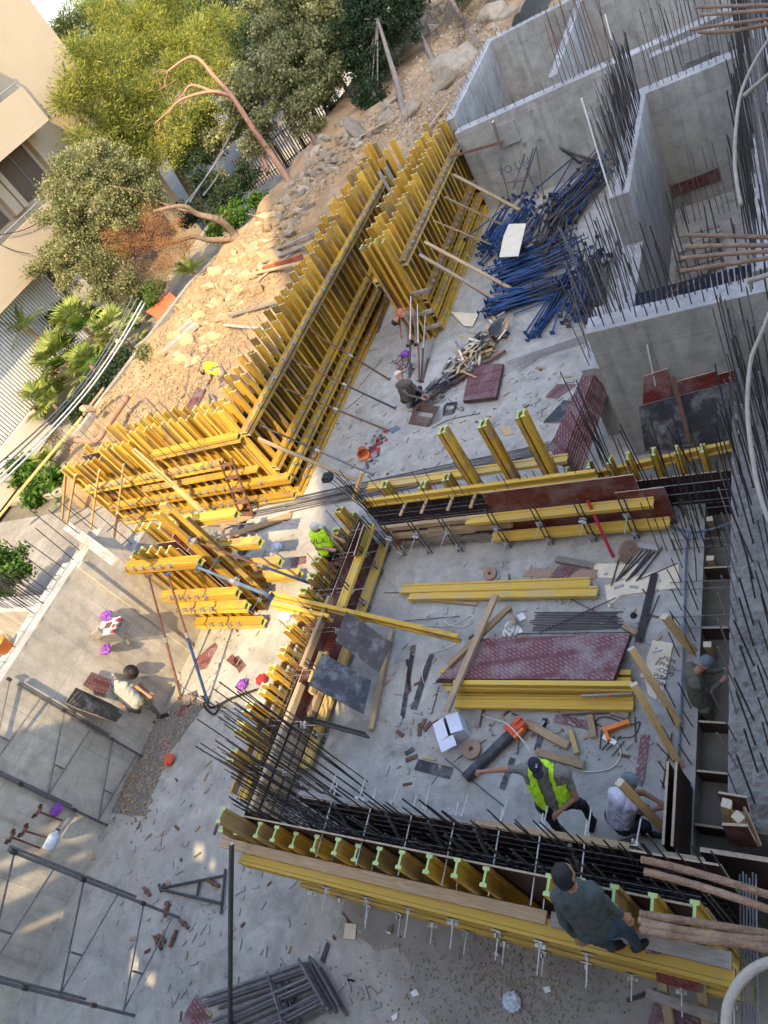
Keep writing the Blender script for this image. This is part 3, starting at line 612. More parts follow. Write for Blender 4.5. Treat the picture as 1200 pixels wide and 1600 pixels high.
# ---- room forms
# left side: low upstand form (y 2.2 .. 8.4), outer beams with green ends, inner walers
lo = gang('outer side of the low left form, short paired beams with green ends', (-9.2, 8.5), (-9.2, 2.0), (-1, 0), .46, 99, [(.3, .1, 6.2)], ply=PLYBR, plyz=(0, .48), beams=False, clamps=False, walmat=YELC, wdouble=False)
caps = [(527, 800), (521, 833), (508, 852), (492, 878), (484, 903), (470, 928), (460, 958), (447, 985), (437, 1020), (420, 1050), (408, 1080), (385, 1110), (370, 1140), (358, 1185)]
for i, c in enumerate(caps):
    p = WX(c[0], c[1], -9.37); zt = p.z
    for dy in (0, .13): beam((-9.33, p.y + dy, .02), (-9.35, p.y + dy + random.gauss(0, .01), zt + random.uniform(-.02, .02)), (1, 0, 0), lo, 'beam', True)
for z in (.62,): timber((-9.5, 2.3, z), (-9.5, 7.6, z), .04, .16, TIMN, lo, 'waler')
li = gang('inner side of the low left form with broad yellow walers facing the room', (-8.82, 2.0), (-8.82, 8.1), (1, 0), .5, 99, [(.78, 4.0, 6.0), (.18, 3.6, 6.0), (.78, 2.4, 3.0), (.2, 1.0, 3.4)], ply=PLYR, plyz=(0, .82), beams=False, clamps=False, wdouble=False, walmat=YELC)
for (s0, s1, z) in ((2.05, 4.3, .85), (2.1, 3.6, .55), (2.1, 4.5, .3), (4.3, 5.0, .5), (4.6, 6.1, .95)): timber((-8.70, s0, z), (-8.68, s1, z), .09, .16, TIM, li, 'plank', up=(0, 0, 1))
for y in (2.75, 3.6, 4.6, 5.5, 6.4, 7.3, 7.9):
    for z in (.72, .3): wingrod((-8.42, y, z), (1, .1, 0), .28, li, .85)
    for dy in (-.04, .04): rod((-8.46, y + dy, 1.2), (-8.40, y + dy, .03), .014, STEELD, li, 'soldier_bar', 6)
    rod((-9.6, y, .78), (-8.4, y + .02, .8), .008, ZINC, li, 'tie_rod')
lc = thing('rebar_cage', 'tangle of bars inside the low left form of the room', 'rebar cage', (-9, 5, 0))
for i in range(40):
    y = 2.1 + i * .155
    for x in (-9.12, -8.9): rod((x, y, 0), (x + random.gauss(0, .02), y + random.gauss(0, .02), random.uniform(.8, 1.15) if random.random() < .8 else 1.6), .007, REB, lc)
for z in (.3, .6, .88):
    for x in (-9.1, -8.92): rod((x, 2.1, z), (x, 8.3, z), .007, REBL if z > .8 else REB, lc)
for y in (4.55, 5.4, 6.9): 
    for k in range(12): rod((-9.15 + random.uniform(0, .2), y + random.uniform(-.15, .15), .9), (-8.75 + random.uniform(-.1, .2), y + random.uniform(-.25, .25), 1.0), .006, REBR, lc)
# back side of the room
bo = gang('form along the back of the room, outer row of single and paired beams', (-8.9, 8.62), (-4.2, 8.62), (0, 1), .5, 99, [(.98, .1, 4.6)], ply=PLYBR, plyz=(0, .95), beams=False, clamps=False, wdouble=False, walmat=YELC)
beam((-8.75, 8.45, 1.0), (-3.7, 8.45, 1.0), (0, 0, 1), bo, 'edge_beam', False, YELC)
for c in ((548, 805), (600, 757), (660, 757), (697, 745)):
    p = WY(c[0], c[1], 8.75)
    for dx in (-.05, .05): beam((p.x + dx, 8.75, .02), (p.x + dx, 8.75, p.z), (0, 1, 0), bo, 'beam', True)
for c in ((690, 672), (753, 662), (812, 647)):
    p = WY(c[0], c[1], 8.75)
    for dx in (-.055, .055): beam((p.x + dx, 8.75, .02), (p.x + dx + .02, 8.75, p.z + (0.02 if dx > 0 else 0)), (0, 1, 0), bo, 'beam', True)
bi = thing('wall_form', 'form along the back of the room, inner side with maroon panels and long walers', 'wall form', (-5, 8, 0), GF)
def yp(y, x0, x1, z0_, z1_, mat, nm, par): return prism([(x0, y, z0_), (x1, y, z0_), (x1, y, z1_), (x0, y, z1_)], .021, mat, nm, par, up=(0, -1, 0))
yp(8.02, -8.3, -7.0, .02, .7, PLYR, 'plywood_sheet', bi); yp(8.021, -6.99, -5.5, .02, .72, PLYR, 'plywood_sheet', bi); yp(8.02, -5.7, -2.95, .02, 1.33, PLYR, 'plywood_sheet', bi); yp(7.98, -3.35, -2.55, .02, .98, PLYR, 'plywood_sheet', bi)
for (x0, x1, z) in ((-6.2, -2.75, .78), (-5.9, -2.62, .22)):
    for dz in (0,): beam((x0, 7.86, z), (x1, 7.86, z), (0, 1, 0), bi, 'waler', False, YELC)
for (x0, x1, z) in ((-8.2, -6.9, .72), (-7.3, -6.1, .74), (-8.1, -6.2, .45), (-7.2, -5.4, .5), (-8.0, -6.0, .16), (-7.5, -6.6, .28), (-6.3, -5.9, .12)): timber((x0, 7.93, z), (x1, 7.93, z + random.uniform(-.03, .03)), .13, .09, TIM if z > .3 else TIMG, bi, 'plank', up=(0, 1, 0))
for x in (-8.0, -7.35, -6.65, -5.6, -4.75, -3.95, -3.2):
    for dx in (-.045, .045): rod((x + dx, 7.72, .03), (x + dx, 7.78, 1.15), .014, STEELD, bi, 'soldier_bar', 6)
    for z in (.68, .2): wingrod((x, 7.70, z), (-.1, -1, -.1), .34, bi, .3)
bc = thing('rebar_cage', 'upright bars and links inside the back form of the room', 'rebar cage', (-6, 8.3, 0))
for i in range(34):
    x = -8.7 + i * .15
    for y in (8.15, 8.48): rod((x, y, 0), (x + random.gauss(0, .02), y + random.gauss(0, .02), random.uniform(.9, 1.3) + (.6 if random.random() < .2 else 0)), .007, REB, bc)
for z in (.35, .65, .9):
    for y in (8.15, 8.48): rod((-8.8, y, z), (-3.8, y, z), .007, REBL, bc)
for x in (-7.7, -7.2, -6.6, -6.1): bx((x, 8.05, .93), (x + .05, 8.6, .93), .06, .03, TIM, bc, 'spacer')
# right continuation with two walers and short uprights
br_ = thing('wall_form', 'yellow form across the shaded bay at right, short uprights between two walers', 'wall form', (-3, 8.8, 0), GF)
beam(WY(885, 752, 8.95), WY(1142, 697, 8.95), (0, 0, 1), br_, 'waler', False, YELC); beam(WY(885, 752, 9.05), WY(1142, 697, 9.05), (0, 0, 1), br_, 'waler', False, YELC)
beam(WY(900, 790, 8.6), WY(1142, 742, 8.6), (0, 0, 1), br_, 'waler', False, YELC)
for c in ((885, 735), (920, 725), (952, 718), (980, 712), (1020, 705), (1056, 702), (1097, 700)):
    p = WY(c[0], c[1], 8.8); beam((p.x, 8.8, .1), (p.x, 8.8, p.z), (0, 1, 0), br_, 'beam', True)
yp(8.35, -3.3, -1.6, 0.05, .8, PLYBR, 'plywood_sheet', br_)
rc = thing('rebar_cage', 'grid of crossing bars beside the rough strip at the end of the room', 'rebar cage', (-2.2, 8, 0))
for i in range(12): rod((-2.75 + i * .1, 8.05 + random.uniform(-.1, .1), .05), (-2.75 + i * .1, 8.2, random.uniform(.9, 1.9)), .009, REB, rc)
for i in range(9): rod((-2.8 + i * .12, 7.4, .05), (-2.8 + i * .12, 7.45, random.uniform(.9, 1.6)), .009, REB, rc)
for z in (.2, .4, .62, .85): rod((-2.8, 8.12, z), (-1.6, 8.12, z), .009, REBL, rc)
for y in (5.2, 5.9, 6.1, 6.6, 6.75, 7.4, 7.6): rod((-2.6, y, .06), (-1.5, y + random.uniform(-.05, .05), .1), .008, REBL, rc)
curve_tube([(-2.7, 7.9, .1), (-2.3, 7.7, .12), (-1.9, 7.75, .12), (-1.6, 7.9, .1)], .025, BLUEP, rc, 'hose'); curve_tube([(-2.32, 3.5, .08), (-2.33, 5.5, .08), (-2.36, 7.4, .1), (-2.3, 7.7, .12)], .02, BLUEP, rc, 'hose')
# ---- front form (near the camera), two walers and capped uprights
FY = 1.72
fr = thing('wall_form', 'nearest yellow form with green capped uprights and a plank walkway on top', 'wall form', (-4.5, 1.5, 0), GF)
fc = [(345, 1273), (352, 1293), (372, 1302), (398, 1306), (423, 1312), (452, 1320), (486, 1326), (519, 1333), (552, 1338), (586, 1345), (624, 1350), (670, 1358), (710, 1362), (762, 1375), (803, 1385)]
fcx = [(345, 1268), (349, 1283), (372, 1287), (403, 1291), (429, 1297), (459, 1307), (492, 1312), (525, 1317), (556, 1327), (590, 1332), (625, 1338), (668, 1345), (712, 1351), (757, 1365), (856, 1378), (905, 1385), (958, 1396), (1018, 1410), (1084, 1422)]
for i, c in enumerate(fcx):
    p = WY(c[0], c[1] + 9, 1.42); zt = p.z + .03
    beam((p.x, 1.44, .02), (p.x + .01, 1.44, zt), (0, 1, 0), fr, 'beam', True)
x0, x1 = -7.45, -1.3
for z in (1.98, .85):
    for dz in (-.062, .062): beam((x0 + (.25 if z < 1 else 0), 1.17 + (.06 if z < 1 else 0), z + dz), (x1, 1.17 + (.06 if z < 1 else 0), z + dz), (0, 1, 0), fr, 'waler', False, YELC)
yp(1.565, x0, -1.45, .02, 2.5, PLYBR, 'plywood_sheet', fr)
timber((-7.85, 1.27, 2.105), (-3.05, 1.27, 2.105), .13, .045, TIM, fr, 'walkway_plank', up=(0, 0, 1)); timber((-3.0, 1.27, 2.105), (-1.32, 1.27, 2.105), .14, .045, TIMG, fr, 'walkway_plank', up=(0, 0, 1))
for i, px in enumerate((403, 460, 522, 588, 660, 727, 803)):
    q = WY(px, 1328 + (px - 403) * .19, 1.06); wingrod((q.x, 1.06, 1.99), (-.02, -1, -.25), .28, fr, .4); rod((q.x, 1.3, 2.4), (q.x, 2.2, 2.45), .009, ZINC, fr, 'tie_rod')
for i in range(12): wingrod((-7.0 + i * .5, 1.12, .86), (0, -1, -.25), .25, fr, .3)
setp(timber(W(362, 1318, 2.5), W(360, 1640, 0), .055, .055, STEELD, None, 'raking_prop'), 'long dark steel prop raking from the near form down to the slab at bottom', 'prop')
fi = thing('wall_form', 'dark inner shutter of the near form with a pale top edge beside the vest man', 'wall form', (-4.5, 2.1, 0), GF)
for k in range(5):
    a = -6.55 + k * 1.04; yp(1.955 + k * .004, a, a + 1.035, .05, 2.42, PLYBR, 'plywood_sheet', fi)
timber((-6.5, 2.005, 2.43), (-3.9, 2.005, 2.43), .07, .04, TIMG, fi, 'top_batten'); timber((-3.88, 2.005, 2.43), (-2.2, 2.01, 2.43), .07, .04, TIM, fi, 'top_batten')
for i in range(9): wingrod((-6.2 + i * .5, 2.08, 2.2), (.05, 1, 0), .3, fi, .1)
ft = thing('rebar_cage', 'dense dark rebar cage standing in the near form', 'rebar cage', (-4.5, 1.85, 0))
for i in range(60):
    x = -7.2 + i * .1
    for y in (1.64, 1.9):
        if random.random() < .93: rod((x + random.uniform(-.02, .02), y, 0), (x + random.gauss(0, .03), y + random.gauss(0, .03), random.uniform(2.7, 3.25) + (.35 if y > 1.9 else 0)), .009, REB, ft)
for z in np.arange(.3, 2.6, .22):
    for y in (1.66, 1.88): rod((-7.3, y, z), (-1.5, y, z), .008, REB, ft)
for x in (-6.6, -5.9, -5.1, -4.5, -3.9, -2.8): rod((x, 1.6, 1.4), (x, 1.94, 2.4), .025, REBL, ft, 'spacer_tube', 8)
for i in range(26): # bars leaning out over the slab at the left corner
    a = (-7.25 - (i % 3) * .09, 2.05 + i * .04, 0); rod(a, (a[0] + random.gauss(0, .05), a[1] + random.gauss(0, .04), random.uniform(3.0, 4.0)), .009, REB, ft)
for i in range(10): rod((-8.6 + random.uniform(-.2, .2), 8.4 + random.uniform(-.15, .15), 0), (-8.7 + random.gauss(0, .1), 8.4 + random.gauss(0, .1), random.uniform(1.6, 2.2)), .009, REB, bc)
# ================================================================== BUILDINGS
# unseen blocks added behind the camera, shaped to throw the big shade
def block(label, x0, x1, y0, y1, h, win=True):
    t = thing('building_mass', label, 'building', ((x0 + x1) / 2, (y0 + y1) / 2, 0))
    slabbox(x0, x1, y0, y1, -.5, h, STUC, 'wall', t)
    me = None
    for fl in range(int(h / 3.2)):
        x = x0 + 1.2
        while x < x1 - 2:
            o = slabbox(x, x + 1.5, y1 + .003, y1 + .04, fl * 3.2 + 1, fl * 3.2 + 2.5, GLASS, 'window', t); x += 6
    return t
block('tall unseen block added behind the viewpoint to cast shade', .95, 26, -13, -7, 66)
block('lower unseen block added behind the site slab to cast shade', -34, .9, -13, -7, 8.0)
pw = thing('sun_spot_screen', 'unseen screen added behind the viewpoint, its openings shaped to cast sun spots', 'screen wall', (-16, -7.1, 8))  # added out of view; holes traced back from the wanted sun spots
spots = []
for a in ((105, 1285, .42), (112, 1312, .4), (88, 1300, .3), (312, 1328, .5), (332, 1352, .3), (210, 1504, .5), (236, 1524, .4), (60, 1442, .4), (30, 1385, .6), (10, 1400, .5), (48, 1370, .4), (20, 1345, .5), (115, 1340, .3), (380, 1300, .3), (425, 1292, .35), (285, 1060, .3)):
    p = W(a[0], a[1]); 
    if p.x < -13.2: p = WX(a[0], a[1], -13.2)
    t_ = (p.y + 7.05) / (-SUN.y); q = p + SUN * t_; spots.append((q.x, q.z, a[2]))
V = []; F = []; cs = .14
for i in range(int(34.9 / cs)):
    for j in range(int(7.7 / cs)):
        x, z = -34 + i * cs, 8.01 + j * cs
        if any(math.hypot((x + .05 - s[0]) * 1.1, (z + .05 - s[1]) * .75) < s[2] * .36 for s in spots): continue
        k = len(V); V += [(x, -7.05, z), (x + cs, -7.05, z), (x + cs, -7.05, z + cs), (x, -7.05, z + cs), (x, -7.12, z), (x + cs, -7.12, z), (x + cs, -7.12, z + cs), (x, -7.12, z + cs)]
        F += [tuple(k + n for n in f) for f in ((3, 2, 1, 0), (4, 5, 6, 7), (0, 1, 5, 4), (2, 3, 7, 6), (1, 2, 6, 5), (3, 0, 4, 7))]
place('spot_screen_panel', fromdata('spot_screen_panel', V, F, [STUC]), Matrix.Identity(4), pw)
# the upper deck the viewer stands at (its edge is just right of the picture)
ud = slabbox(.02, 16, -6, 6.5, 7.55, 7.95, WALLX, 'upper_deck', kind='structure')
for yy in (-5, .5, 5.5): slabbox(1.6, 2.0, yy, yy + .5, -.3, 7.549, WALLX, 'deck_column', kind='structure')
# facade building on the left (plane x = -30, balconies stand out to -28.8)
ab = thing('building_mass', 'pale cream apartment building with solid balconies and a white slatted fence at its foot', 'building', (-33, 22, 0))
slabbox(-42, -30.02, 2, 32.8, -.3, 26, STUC, 'wall', ab)
def balcony(z, y1, y0=4, ztop=1.55, zb=0):
    b_ = slabbox(-30.015, -28.7, y0, y1, z, z + .22, STUC, 'balcony_floor', ab)
    slabbox(-28.86, -28.7, y0, y1, z + .223, z + ztop, STUC, 'balcony_front', ab); slabbox(-30.015, -28.865, y1 - .16, y1, z + .223, z + ztop, STUC, 'balcony_side', ab)
    r = rod((-28.78, y0, z + ztop + .22), (-28.78, y1 - .05, z + ztop + .22), .03, ZINC, ab, 'rail', 6)
    for k in range(8): rod((-28.78, y1 - .1 - k * 2.2, z + ztop), (-28.78, y1 - .1 - k * 2.2, z + ztop + .22), .022, ZINC, ab, 'rail_post', 6)
q = WX(77, 187, -28.7); balcony(q.z, q.y)
for k in range(2): pass
q2 = WX(85, 355, -28.7); balcony(4.75, q.y - .3, ztop=1.7)
balcony(q.z + 3.3, q.y - 1); balcony(q.z + 6.8, q.y - 1)
# windows between piers on the upper floors; lower row's recess shade is painted brown
for fl in (6.75, 10.4):
    for k in range(5):
        y = q.y - 3.2 - k * 3.4
        for a, b_, c, d in ((y, y + 2.0, fl, fl + 2.1),):
            f = slabbox(-30.012, -29.98, a, b_, c, d, GLASS if fl > 7 else plain('recess_shade_brown', (.12, .09, .06), .8), 'window', ab)
        slabbox(-30.012, -29.72, y + 2.3, y + 2.85, fl - .02, fl + 2.2, STUC, 'pier', ab)
        slabbox(-30.012, -29.72, y - .45, y - .15, fl - .02, fl + 2.2, STUC, 'pier', ab)
        slabbox(-30.012, -29.72, y - .45, y + 2.85, fl + 2.203, fl + 2.6, STUC, 'lintel', ab)
for y in (15.0,): rod((-29.93, y, .2), (-29.93, y, 25), .05, ZINC, ab, 'drainpipe', 8)
for fl in (6.75, 10.4):
    for k in range(5):
        y = q.y - 3.2 - k * 3.4
        for (a, b_, c, d) in ((y - .02, y + .05, fl, fl + 2.12), (y + .97, y + 1.03, fl, fl + 2.1), (y + 1.95, y + 2.02, fl, fl + 2.12)): slabbox(-29.979, -29.94, a, b_, c, d, REBL, 'window_frame', ab)
slabbox(-30.012, -29.97, 24, 31, 1.0, 4.3, GLASS, 'garage_opening', ab)
# white slatted screen at the foot
gf = thing('slatted_screen', 'white slatted screen fence below the lowest balcony', 'fence', (-29.4, 18, 1))
for k in range(58):
    y = 12.4 + k * .165; slabbox(-29.45, -29.40, y, y + .075, 1.3, 4.6 if y > 16.5 else 3.7, WHITE, 'slat', gf)
for z in (1.5, 2.9, 4.3): slabbox(-29.5, -29.46, 12.4, 22, z, z + .08, ZINC, 'rail', gf)
slabbox(-30.01, -29.9, 12.4, 22.3, 1.0, 4.6, STUCL, 'screen_back', gf)
slabbox(-29.9, -29.2, 20.2, 21.4, 2.6, 3.3, BLACK, 'meter_box', gf)
for (y0, y1) in ((22.3, 23.3),): slabbox(-29.6, -29.3, y0, y1, 0, 4.6, STUCL, 'pier', gf)
slabbox(-29.9, -29.2, 6, 16.3, 0, 1.25, STUCL, 'base_wall', ab)
slabbox(-29.19, -28.6, 6, 13.8, 0, .9, STUCL, 'planter_wall', ab)
slabbox(-29.21, -29.18, 10.3, 11.7, .2, 1.0, GLASS, 'low_window', ab)
# distant hill and houses past the trees
hl = []
# ================================================================== FENCE, STONE WALL, STREET
fn = thing('slatted_fence', 'brown metal slat fence along the garden behind the trees', 'fence', W(480, 210, .5))
fp = [W(395, 300, .3), W(450, 262, .3), (W(545, 186, .3))]
for i in range(len(fp) - 1):
    a, b_ = fp[i], fp[i + 1]; n = int((b_ - a).length / .16)
    for k in range(n):
        p = a.lerp(b_, k / n); bx(p, p + Vector((0, 0, 1.9)), .09, .03, BARKP, fn, 'slat', up=(1, 0, 0))
    for z in (.3, 1.6): bx(a + Vector((.04, 0, z)), b_ + Vector((.04, 0, z)), .05, .05, STEELD, fn, 'rail')
for t_ in (0, .33, .66, 1):
    p = fp[1].lerp(fp[2], t_); bx(p, p + Vector((0, 0, 2.2)), .14, .14, STUCL if t_ == 1 else RUST, fn, 'post')
hs = thing('street_paving', 'pale street paving with a white kerb line seen between the trees', 'paving', W(540, 140, 0)); 
COL.objects.unlink(hs); bpy.data.objects.remove(hs)
slabbox(-27.5, -19.6, 36, 80, -.36, -.12, PAVE, 'street', kind='structure')
for k in range(26): slabbox(-27.5, -19.6, 36 + k * .9, 36.03 + k * .9, -.12, -.114, DUST, 'paving_joint', kind='structure')
prism([W(528, 168, 0), W(560, 131, 0), W(565, 133, 0), W(532, 172, 0)], .1, WHITE, 'kerb_line')['kind'] = 'structure'
sw = thing('stone_wall', 'rubble stone wall of squarish blocks at the top of the slope', 'wall', W(665, 70, 3.2))
A_, B_ = W(612, 118, 1.6), W(722, 42, 1.6); d = (B_ - A_); n_ = int(d.length / .55); d.normalize()
for r in range(5):
    for k in range(n_ + (r % 2)):
        p = A_ + d * ((k - .5 * (r % 2)) * .55) + Vector((0, 0, r * .4)); bm = bmesh.new(); sx, sy, sz = random.uniform(.22, .27), .2, random.uniform(.17, .195)
        for _ in range(16): bm.verts.new((random.choice((-1, 1)) * sx * random.uniform(.8, 1), random.choice((-1, 1)) * sy * random.uniform(.75, 1), random.choice((-1, 1)) * sz * random.uniform(.8, 1)))
        g_ = bmesh.ops.convex_hull(bm, input=bm.verts); bmesh.ops.delete(bm, geom=[v for v in bm.verts if not v.link_faces], context='VERTS')
        M = frame((0, 0, 0), (0, 0, 1), (-d.y, d.x, 0))[0]; M.translation = p; bmobj('stone', bm, STONEG, M, sw)
bx(A_ + Vector((0, 0, .75)), B_ + Vector((0, 0, .75)), .25, 1.7, DUST, sw, 'mortar_core')
# ================================================================== ROCKS
def rockmesh(seed, mat, flat_=.75, key=None):
    rr = random.Random(seed); bm = bmesh.new()
    for _ in range(16):
        v = Vector((rr.gauss(0, 1), rr.gauss(0, 1), rr.gauss(0, 1))).normalized(); bm.verts.new((v.x * rr.uniform(.8, 1), v.y * rr.uniform(.6, .9), v.z * flat_ * rr.uniform(.75, 1)))
    bmesh.ops.convex_hull(bm, input=bm.verts); bmesh.ops.delete(bm, geom=[v for v in bm.verts if not v.link_faces], context='VERTS')
    bmesh.ops.bevel(bm, geom=list(bm.edges), offset=.05, segments=1, affect='EDGES')
    me = bpy.data.meshes.new('rock'); bm.to_mesh(me); bm.free(); me.materials.append(mat); return me
RK = [rockmesh(i, STONE) for i in range(9)]; RKG = [rockmesh(20 + i, STONEG) for i in range(9)]
def inpoly(x, y, P):
    c = False
    for i in range(len(P)):
        x1, y1 = P[i]; x2, y2 = P[i - 1]
        if (y1 > y) != (y2 > y) and x < (x2 - x1) * (y - y1) / (y2 - y1) + x1: c = not c
    return c
def scatter(poly, n):
    xs = [p[0] for p in poly]; ys = [p[1] for p in poly]; out = []
    while len(out) < n:
        x, y = random.uniform(min(xs), max(xs)), random.uniform(min(ys), max(ys))
        if inpoly(x, y, poly): out.append((x, y))
    return out
GS = 'pale boulders of the sunlit bank'; GG = 'grey boulders of the shaded bank'
def boulder(p, s, meshes, lab, grp):
    M = T(p) @ Quaternion((random.gauss(0, .3), random.gauss(0, .3), random.uniform(-3, 3), 1)).normalized().to_matrix().to_4x4() @ Matrix.Diagonal((s * random.uniform(.8, 1.25), s * random.uniform(.8, 1.1), s * random.uniform(.6, .9), 1))
    o = place('boulder', random.choice(meshes), M); setp(o, lab, 'boulder', grp)
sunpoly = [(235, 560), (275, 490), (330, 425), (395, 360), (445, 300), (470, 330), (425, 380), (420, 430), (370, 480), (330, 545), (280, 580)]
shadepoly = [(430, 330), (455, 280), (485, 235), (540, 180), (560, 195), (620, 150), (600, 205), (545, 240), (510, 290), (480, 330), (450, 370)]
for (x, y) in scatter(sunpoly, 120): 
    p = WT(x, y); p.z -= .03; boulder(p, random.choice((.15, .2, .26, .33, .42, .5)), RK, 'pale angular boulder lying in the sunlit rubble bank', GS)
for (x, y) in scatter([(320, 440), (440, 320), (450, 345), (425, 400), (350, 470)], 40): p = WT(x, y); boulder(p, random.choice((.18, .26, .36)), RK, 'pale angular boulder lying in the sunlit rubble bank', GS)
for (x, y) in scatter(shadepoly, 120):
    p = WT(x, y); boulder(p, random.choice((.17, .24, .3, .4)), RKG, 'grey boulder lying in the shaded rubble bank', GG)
# uncountable small stones
def stones(name, pts, smin, smax, mat, kindp=None):
    V = []; F = []; 
    base = [(1, 0, 0), (-1, 0, 0), (0, 1, 0), (0, -1, 0), (0, 0, 1), (0, 0, -1)]; fc_ = [(0, 2, 4), (2, 1, 4), (1, 3, 4), (3, 0, 4), (2, 0, 5), (1, 2, 5), (3, 1, 5), (0, 3, 5)]
    for p in pts:
        s = random.uniform(smin, smax) * random.uniform(.5, 1); q_ = Quaternion((random.random(), random.random(), random.random(), random.random())).normalized(); k = len(V)
        for b_ in base:
            v = Vector(b_) * s * random.uniform(.6, 1.2); V.append(p + q_ @ v)
        F += [(a + k, b2 + k, c + k) for a, b2, c in fc_]
    o = place(name, fromdata(name, V, F, [mat]), Matrix.Identity(4)); o['kind'] = 'stuff'; return o
stones('rubble_stones', [WT(x, y) for x, y in scatter([(150, 640), (235, 540), (300, 440), (400, 350), (470, 270), (560, 180), (690, 150), (690, 200), (600, 215), (540, 260), (480, 340), (420, 480), (340, 600), (240, 680)], 3800)], .03, .15, STONE)
stones('slope_stones', [WT(x, y) for x, y in scatter([(560, 200), (620, 120), (700, 40), (770, 25), (800, 60), (760, 100), (710, 190), (640, 230)], 1500)], .03, .15, STONEG)
o = stones('gravel', [W(x, y, 3.35) for x, y in scatter([(-5, 940), (40, 985), (30, 1020), (-10, 1100), (-60, 1050)], 10)], .1, .2, STONEG); bpy.data.objects.remove(o)
for (x, y) in scatter([(-5, 950), (48, 978), (38, 1000), (0, 1035)], 26):
    o = place('rock', random.choice(RKG), T(W(x, y, 1.6)) @ Matrix.Diagonal((random.uniform(.3, .5), random.uniform(.25, .4), random.uniform(.2, .35), 1)), rt)
    
# big rock face on the slope
for (x, y, s) in ((700, 118, 1.3), (722, 95, .9), (690, 140, .9), (770, 30, .9), (795, 25, .7), (640, 175, .8), (560, 205, .9), (430, 405, .75)):
    boulder(WT(x, y), s, RKG if x > 500 else RK, {700: 'large pale rock outcrop on the slope above the concrete rooms', 722: 'rock leaning against the upper side of the outcrop', 690: 'rock just below the pale outcrop', 770: 'square rock beside the wall edge at the top', 795: 'rock behind the far wall at the top edge', 640: 'flat rock at the foot of the middle tree', 560: 'big brown rock under the dark conifer', 430: 'big tan rock under the leaning tree root'}[x], None)
# ================================================================== VEGETATION
def leafcloud(clumps, n, size, mat, name, parent, shape='quad', flatn=None, seed=1, hollow=.55):
    """n leaves spread through a list of clumps (center, (rx, ry, rz)); denser near the clump surface"""
    r = np.random.default_rng(seed); C_ = np.array([tuple(c[0]) for c in clumps]); R_ = np.array([c[1] for c in clumps]); wgt = (R_.prod(1)) ** (2 / 3); wgt = wgt / wgt.sum()
    # sub-clusters give light and dark tufts
    nc = max(len(clumps) * 7, n // 190); ci = r.choice(len(clumps), nc, p=wgt); u = r.normal(size=(nc, 3)); u /= np.linalg.norm(u, axis=1)[:, None]
    sub = C_[ci] + u * R_[ci] * (hollow + (1 - hollow) * r.random((nc, 1)))
    k = r.integers(0, nc, n); tuft = (R_.mean() * .13 + size * .6)
    P = sub[k] + r.normal(size=(n, 3)) * tuft * np.array([1, 1, .75])
    d = r.normal(size=(n, 3)); d[:, 2] += .25
    if shape == 'needle': d = (P - sub[k]) / tuft + r.normal(size=(n, 3)) * .35; d[:, 2] += .4
    d /= np.linalg.norm(d, axis=1)[:, None]; e = np.cross(d, r.normal(size=(n, 3))); e /= np.linalg.norm(e, axis=1)[:, None] + 1e-9
    s = size * (.6 + .8 * r.random((n, 1)))
    wd = .09 if shape == 'needle' else .42
    a = P - d * s * .1; b_ = P + d * s * .45 + e * s * wd; c = P + d * s; f = P + d * s * .45 - e * s * wd
    V = np.stack([a, b_, c, f], 1).reshape(-1, 3).astype(np.float32)
    me = bpy.data.meshes.new(name); me.vertices.add(4 * n); me.vertices.foreach_set('co', V.ravel()); me.loops.add(4 * n); me.loops.foreach_set('vertex_index', np.arange(4 * n, dtype=np.int32))
    me.polygons.add(n); me.polygons.foreach_set('loop_start', np.arange(0, 4 * n, 4, dtype=np.int32)); me.update(calc_edges=True); me.materials.append(mat)
    return place(name, me, Matrix.Identity(4), parent)
def branches(tr, clumps, root, mat, parent, r0=.12, n=3):
    for c, R_ in clumps[:n * 4]:
        p = Vector(c); mid = root.lerp(p, .5) + Vector((random.uniform(-.3, .3), random.uniform(-.3, .3), random.uniform(0, .4))); curve_tube([root, mid, p], r0 * .5, mat, parent, 'branch', 5, 4, rr=.02)
def px_clumps(lst): return [(WY(x, y, yy), (r, r, r * .8)) for x, y, yy, r in lst]
# big pine at upper left
pn = thing('pine_tree', 'large sunlit umbrella pine at the upper left', 'tree', WY(300, 330, 33))
cl = px_clumps([(105, 55, 39, 1.3), (80, 130, 35, 1.0), (75, 165, 34, .7), (330, 60, 40, 1.9), (330, 110, 37, 1.4), (310, 170, 34, 1.1), (290, 225, 32, .9), (235, 265, 31, .8), (150, 40, 40, 1.9), (200, 60, 39, 2.2), (250, 40, 40, 2.4), (130, 110, 37, 1.7), (180, 120, 36, 2.2), (230, 110, 37, 2.2), (290, 90, 38, 2.0), (100, 160, 34, 1.2), (90, 190, 33, 1.0), (140, 170, 34, 1.8), (190, 180, 33.5, 2.0), (240, 170, 34, 1.9), (170, 215, 32, 1.2), (130, 210, 32, 1.1), (215, 235, 31.5, 1.0), (270, 200, 32.5, 1.3), (260, 235, 31.5, .9), (250, 20, 42, 2.5), (120, 85, 38, 1.0), (160, 5, 43, 2), (300, 130, 36, 1.3)])
cl += [(WX(x, y, -28.6), (r, r, r * .8)) for x, y, r in ((125, 95, .9), (150, 120, 1.1), (115, 135, .8), (95, 165, .7), (130, 165, 1.0), (165, 160, 1.1), (95, 195, .6), (150, 200, 1.0), (185, 195, 1.0), (120, 215, .7), (205, 150, 1.1), (165, 235, .7), (200, 232, .8), (230, 215, .8), (175, 95, 1.1), (140, 70, .8))]
leafcloud(cl, 165000, .2, LPINE, 'crown', pn, 'needle', seed=3, hollow=.35)
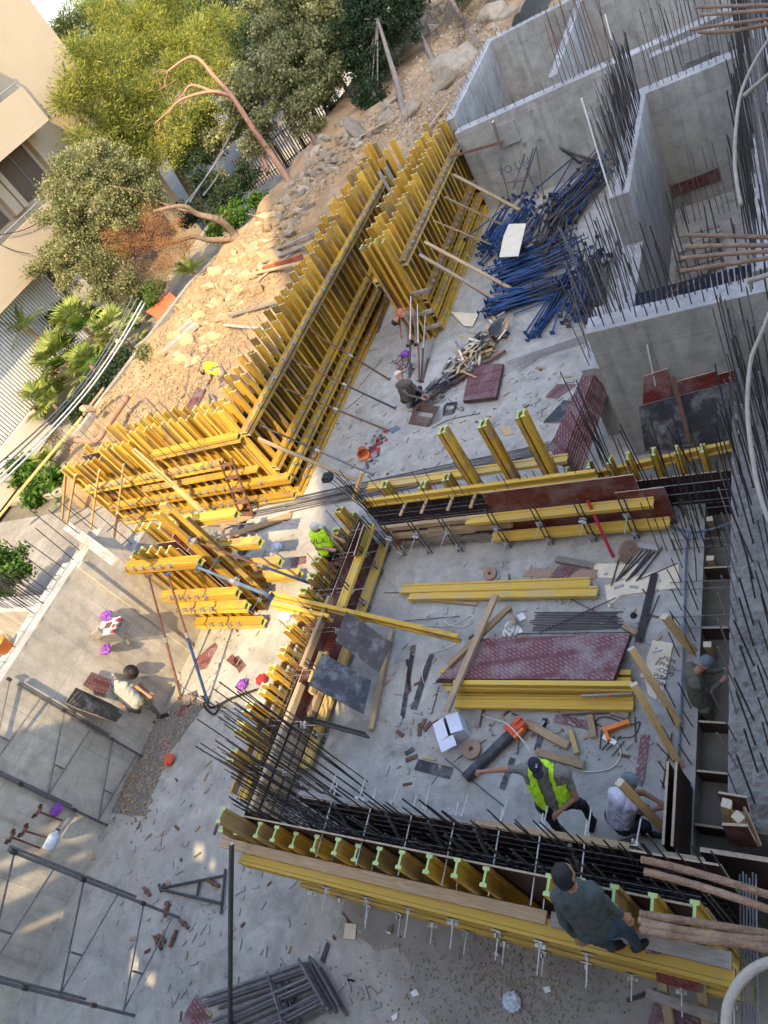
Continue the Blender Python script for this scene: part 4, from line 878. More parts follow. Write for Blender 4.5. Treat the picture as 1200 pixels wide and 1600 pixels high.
tk = [WY(318, 330, 33.5), WY(280, 270, 34), WY(240, 190, 35), WY(200, 110, 37)]; tk[0].z = -.3; curve_tube(tk, .3, BARK, pn, 'trunk', 9, 6, rr=.1)
for c, R_ in cl[::2]: curve_tube([tk[2], (tk[2] + Vector(c)) / 2 + Vector((0, 0, -.4)), Vector(c)], .09, BARK, pn, 'branch', 5, 4, rr=.03)
# dark conifers behind
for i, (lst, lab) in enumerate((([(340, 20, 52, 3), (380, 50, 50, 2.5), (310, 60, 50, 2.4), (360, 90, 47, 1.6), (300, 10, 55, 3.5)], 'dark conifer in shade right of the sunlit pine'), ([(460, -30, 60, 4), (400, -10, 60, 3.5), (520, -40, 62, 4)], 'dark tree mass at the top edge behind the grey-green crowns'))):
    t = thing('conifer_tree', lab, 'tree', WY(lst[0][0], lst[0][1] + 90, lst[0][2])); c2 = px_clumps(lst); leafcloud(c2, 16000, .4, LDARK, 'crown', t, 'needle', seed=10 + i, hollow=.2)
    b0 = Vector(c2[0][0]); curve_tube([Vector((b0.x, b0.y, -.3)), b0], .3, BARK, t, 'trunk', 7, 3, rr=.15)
# leaning carob with a dead patch
cb_ = thing('carob_tree', 'leaning tree with a broad grey-green crown and a dead orange patch', 'tree', WT(405, 392))
root = WT(403, 392, -.1); kn = root + Vector((-1.1, -.3, 1.0)); 
def wpt(x, y, yy): return WY(x, y, yy)
l1 = wpt(372, 372, 24.2); l2 = wpt(345, 345, 24.0); l3 = wpt(310, 335, 23.8); l4 = wpt(285, 322, 23.5)
curve_tube([root, l1, l2, l3, l4, wpt(240, 330, 23)], .2, BARK, cb_, 'trunk', 9, 6, rr=.06)
curve_tube([l1, wpt(330, 375, 23.8), wpt(300, 370, 23.4), wpt(268, 380, 23), wpt(200, 380, 22.5)], .15, BARK, cb_, 'branch', 8, 6, rr=.04)
curve_tube([l2, wpt(333, 350, 24.3), wpt(350, 335, 24.6), wpt(351, 328, 24.7)], .06, BARK, cb_, 'branch', 6, 4, rr=.03)
curve_tube([l3, wpt(260, 320, 23.9), wpt(220, 300, 23.5), wpt(170, 290, 23)], .07, BARK, cb_, 'branch', 6, 5, rr=.02)
cl = px_clumps([(60, 420, 20.6, .5), (210, 270, 24.5, .6), (80, 300, 22.6, .5), (150, 260, 24, 1.3), (190, 280, 24, 1.2), (110, 290, 23, 1.2), (150, 320, 23, 1.5), (100, 350, 22, 1.2), (130, 390, 21.5, 1.3), (90, 395, 21.5, .9), (180, 350, 22.5, 1.2), (170, 410, 21.5, 1.1), (215, 300, 24, 1.0), (120, 430, 21, .9), (75, 400, 21, .6), (200, 440, 21, .9), (165, 445, 20.8, .8), (235, 310, 23.8, .7), (105, 260, 23.6, .7)])
leafcloud(cl, 80000, .075, LOLIV, 'crown', cb_, seed=5, hollow=.5)
leafcloud(px_clumps([(205, 335, 23.4, .9), (235, 345, 23, 1.0), (262, 370, 22.8, .95), (225, 385, 22.3, 1.0), (262, 405, 22.3, .85), (195, 318, 23.6, .7), (240, 425, 21.9, .8), (190, 370, 22, .8), (285, 380, 23, .5)]), 26000, .075, LDEAD, 'dead_foliage', cb_, 'needle', seed=6, hollow=.2)
leafcloud(px_clumps([(200, 420, 21.3, 1.0), (240, 440, 21.2, .9), (210, 460, 20.8, .9), (160, 450, 20.8, .8)]), 12000, .09, LTWIG, 'inner_twigs', cb_, 'needle', seed=7, hollow=.1)
leafcloud(px_clumps([(225, 465, 20.8, .5), (240, 455, 21, .5), (210, 475, 20.6, .4)]), 7000, .08, LGRN, 'low_shoots', cb_, seed=8)
# bare pink trunk
pk_ = thing('bare_tree', 'bare pinkish trunk bending left with forked twigs at the rubble edge', 'tree', WT(455, 288))
r0_ = WT(456, 290, -.1); a = wpt(430, 250, 30.3); b_ = wpt(395, 200, 30.6); c_ = wpt(362, 150, 31); 
curve_tube([r0_, a, b_, c_, wpt(335, 120, 31.3), wpt(310, 92, 31.5), wpt(290, 92, 31.4), wpt(262, 112, 31)], .17, BARKP, pk_, 'trunk', 8, 6, rr=.04)
curve_tube([c_, wpt(340, 146, 31), wpt(300, 133, 31), wpt(285, 150, 30.6)], .1, BARKP, pk_, 'branch', 7, 5, rr=.03)
curve_tube([c_, wpt(330, 143, 30.8), wpt(285, 155, 30.3), wpt(262, 175, 30), wpt(240, 195, 29.6)], .09, BARKP, pk_, 'branch', 7, 5, rr=.02)
for k in range(14):
    p = random.choice((wpt(262, 112, 31), wpt(270, 168, 30), wpt(250, 190, 29.8), wpt(285, 150, 30.6))); curve_tube([p, p + Vector((random.uniform(-.6, 0), random.uniform(-.4, .4), random.uniform(-.5, .3))), p + Vector((random.uniform(-1.3, -.3), random.uniform(-.6, .6), random.uniform(-1, .3)))], .02, BARKP, pk_, 'branch', 4, 3, rr=.008)
# grey-green trees of the middle
def tree(lab, lst, trunks, n, size, mat, bark, seed, name='olive_tree', r=.14, hollow=.45, shape='quad'):
    q0 = WT(*trunks[0][0][:2]) if len(trunks[0][0]) == 2 else WY(*trunks[0][0]); t = thing(name, lab, 'tree', q0)
    leafcloud(px_clumps(lst), n, size, mat, 'crown', t, shape, seed=seed, hollow=hollow)
    for tr in trunks:
        P_ = [WT(*p) if len(p) == 2 else WY(*p) for p in tr]; curve_tube(P_, r, bark, t, 'trunk', 8, 5, rr=r * .4)
    c0 = WY(*trunks[0][-1])
    for c, R_ in px_clumps(lst)[:8]: curve_tube([c0, (c0 + Vector(c)) / 2, Vector(c)], .05, bark, t, 'branch', 5, 3, rr=.015)
    return t
tree('grey-green tree with pale twigs right of the bare pink trunk', [(380, 130, 33, 1.2), (420, 110, 33, 1.3), (450, 150, 32.5, 1.1), (400, 190, 31.5, .9), (470, 190, 32, .9), (440, 60, 35, 1.5), (400, 230, 31, .7), (350, 200, 31.5, .8), (370, 170, 32, .8), (420, 20, 36, 1.5), (330, 230, 31, .8), (350, 280, 30, .7)], [[(480, 262), (462, 232, 31.5), (430, 195, 32), (410, 150, 33)]], 34000, .11, LOLIV, BARKG, 21, r=.1)
tree('tall loose grey-green tree at the top centre', [(470, 30, 37, 1.7), (510, 60, 36.5, 1.6), (480, 90, 35.5, 1.4), (530, 20, 38, 1.5), (500, 120, 34.5, 1.1), (450, 110, 35, 1.1), (490, 150, 33.5, .9), (520, 110, 35, 1.0), (460, -10, 39, 1.8), (530, 60, 37, 1.3)], [[(508, 225, 34.5), (490, 180, 35), (485, 120, 35.5)], [(560, 170, 36), (530, 120, 36.5), (512, 85, 36.5)]], 40000, .12, LOLIV, BARK, 22, r=.15)
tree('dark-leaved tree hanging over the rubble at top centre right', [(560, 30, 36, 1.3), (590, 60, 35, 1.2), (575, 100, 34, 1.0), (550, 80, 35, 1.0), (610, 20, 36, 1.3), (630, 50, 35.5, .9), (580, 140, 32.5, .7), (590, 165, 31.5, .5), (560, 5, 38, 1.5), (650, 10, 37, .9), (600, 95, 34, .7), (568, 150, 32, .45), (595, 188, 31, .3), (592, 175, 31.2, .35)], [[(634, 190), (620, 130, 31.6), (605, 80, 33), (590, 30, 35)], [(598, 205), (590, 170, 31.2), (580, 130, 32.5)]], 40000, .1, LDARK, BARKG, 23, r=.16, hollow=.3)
for i, (a, b_, c_) in enumerate((((500, 235), (478, 190, 34), (470, 150, 35)), ((530, 225), (512, 180, 35), (500, 140, 36)), ((418, 268), (405, 225, 32), (385, 180, 33)))):
    t = thing('slim_tree', ['slim dark trunk left of the fence post', 'slim dark trunk beside the white post', 'slim pale trunk beside the bare pink tree'][i], 'tree', WT(*a)); curve_tube([WT(*a), WY(*b_), WY(*c_)], .12, BARK if i < 2 else BARKP, t, 'trunk', 8, 5, rr=.06); leafcloud([(WY(*c_), (.9, .9, .7))], 3500, .1, LOLIV, 'crown', t, seed=70 + i)
tree('slim trunk leaning left above the dry slope', [(640, -20, 39, 1.3), (670, -30, 40, 1.5), (650, 10, 38, .6)], [[(678, 100), (660, 60, 36), (632, 5, 38), (620, -20, 39)]], 6000, .11, LDARK, BARKG, 24, r=.13)
tree('slim trunk beside the far wall top', [(700, -30, 40, 1.4), (740, -20, 40, 1.2), (680, 0, 39, .5)], [[(745, 68), (725, 35, 37), (705, 0, 38.5), (695, -20, 39.5)]], 7000, .11, LDARK, BARKG, 25, r=.16)
for i, (lst, lab, mat, n) in enumerate((([(320, 290, 28.5, 1.1), (350, 310, 27.5, 1.0), (300, 250, 30, 1.1), (380, 280, 28.5, .9), (340, 340, 26.5, .8), (300, 330, 27, .8)], 'dense dark green bush mass behind the bank', LDARK, 16000), ([(370, 335, 26, .8), (350, 350, 25.5, .6), (400, 310, 27, .6), (335, 365, 25, .5)], 'bright green creeper spilling over the garden wall', LGRN, 9000), ([(300, 200, 31, 1.0), (285, 235, 30, .8), (320, 180, 32, .9)], 'yellow-green bush under the pine', LPINE, 9000), ([(545, 215, 36, .5), (520, 165, 37, .5)], 'small green plants behind the fence', LGRN, 2500), ([(225, 555, 17.3, .42), (232, 565, 17.1, .35)], 'round dusty green shrub on the sunlit bank', LOLIV, 7000), ([(720, 30, 36, 1.2), (760, 10, 36, 1.2), (740, 60, 34, .9), (750, 90, 32, .8), (690, 60, 36, .6)], 'dry brown scrub on the slope beside the far rooms', LTWIG, 12000), ([(0, 880, 7.0, .7), (15, 900, 6.8, .6), (-10, 920, 6.6, .7), (10, 940, 6.2, .4)], 'green bush at the left edge beside the buttress wall', LGRN, 12000), ([(40, 735, 13.2, .7), (90, 750, 12.6, .6), (110, 790, 12.0, .5), (60, 770, 12.2, .5)], 'broad-leaved yellow-green bush beside the road', LGRN, 8000), ([(150, 620, 16, .7), (120, 640, 15.5, .6), (170, 590, 16.8, .6), (185, 560, 17.5, .6)], 'dark shrub in the garden corner beneath the cables', LDARK, 9000), ([(110, 700, 14, .5), (130, 730, 13, .4), (85, 680, 14.5, .4)], 'grey scrubby bush behind the corner form', LTWIG, 5000))):
    t = thing('bush', lab, 'bush', WY(lst[0][0], lst[0][1], lst[0][2])); c3 = px_clumps(lst); sz = .16 if 'broad' in lab else .09
    leafcloud(c3, n, sz, mat, 'foliage', t, 'needle' if mat is LTWIG else 'quad', seed=40 + i, hollow=.3)
    for c, R_ in c3[:4]: rod((c[0] + .1, c[1], c[2] - R_[2] - .4), (c[0], c[1], c[2]), .02, BARK, t, 'stem', 5)
def fan(p, r, parent, nl=16, mat=LPALM, droop=.5, name='frond', blades=14, feather=False):
    """palm crown: every frond its own part, with separate leaflets"""
    for i in range(nl):
        az = 2 * math.pi * i / nl + random.uniform(-.2, .2); el = random.uniform(.05, 1.2); d_ = Vector((math.cos(az) * math.cos(el), math.sin(az) * math.cos(el), math.sin(el))); V = []; F = []
        side = d_.cross(Vector((0, 0, 1))).normalized(); L_ = r * random.uniform(.8, 1.1)
        def q(s): return d_ * (L_ * s) + Vector((0, 0, -droop * L_ * s * s))
        if feather:
            for k in range(blades):
                s = .15 + .85 * k / blades; b0 = q(s)
                for sg in (-1, 1):
                    tip = b0 + side * sg * L_ * .28 * (1 - s * .6) + d_ * L_ * .12; n0 = len(V); w_ = .02; V += [b0 - d_ * w_, b0 + d_ * w_, tip]; F.append((n0, n0 + 1, n0 + 2))
            n0 = len(V); V += [q(0) + side * .012, q(0) - side * .012, q(.5) - side * .012, q(.5) + side * .012, q(1)]; F += [(n0, n0 + 1, n0 + 2, n0 + 3), (n0 + 3, n0 + 2, n0 + 4)]
        else:
            c = q(.5); up_ = side.cross(d_)
            for k in range(blades):
                a = (k / (blades - 1) - .5) * 2.7; dd = (d_ * math.cos(a) + side * math.sin(a)); tip = c + dd * L_ * .55 + Vector((0, 0, -.12 * L_ * random.random())); m_ = c + dd * L_ * .3; n0 = len(V); o_ = up_.cross(dd) * L_ * .035 + up_ * .01
                V += [c, m_ + o_, tip, m_ - o_]; F.append((n0, n0 + 1, n0 + 2, n0 + 3))
            n0 = len(V); V += [q(0) + side * .01, q(0) - side * .01, c]; F.append((n0, n0 + 1, n0 + 2))
        place(name, fromdata(name, V, F, [mat]), T(p), parent)
for i, (x, y, yy, r, lab, ft) in enumerate(((300, 425, 22.6, 1.35, 'bright green cycad by the garden wall', True), (120, 500, 19.5, 1.45, 'fan palm in front of the white slatted screen', False), (180, 515, 19.0, 1.3, 'fan palm beneath the bundle of cables', False), (95, 560, 18.2, 1.6, 'large drooping fan palm with yellowing skirt', False), (70, 620, 16.8, 1.4, 'small fan palm in front of the pale base wall', False), (140, 570, 17.8, 1.3, 'bright fan palm in the middle of the palm clump', False), (40, 510, 19.0, 1.5, 'feathery palm leaning before the screen at the left edge', True), (80, 720, 13.6, 1.1, 'spiky agave-like palm beside the raking timber', True))):
    p = WY(x, y, yy); t = thing('palm', lab, 'palm', (p.x, p.y, max(p.z - 1.4, 0))); fan(p, r, t, 22 if ft else 16, LPALM, .35 if ft else .5, feather=ft, blades=18 if ft else 13)
    if not ft: fan(p + Vector((.1, .1, -.45)), r * .9, t, 10, LGRN if i % 2 else LPALM, .8)
    if 'yellow' in lab:
        for k in range(3): fan(p + Vector((random.uniform(-.5, .5), random.uniform(-.6, .6), -.3)), .8, t, 8, LDEAD if k == 0 else LPALM, .9, feather=True)
    curve_tube([(p.x, p.y, max(p.z - 2, -.1)), p], .09, BARK, t, 'stem', 7, 2)
prism([WY(232, 490, 20.4), WY(268, 458, 21.2), WY(280, 470, 20.9), WY(258, 505, 19.9)], .02, ORANGER, 'orange_netting', up=(0, 0, 1), edge=ORANGER); setp(bpy.data.objects['orange_netting'], 'crumpled orange-red sheet beside the cycad', 'sheet')
# cables across the left
for i, (a, b_, sg) in enumerate((((-20, 752), (215, 465), .35), ((-20, 765), (222, 470), .3), ((-20, 740), (208, 462), .4), ((-20, 775), (226, 474), .28))):
    A_, B_ = W(*a, 5.2 + .06 * i), W(*b_, 4.2 + .05 * i); m1 = A_.lerp(B_, .5) - Vector((0, 0, sg)); o = curve_tube([A_, A_.lerp(B_, .25) - Vector((0, 0, sg * .7)), m1, A_.lerp(B_, .75) - Vector((0, 0, sg * .7)), B_], .022, CABLE if i % 2 else REBL, None, 'overhead_cable', 6, 6)
    setp(o, ['second overhead cable from the left above the palms', 'third overhead cable above the palms', 'leftmost overhead cable above the palms', 'rightmost overhead cable above the palms'][i], 'cable', 'overhead cables above the palms')
for i, (a, b_) in enumerate((((297, 315), (372, 190)), ((290, 318), (350, 235)), ((318, 305), (350, 258)))):
    o = curve_tube([W(*a, 4.3), W((a[0] + b_[0]) / 2 + 2, (a[1] + b_[1]) / 2, 4.2), W(*b_, 4.6)], .03, REBL, None, 'overhead_cable', 6, 5); setp(o, ['longest grey cable left of the bare trunk', 'second grey cable left of the bare trunk', 'short grey cable left of the bare trunk'][i], 'cable', 'cables by the bare trunk')
for a, b_, c_ in (((0, 367), (40, 358), (84, 334)), ((0, 382), (24, 392), (48, 397))):
    o = curve_tube([WX(*a, -28.6), WX(*b_, -28.6), WX(*c_, -28.6)], .018, BLACK, None, 'wall_cable', 5, 5); setp(o, 'dark wire slung across the lowest balcony front' if a[1] < 370 else 'short dark wire under the balcony wire', 'wire')
# ================================================================== PROPS, BRACES, STEEL
def prop(A, B, lab, grp=None, m1=RUST, m2=RUST, split=.5, r=.028, cat='prop', base=True):
    A, B = Vector(A), Vector(B); t = thing('steel_prop', lab, cat, B, grp); C_ = A.lerp(B, split)
    rod(C_, B, r, m2, t, 'outer_tube', 8); rod(A, C_ + (B - A).normalized() * .1, r * .78, m1, t, 'inner_tube', 8)
    rod(C_ - (B - A).normalized() * .06, C_ + (B - A).normalized() * .06, r * 1.35, ZINC, t, 'collar', 8)
    if base:
        M, _ = frame(B, B + (B - A)); 
        for P_ in (A, B): bx(P_ - (B - A).normalized() * .004, P_ + (B - A).normalized() * .004, .13, .13, m2, t, 'end_plate')
    return t
X1 = -11.8
prop(WX(543, 400, X1), W(625, 482), 'first brace of the long form, brown above and blue below, beside the bending worker', None, RUST, BLUE)
prop(WX(485, 517, X1), W(608, 593), 'rusty brace of the long form ending left of the squatting man', None)
prop(WX(458, 563, X1), W(617, 638), 'rusty brace of the long form ending below the squatting man', None, RUST, STEELD)
prop(WX(440, 605, X1), W(607, 673), 'rusty brace of the long form ending at the small grey board', None)
prop(WX(407, 665, X1), W(583, 742), 'dark brace of the long form nearest the corner', None, STEELD, SCAF)
prop(WX(613, 405, X1), W(590, 520), 'thin upright brown prop leaning on the far end of the long form', None, RUST, RUST)
setp(timber(WX(403, 685, X1), W(555, 750, .1), .09, .04, TIM, None, 'brace_board'), 'pale board bracing the corner of the long form', 'board')
setp(timber(W(553, 780, .9), W(566, 738, 1.3), .1, .08, TIMN, None, 'brace_board'), 'short fresh timber sticking up at the corner of the room form', 'board')
for i, (a, b_) in enumerate((((708, 273), (812, 328)), ((695, 308), (795, 356)), ((678, 345), (775, 385)), ((663, 378), (800, 452)), ((655, 398), (778, 470)))):
    setp(timber(WX(*a, -9.15), W(*b_, .25 if i else .9), .1, .045, TIM, None, 'brace_board', up=(0, 0, 1)), ['topmost timber brace between the right-hand form and the scaffold frames', 'second timber brace of the right-hand form, ending above the cream sheet', 'third timber brace of the right-hand form, ending left of the cream sheet', 'fourth timber brace of the right-hand form, ending at the blue heap', 'lowest timber brace of the right-hand form'][i], 'board', 'timber braces of the right-hand form')
prop(WX(656, 395, -9.15), W(777, 474), 'blue prop running from the right-hand form into the heap', None, BLUE, BLUE)
for i, (a, b_) in enumerate((((645, 465), (640, 590)), ((652, 472), (655, 595)), ((665, 488), (658, 596)), ((678, 520), (660, 598)))):
    A_ = WY(a[0], a[1], 15.5) if i else WY(642, 462, 15.4); prop(A_, W(b_[0], b_[1], 0), ['leftmost prop of the bundle standing behind the squatting man', 'second prop of the bundle behind the squatting man', 'third prop of the bundle behind the squatting man', 'rightmost prop of the bundle behind the squatting man'][i], 'props bracing the end of the right-hand form', ZINC, RUST if i % 2 else STEELD)
for i, (x, y) in enumerate(((655, 458), (661, 490), (673, 512))): bx(WY(x - 13, y + 2, 15.45), WY(x + 15, y - 5, 15.45), .09, .09, TIMG, rf, 'packing_block')
for a, b_, lab, m1, m2 in ((((312, 885), 2.5), ((540, 960), .3), '', ZINC, BLUEP),):
    pass
prop(WY(310, 887, 5.75), WY(424, 932, 5.2), 'pale blue push-pull prop meeting the end of the loose yellow beam', None, BLUEP, BLUEP, r=.035)
prop(WX(296, 843, -11.3), W(488, 913, .1), 'long prop brown above and blue below, crossing behind the small form', None, RUST, BLUE, .55, r=.03)
prop(WY(262, 897, 5.6), W(325, 1098), 'raking prop with a brown upper and blue lower tube in the sunlit corner', None, RUST, BLUE, .45, r=.033)
prop(WY(232, 900, 5.6), W(283, 1090), 'raking brown prop left of the two-coloured one', None, RUST, RUST, .5, r=.028)
prop(WY(705, 248, 21.9), WX(695, 255, -9.2), 'dark horizontal strut', None) if False else None
setp(bx(WX(703, 245, -9.15), WY(785, 222, 21.8), .07, .07, RUST, None, 'strut'), 'rusty horizontal strut against the rear wall beside the form', 'strut')
setp(timber(WY(770, 190, 21.75), WY(782, 232, 21.75), .16, .05, TIMG, None, 'board'), 'short brown board standing against the rear wall by the patch', 'board')
# loose yellow beam bridging the left form
lbm = thing('loose_beam', 'long yellow beam lying across the low left form of the room', 'beam', WY(560, 965, 5.2)); beam(WX(424, 930, -10.0), W(718, 998, .55), (0, 0, 1), lbm, 'beam', False)
beam(WX(431, 938, -10.0) + Vector((0, -.12, 0)), WX(520, 958, -8.5) + Vector((0, -.12, 0)), (0, 0, 1), lbm, 'beam', False)
# timber posts & braces at the left corner form
for i, (a, az, b_, bz, w_) in enumerate((((103, 738), 2.2, (97, 812), .1, .1), ((118, 742), 2.2, (104, 822), .1, .1), ((155, 735), 2.3, (139, 850), .1, .12), ((193, 726), 2.4, (181, 815), .9, .12), ((184, 800), 1.2, (176, 860), 0.1, .14), ((208, 702), 2.75, (322, 805), .5, .13))):
    setp(timber(W(*a, az), W(*b_, bz), w_, .05, RUST if i == 4 else TIMN, None, 'prop_board'), ['first of the pale boards propping the left end of the corner form', 'second of the pale boards propping the left end of the corner form', 'third and longest pale board propping the corner form', 'pale board leaning on the corner form above the maroon one', 'maroon faced board standing below the corner form', 'long pale board lying diagonally down the front of the corner form'][i], 'board', 'boards propping the corner form')
setp(timber(W(-8, 815, 1.2), W(128, 652, 2.4), .2, .05, TIMN, None, 'raking_timber'), 'long doubled timber raking up from the left edge to a flat stone', 'timber'); setp(timber(W(130, 648, 1.9), W(162, 606, 2.2), .16, .05, TIM, None, 'raking_timber'), 'short timber continuing past the flat stone', 'timber')
boulder(W(138, 640, 2.1), .4, RK, 'flat pale stone weighing down the raking timber', None)
curve_tube([W(118, 688, 1.9), W(150, 688, 1.9), W(168, 665, 1.9), W(200, 620, 1.9)], .1, BARKP, None, 'pink_pipe', 10, 5); setp(bpy.data.objects['pink_pipe'], 'bent dusty pink pipe behind the corner form', 'pipe')
for k, (a, b_) in enumerate((((360, 493), (440, 470)), ((385, 430), (480, 408)), ((410, 410), (500, 375)), ((420, 395), (520, 350)), ((350, 508), (420, 515)), ((300, 640), (330, 585)), ((400, 440), (470, 385)), ((620, 180), (560, 215)), ((700, 160), (665, 205)), ((712, 175), (690, 200)))):
    setp(timber(WT(*a, .12), WT(*b_, .12), .16 if k < 4 else .1, .05, TIMG if k in (0, 2, 3, 4) else TIM, None, 'bank_board'), ['grey board lying on the sunlit earth behind the long form', 'board over the tile pile behind the long form', 'dark board lying across the bank below the boulders', 'upper dark board lying across the bank', 'thin stick on the sunlit earth', 'board leaning beside the worker in the yellow vest', 'board between the tiles and the form', 'board on the grey rubble', 'long board by the earth cut next to the room wall', 'second board by the earth cut next to the room wall'][k], 'board')
tp = thing('roof_tile_pile', 'row of stacked red clay tiles behind the long form', 'tile pile', WT(440, 418))
for k in range(12):
    p = WT(416 + k * 5, 424 - k * 1.6, .02); bx(p, p + Vector((.03, .02, .2)), .2, .055, TILE, tp, 'tile', up=(1, -1, 0))
setp(flat([(272, 672), (308, 605), (318, 610), (285, 676)], [2.1, 1.6, 1.6, 2.1], .02, PLYR, 'red_board'), 'maroon board leaning on the form below the worker in the yellow vest', 'board')
setp(rod(W(316, 596, 1.9), W(345, 640, 2.3), .03, ZINC, None, 'bright_tube', 8), 'bright metal tube lying beside the maroon board', 'tube')
# ------------------------------------------------------------------ heap of blue props
GB = 'steel props in the heap by the rear wall'
def heapprop(c, L_, az, z, mat, lab, sl=0.0, r=.022):
    d_ = Vector((math.cos(az), math.sin(az), sl)); c = Vector((c.x, c.y, z)); A_, B_ = c - d_ * L_ / 2, c + d_ * L_ / 2
    A_.z = max(A_.z, .04); B_.z = max(B_.z, .04)
    t = thing('steel_prop', lab, 'prop', A_, GB); m_ = A_.lerp(B_, .58); rod(A_, m_, r, mat, t, 'outer_tube', 7); rod(m_, B_, r * .72, STEELD if random.random() < .5 else mat, t, 'inner_tube', 6)
    d2 = (B_ - A_).normalized(); bx(A_ - d2 * .004, A_ + d2 * .004, .12, .12, mat, t, 'end_plate'); bx(B_ - d2 * .004, B_ + d2 * .004, .11, .11, mat, t, 'end_plate')
def az_px(a, b_): v = W(*b_) - W(*a); return math.atan2(v.y, v.x), v.length
for (n, (a, b_), sp, zz, mat, lab) in ((52, ((780, 405), (830, 335)), (34, 22), .55, BLUE, 'blue prop in the upper stack beside the cream sheet'), (60, ((790, 440), (890, 405)), (18, 26), .5, BLUE, 'blue prop in the middle stack of the heap'), (46, ((775, 487), (880, 455)), (14, 14), .35, BLUE, 'blue prop in the lowest stack of the heap'), (16, ((850, 510), (882, 455)), (16, 10), .25, BLUE, 'blue prop at the lower right of the heap'), (56, ((860, 370), (960, 262)), (22, 26), .7, STEELD, 'dark galvanised prop in the tall upper right part of the heap'), (36, ((860, 400), (880, 330)), (30, 26), .5, STEELD, 'dark prop jumbled in the middle of the heap'), (26, ((915, 490), (935, 420)), (26, 20), .45, STEELD, 'dark prop leaning below the bar curtain'), (18, ((905, 495), (925, 415)), (30, 16), .5, BLUE, 'thin blue prop tangled below the bar curtain')):
    az, L_ = az_px(a, b_); cx, cy = (a[0] + b_[0]) / 2, (a[1] + b_[1]) / 2
    for k in range(n):
        c = W(cx + random.gauss(0, sp[0] * .5), cy + random.gauss(0, sp[1] * .5), 0); z = random.uniform(.04, zz)
        heapprop(c, random.uniform(1.6, 2.5) if mat is BLUE else random.uniform(1.5, 2.8), az + random.gauss(0, .12), z, BLUE if (mat is STEELD and 'upper right' in lab and k % 3 == 0) else mat, lab.replace('dark galvanised', 'blue') if (mat is STEELD and 'upper right' in lab and k % 3 == 0) else lab, random.gauss(0, .08))
flat([(795, 350), (822, 349), (810, 400), (780, 402), (787, 368)], .95, .012, CREAM, 'cream_sheet', 'cream paper-faced sheet with a torn edge lying on the blue heap', 'sheet')
# scaffold frames leaning on the rear wall
def tube(a, b_, par, r=.022, mat=SCAF, name='tube'): return rod(a, b_, r, mat, par, name, 7)
s1 = thing('scaffold', 'thin scaffold frame leaning on the rear wall over the sprayed letters', 'scaffold', WY(800, 300, 21.4))
P_ = lambda x, y, d_=21.6: WY(x, y, d_)
for a, b_ in (((782, 258), (797, 316)), ((820, 240), (802, 296)), ((838, 230), (812, 310)), ((838, 232), (850, 310)), ((800, 282), (845, 272)), ((790, 286), (820, 282)), ((822, 262), (845, 318)), ((833, 232), (815, 300))): tube(P_(*a), P_(*b_), s1)
s2 = thing('scaffold_ladder', 'dark lattice piece hooked over the heap against the rear wall', 'scaffold', WY(900, 250, 21.4))
for a, b_ in (((874, 230), (930, 255)), ((878, 236), (932, 250)), ((905, 252), (970, 248)), ((876, 232), (910, 257)), ((895, 244), (905, 256))): tube(P_(*a), P_(*b_), s2, .03, STEELD)
# ------------------------------------------------------------------ scaffold towers at lower left
def pole(foot, h, par, r=.03, name='post'):
    f = W(*foot); rod(f, f + Vector((0, 0, h)), r, SCAF, par, name, 9); return f
def aframe(lab, f1, f2, h, n, grp='scaffold frames at the lower left'):
    A_, B_ = W(*f1), W(*f2); t = thing('scaffold', lab, 'scaffold', A_, grp)
    for P0 in (A_, B_): rod(P0, P0 + Vector((0, 0, h)), .024, SCAF, t, 'post', 9); 
    for k in range(n):
        z0 = .25 + k * 1.3; z1 = z0 + .62; M1 = A_.lerp(B_, .5)
        for P0, Q0 in ((A_, B_),):
            a = A_ + Vector((0, 0, z1)); rod(a, B_ + Vector((0, 0, z0)), .0145, SCAF, t, 'brace', 7); rod(A_ + Vector((0, 0, z0 - .1)), B_ + Vector((0, 0, z0 + .02)), .0145, SCAF, t, 'brace', 7)
            rod(A_.lerp(B_, .62) + Vector((0, 0, z0)), A_.lerp(B_, .62) + Vector((0, 0, z0 + .2)), .015, SCAF, t, 'strut', 7)
        for P0 in (A_, B_): rod(P0 + Vector((0, 0, z1 - .03)), P0 + Vector((0, 0, z1 + .06)), .034, STEELD, t, 'collar', 9)
    for P0 in (A_, B_): rod(P0 + Vector((.0, .05, h * .3)), P0 + Vector((0, .05, h)), .02, SCAF, t, 'post', 8)
    return t
aframe('scaffold frame standing below the two men at the plywood', (222, 1182), (168, 1290), 3.3, 3)
aframe('nearest scaffold frame at the lower left, its feet above the pipe fittings', (280, 1434), (210, 1587), 3.6, 3)
t = thing('steel_bracket', 'dark triangular bracket frame lying on the slab beside the tall prop', 'bracket', W(300, 1390))
for a, b_ in (((352, 1358), (345, 1428)), ((252, 1388), (351, 1368)), ((252, 1390), (345, 1412)), ((311, 1378), (308, 1399)), ((248, 1382), (252, 1393)), ((257, 1380), (252, 1390))): tube(W(*a, .05), W(*b_, .05), t, .024, STEELD)
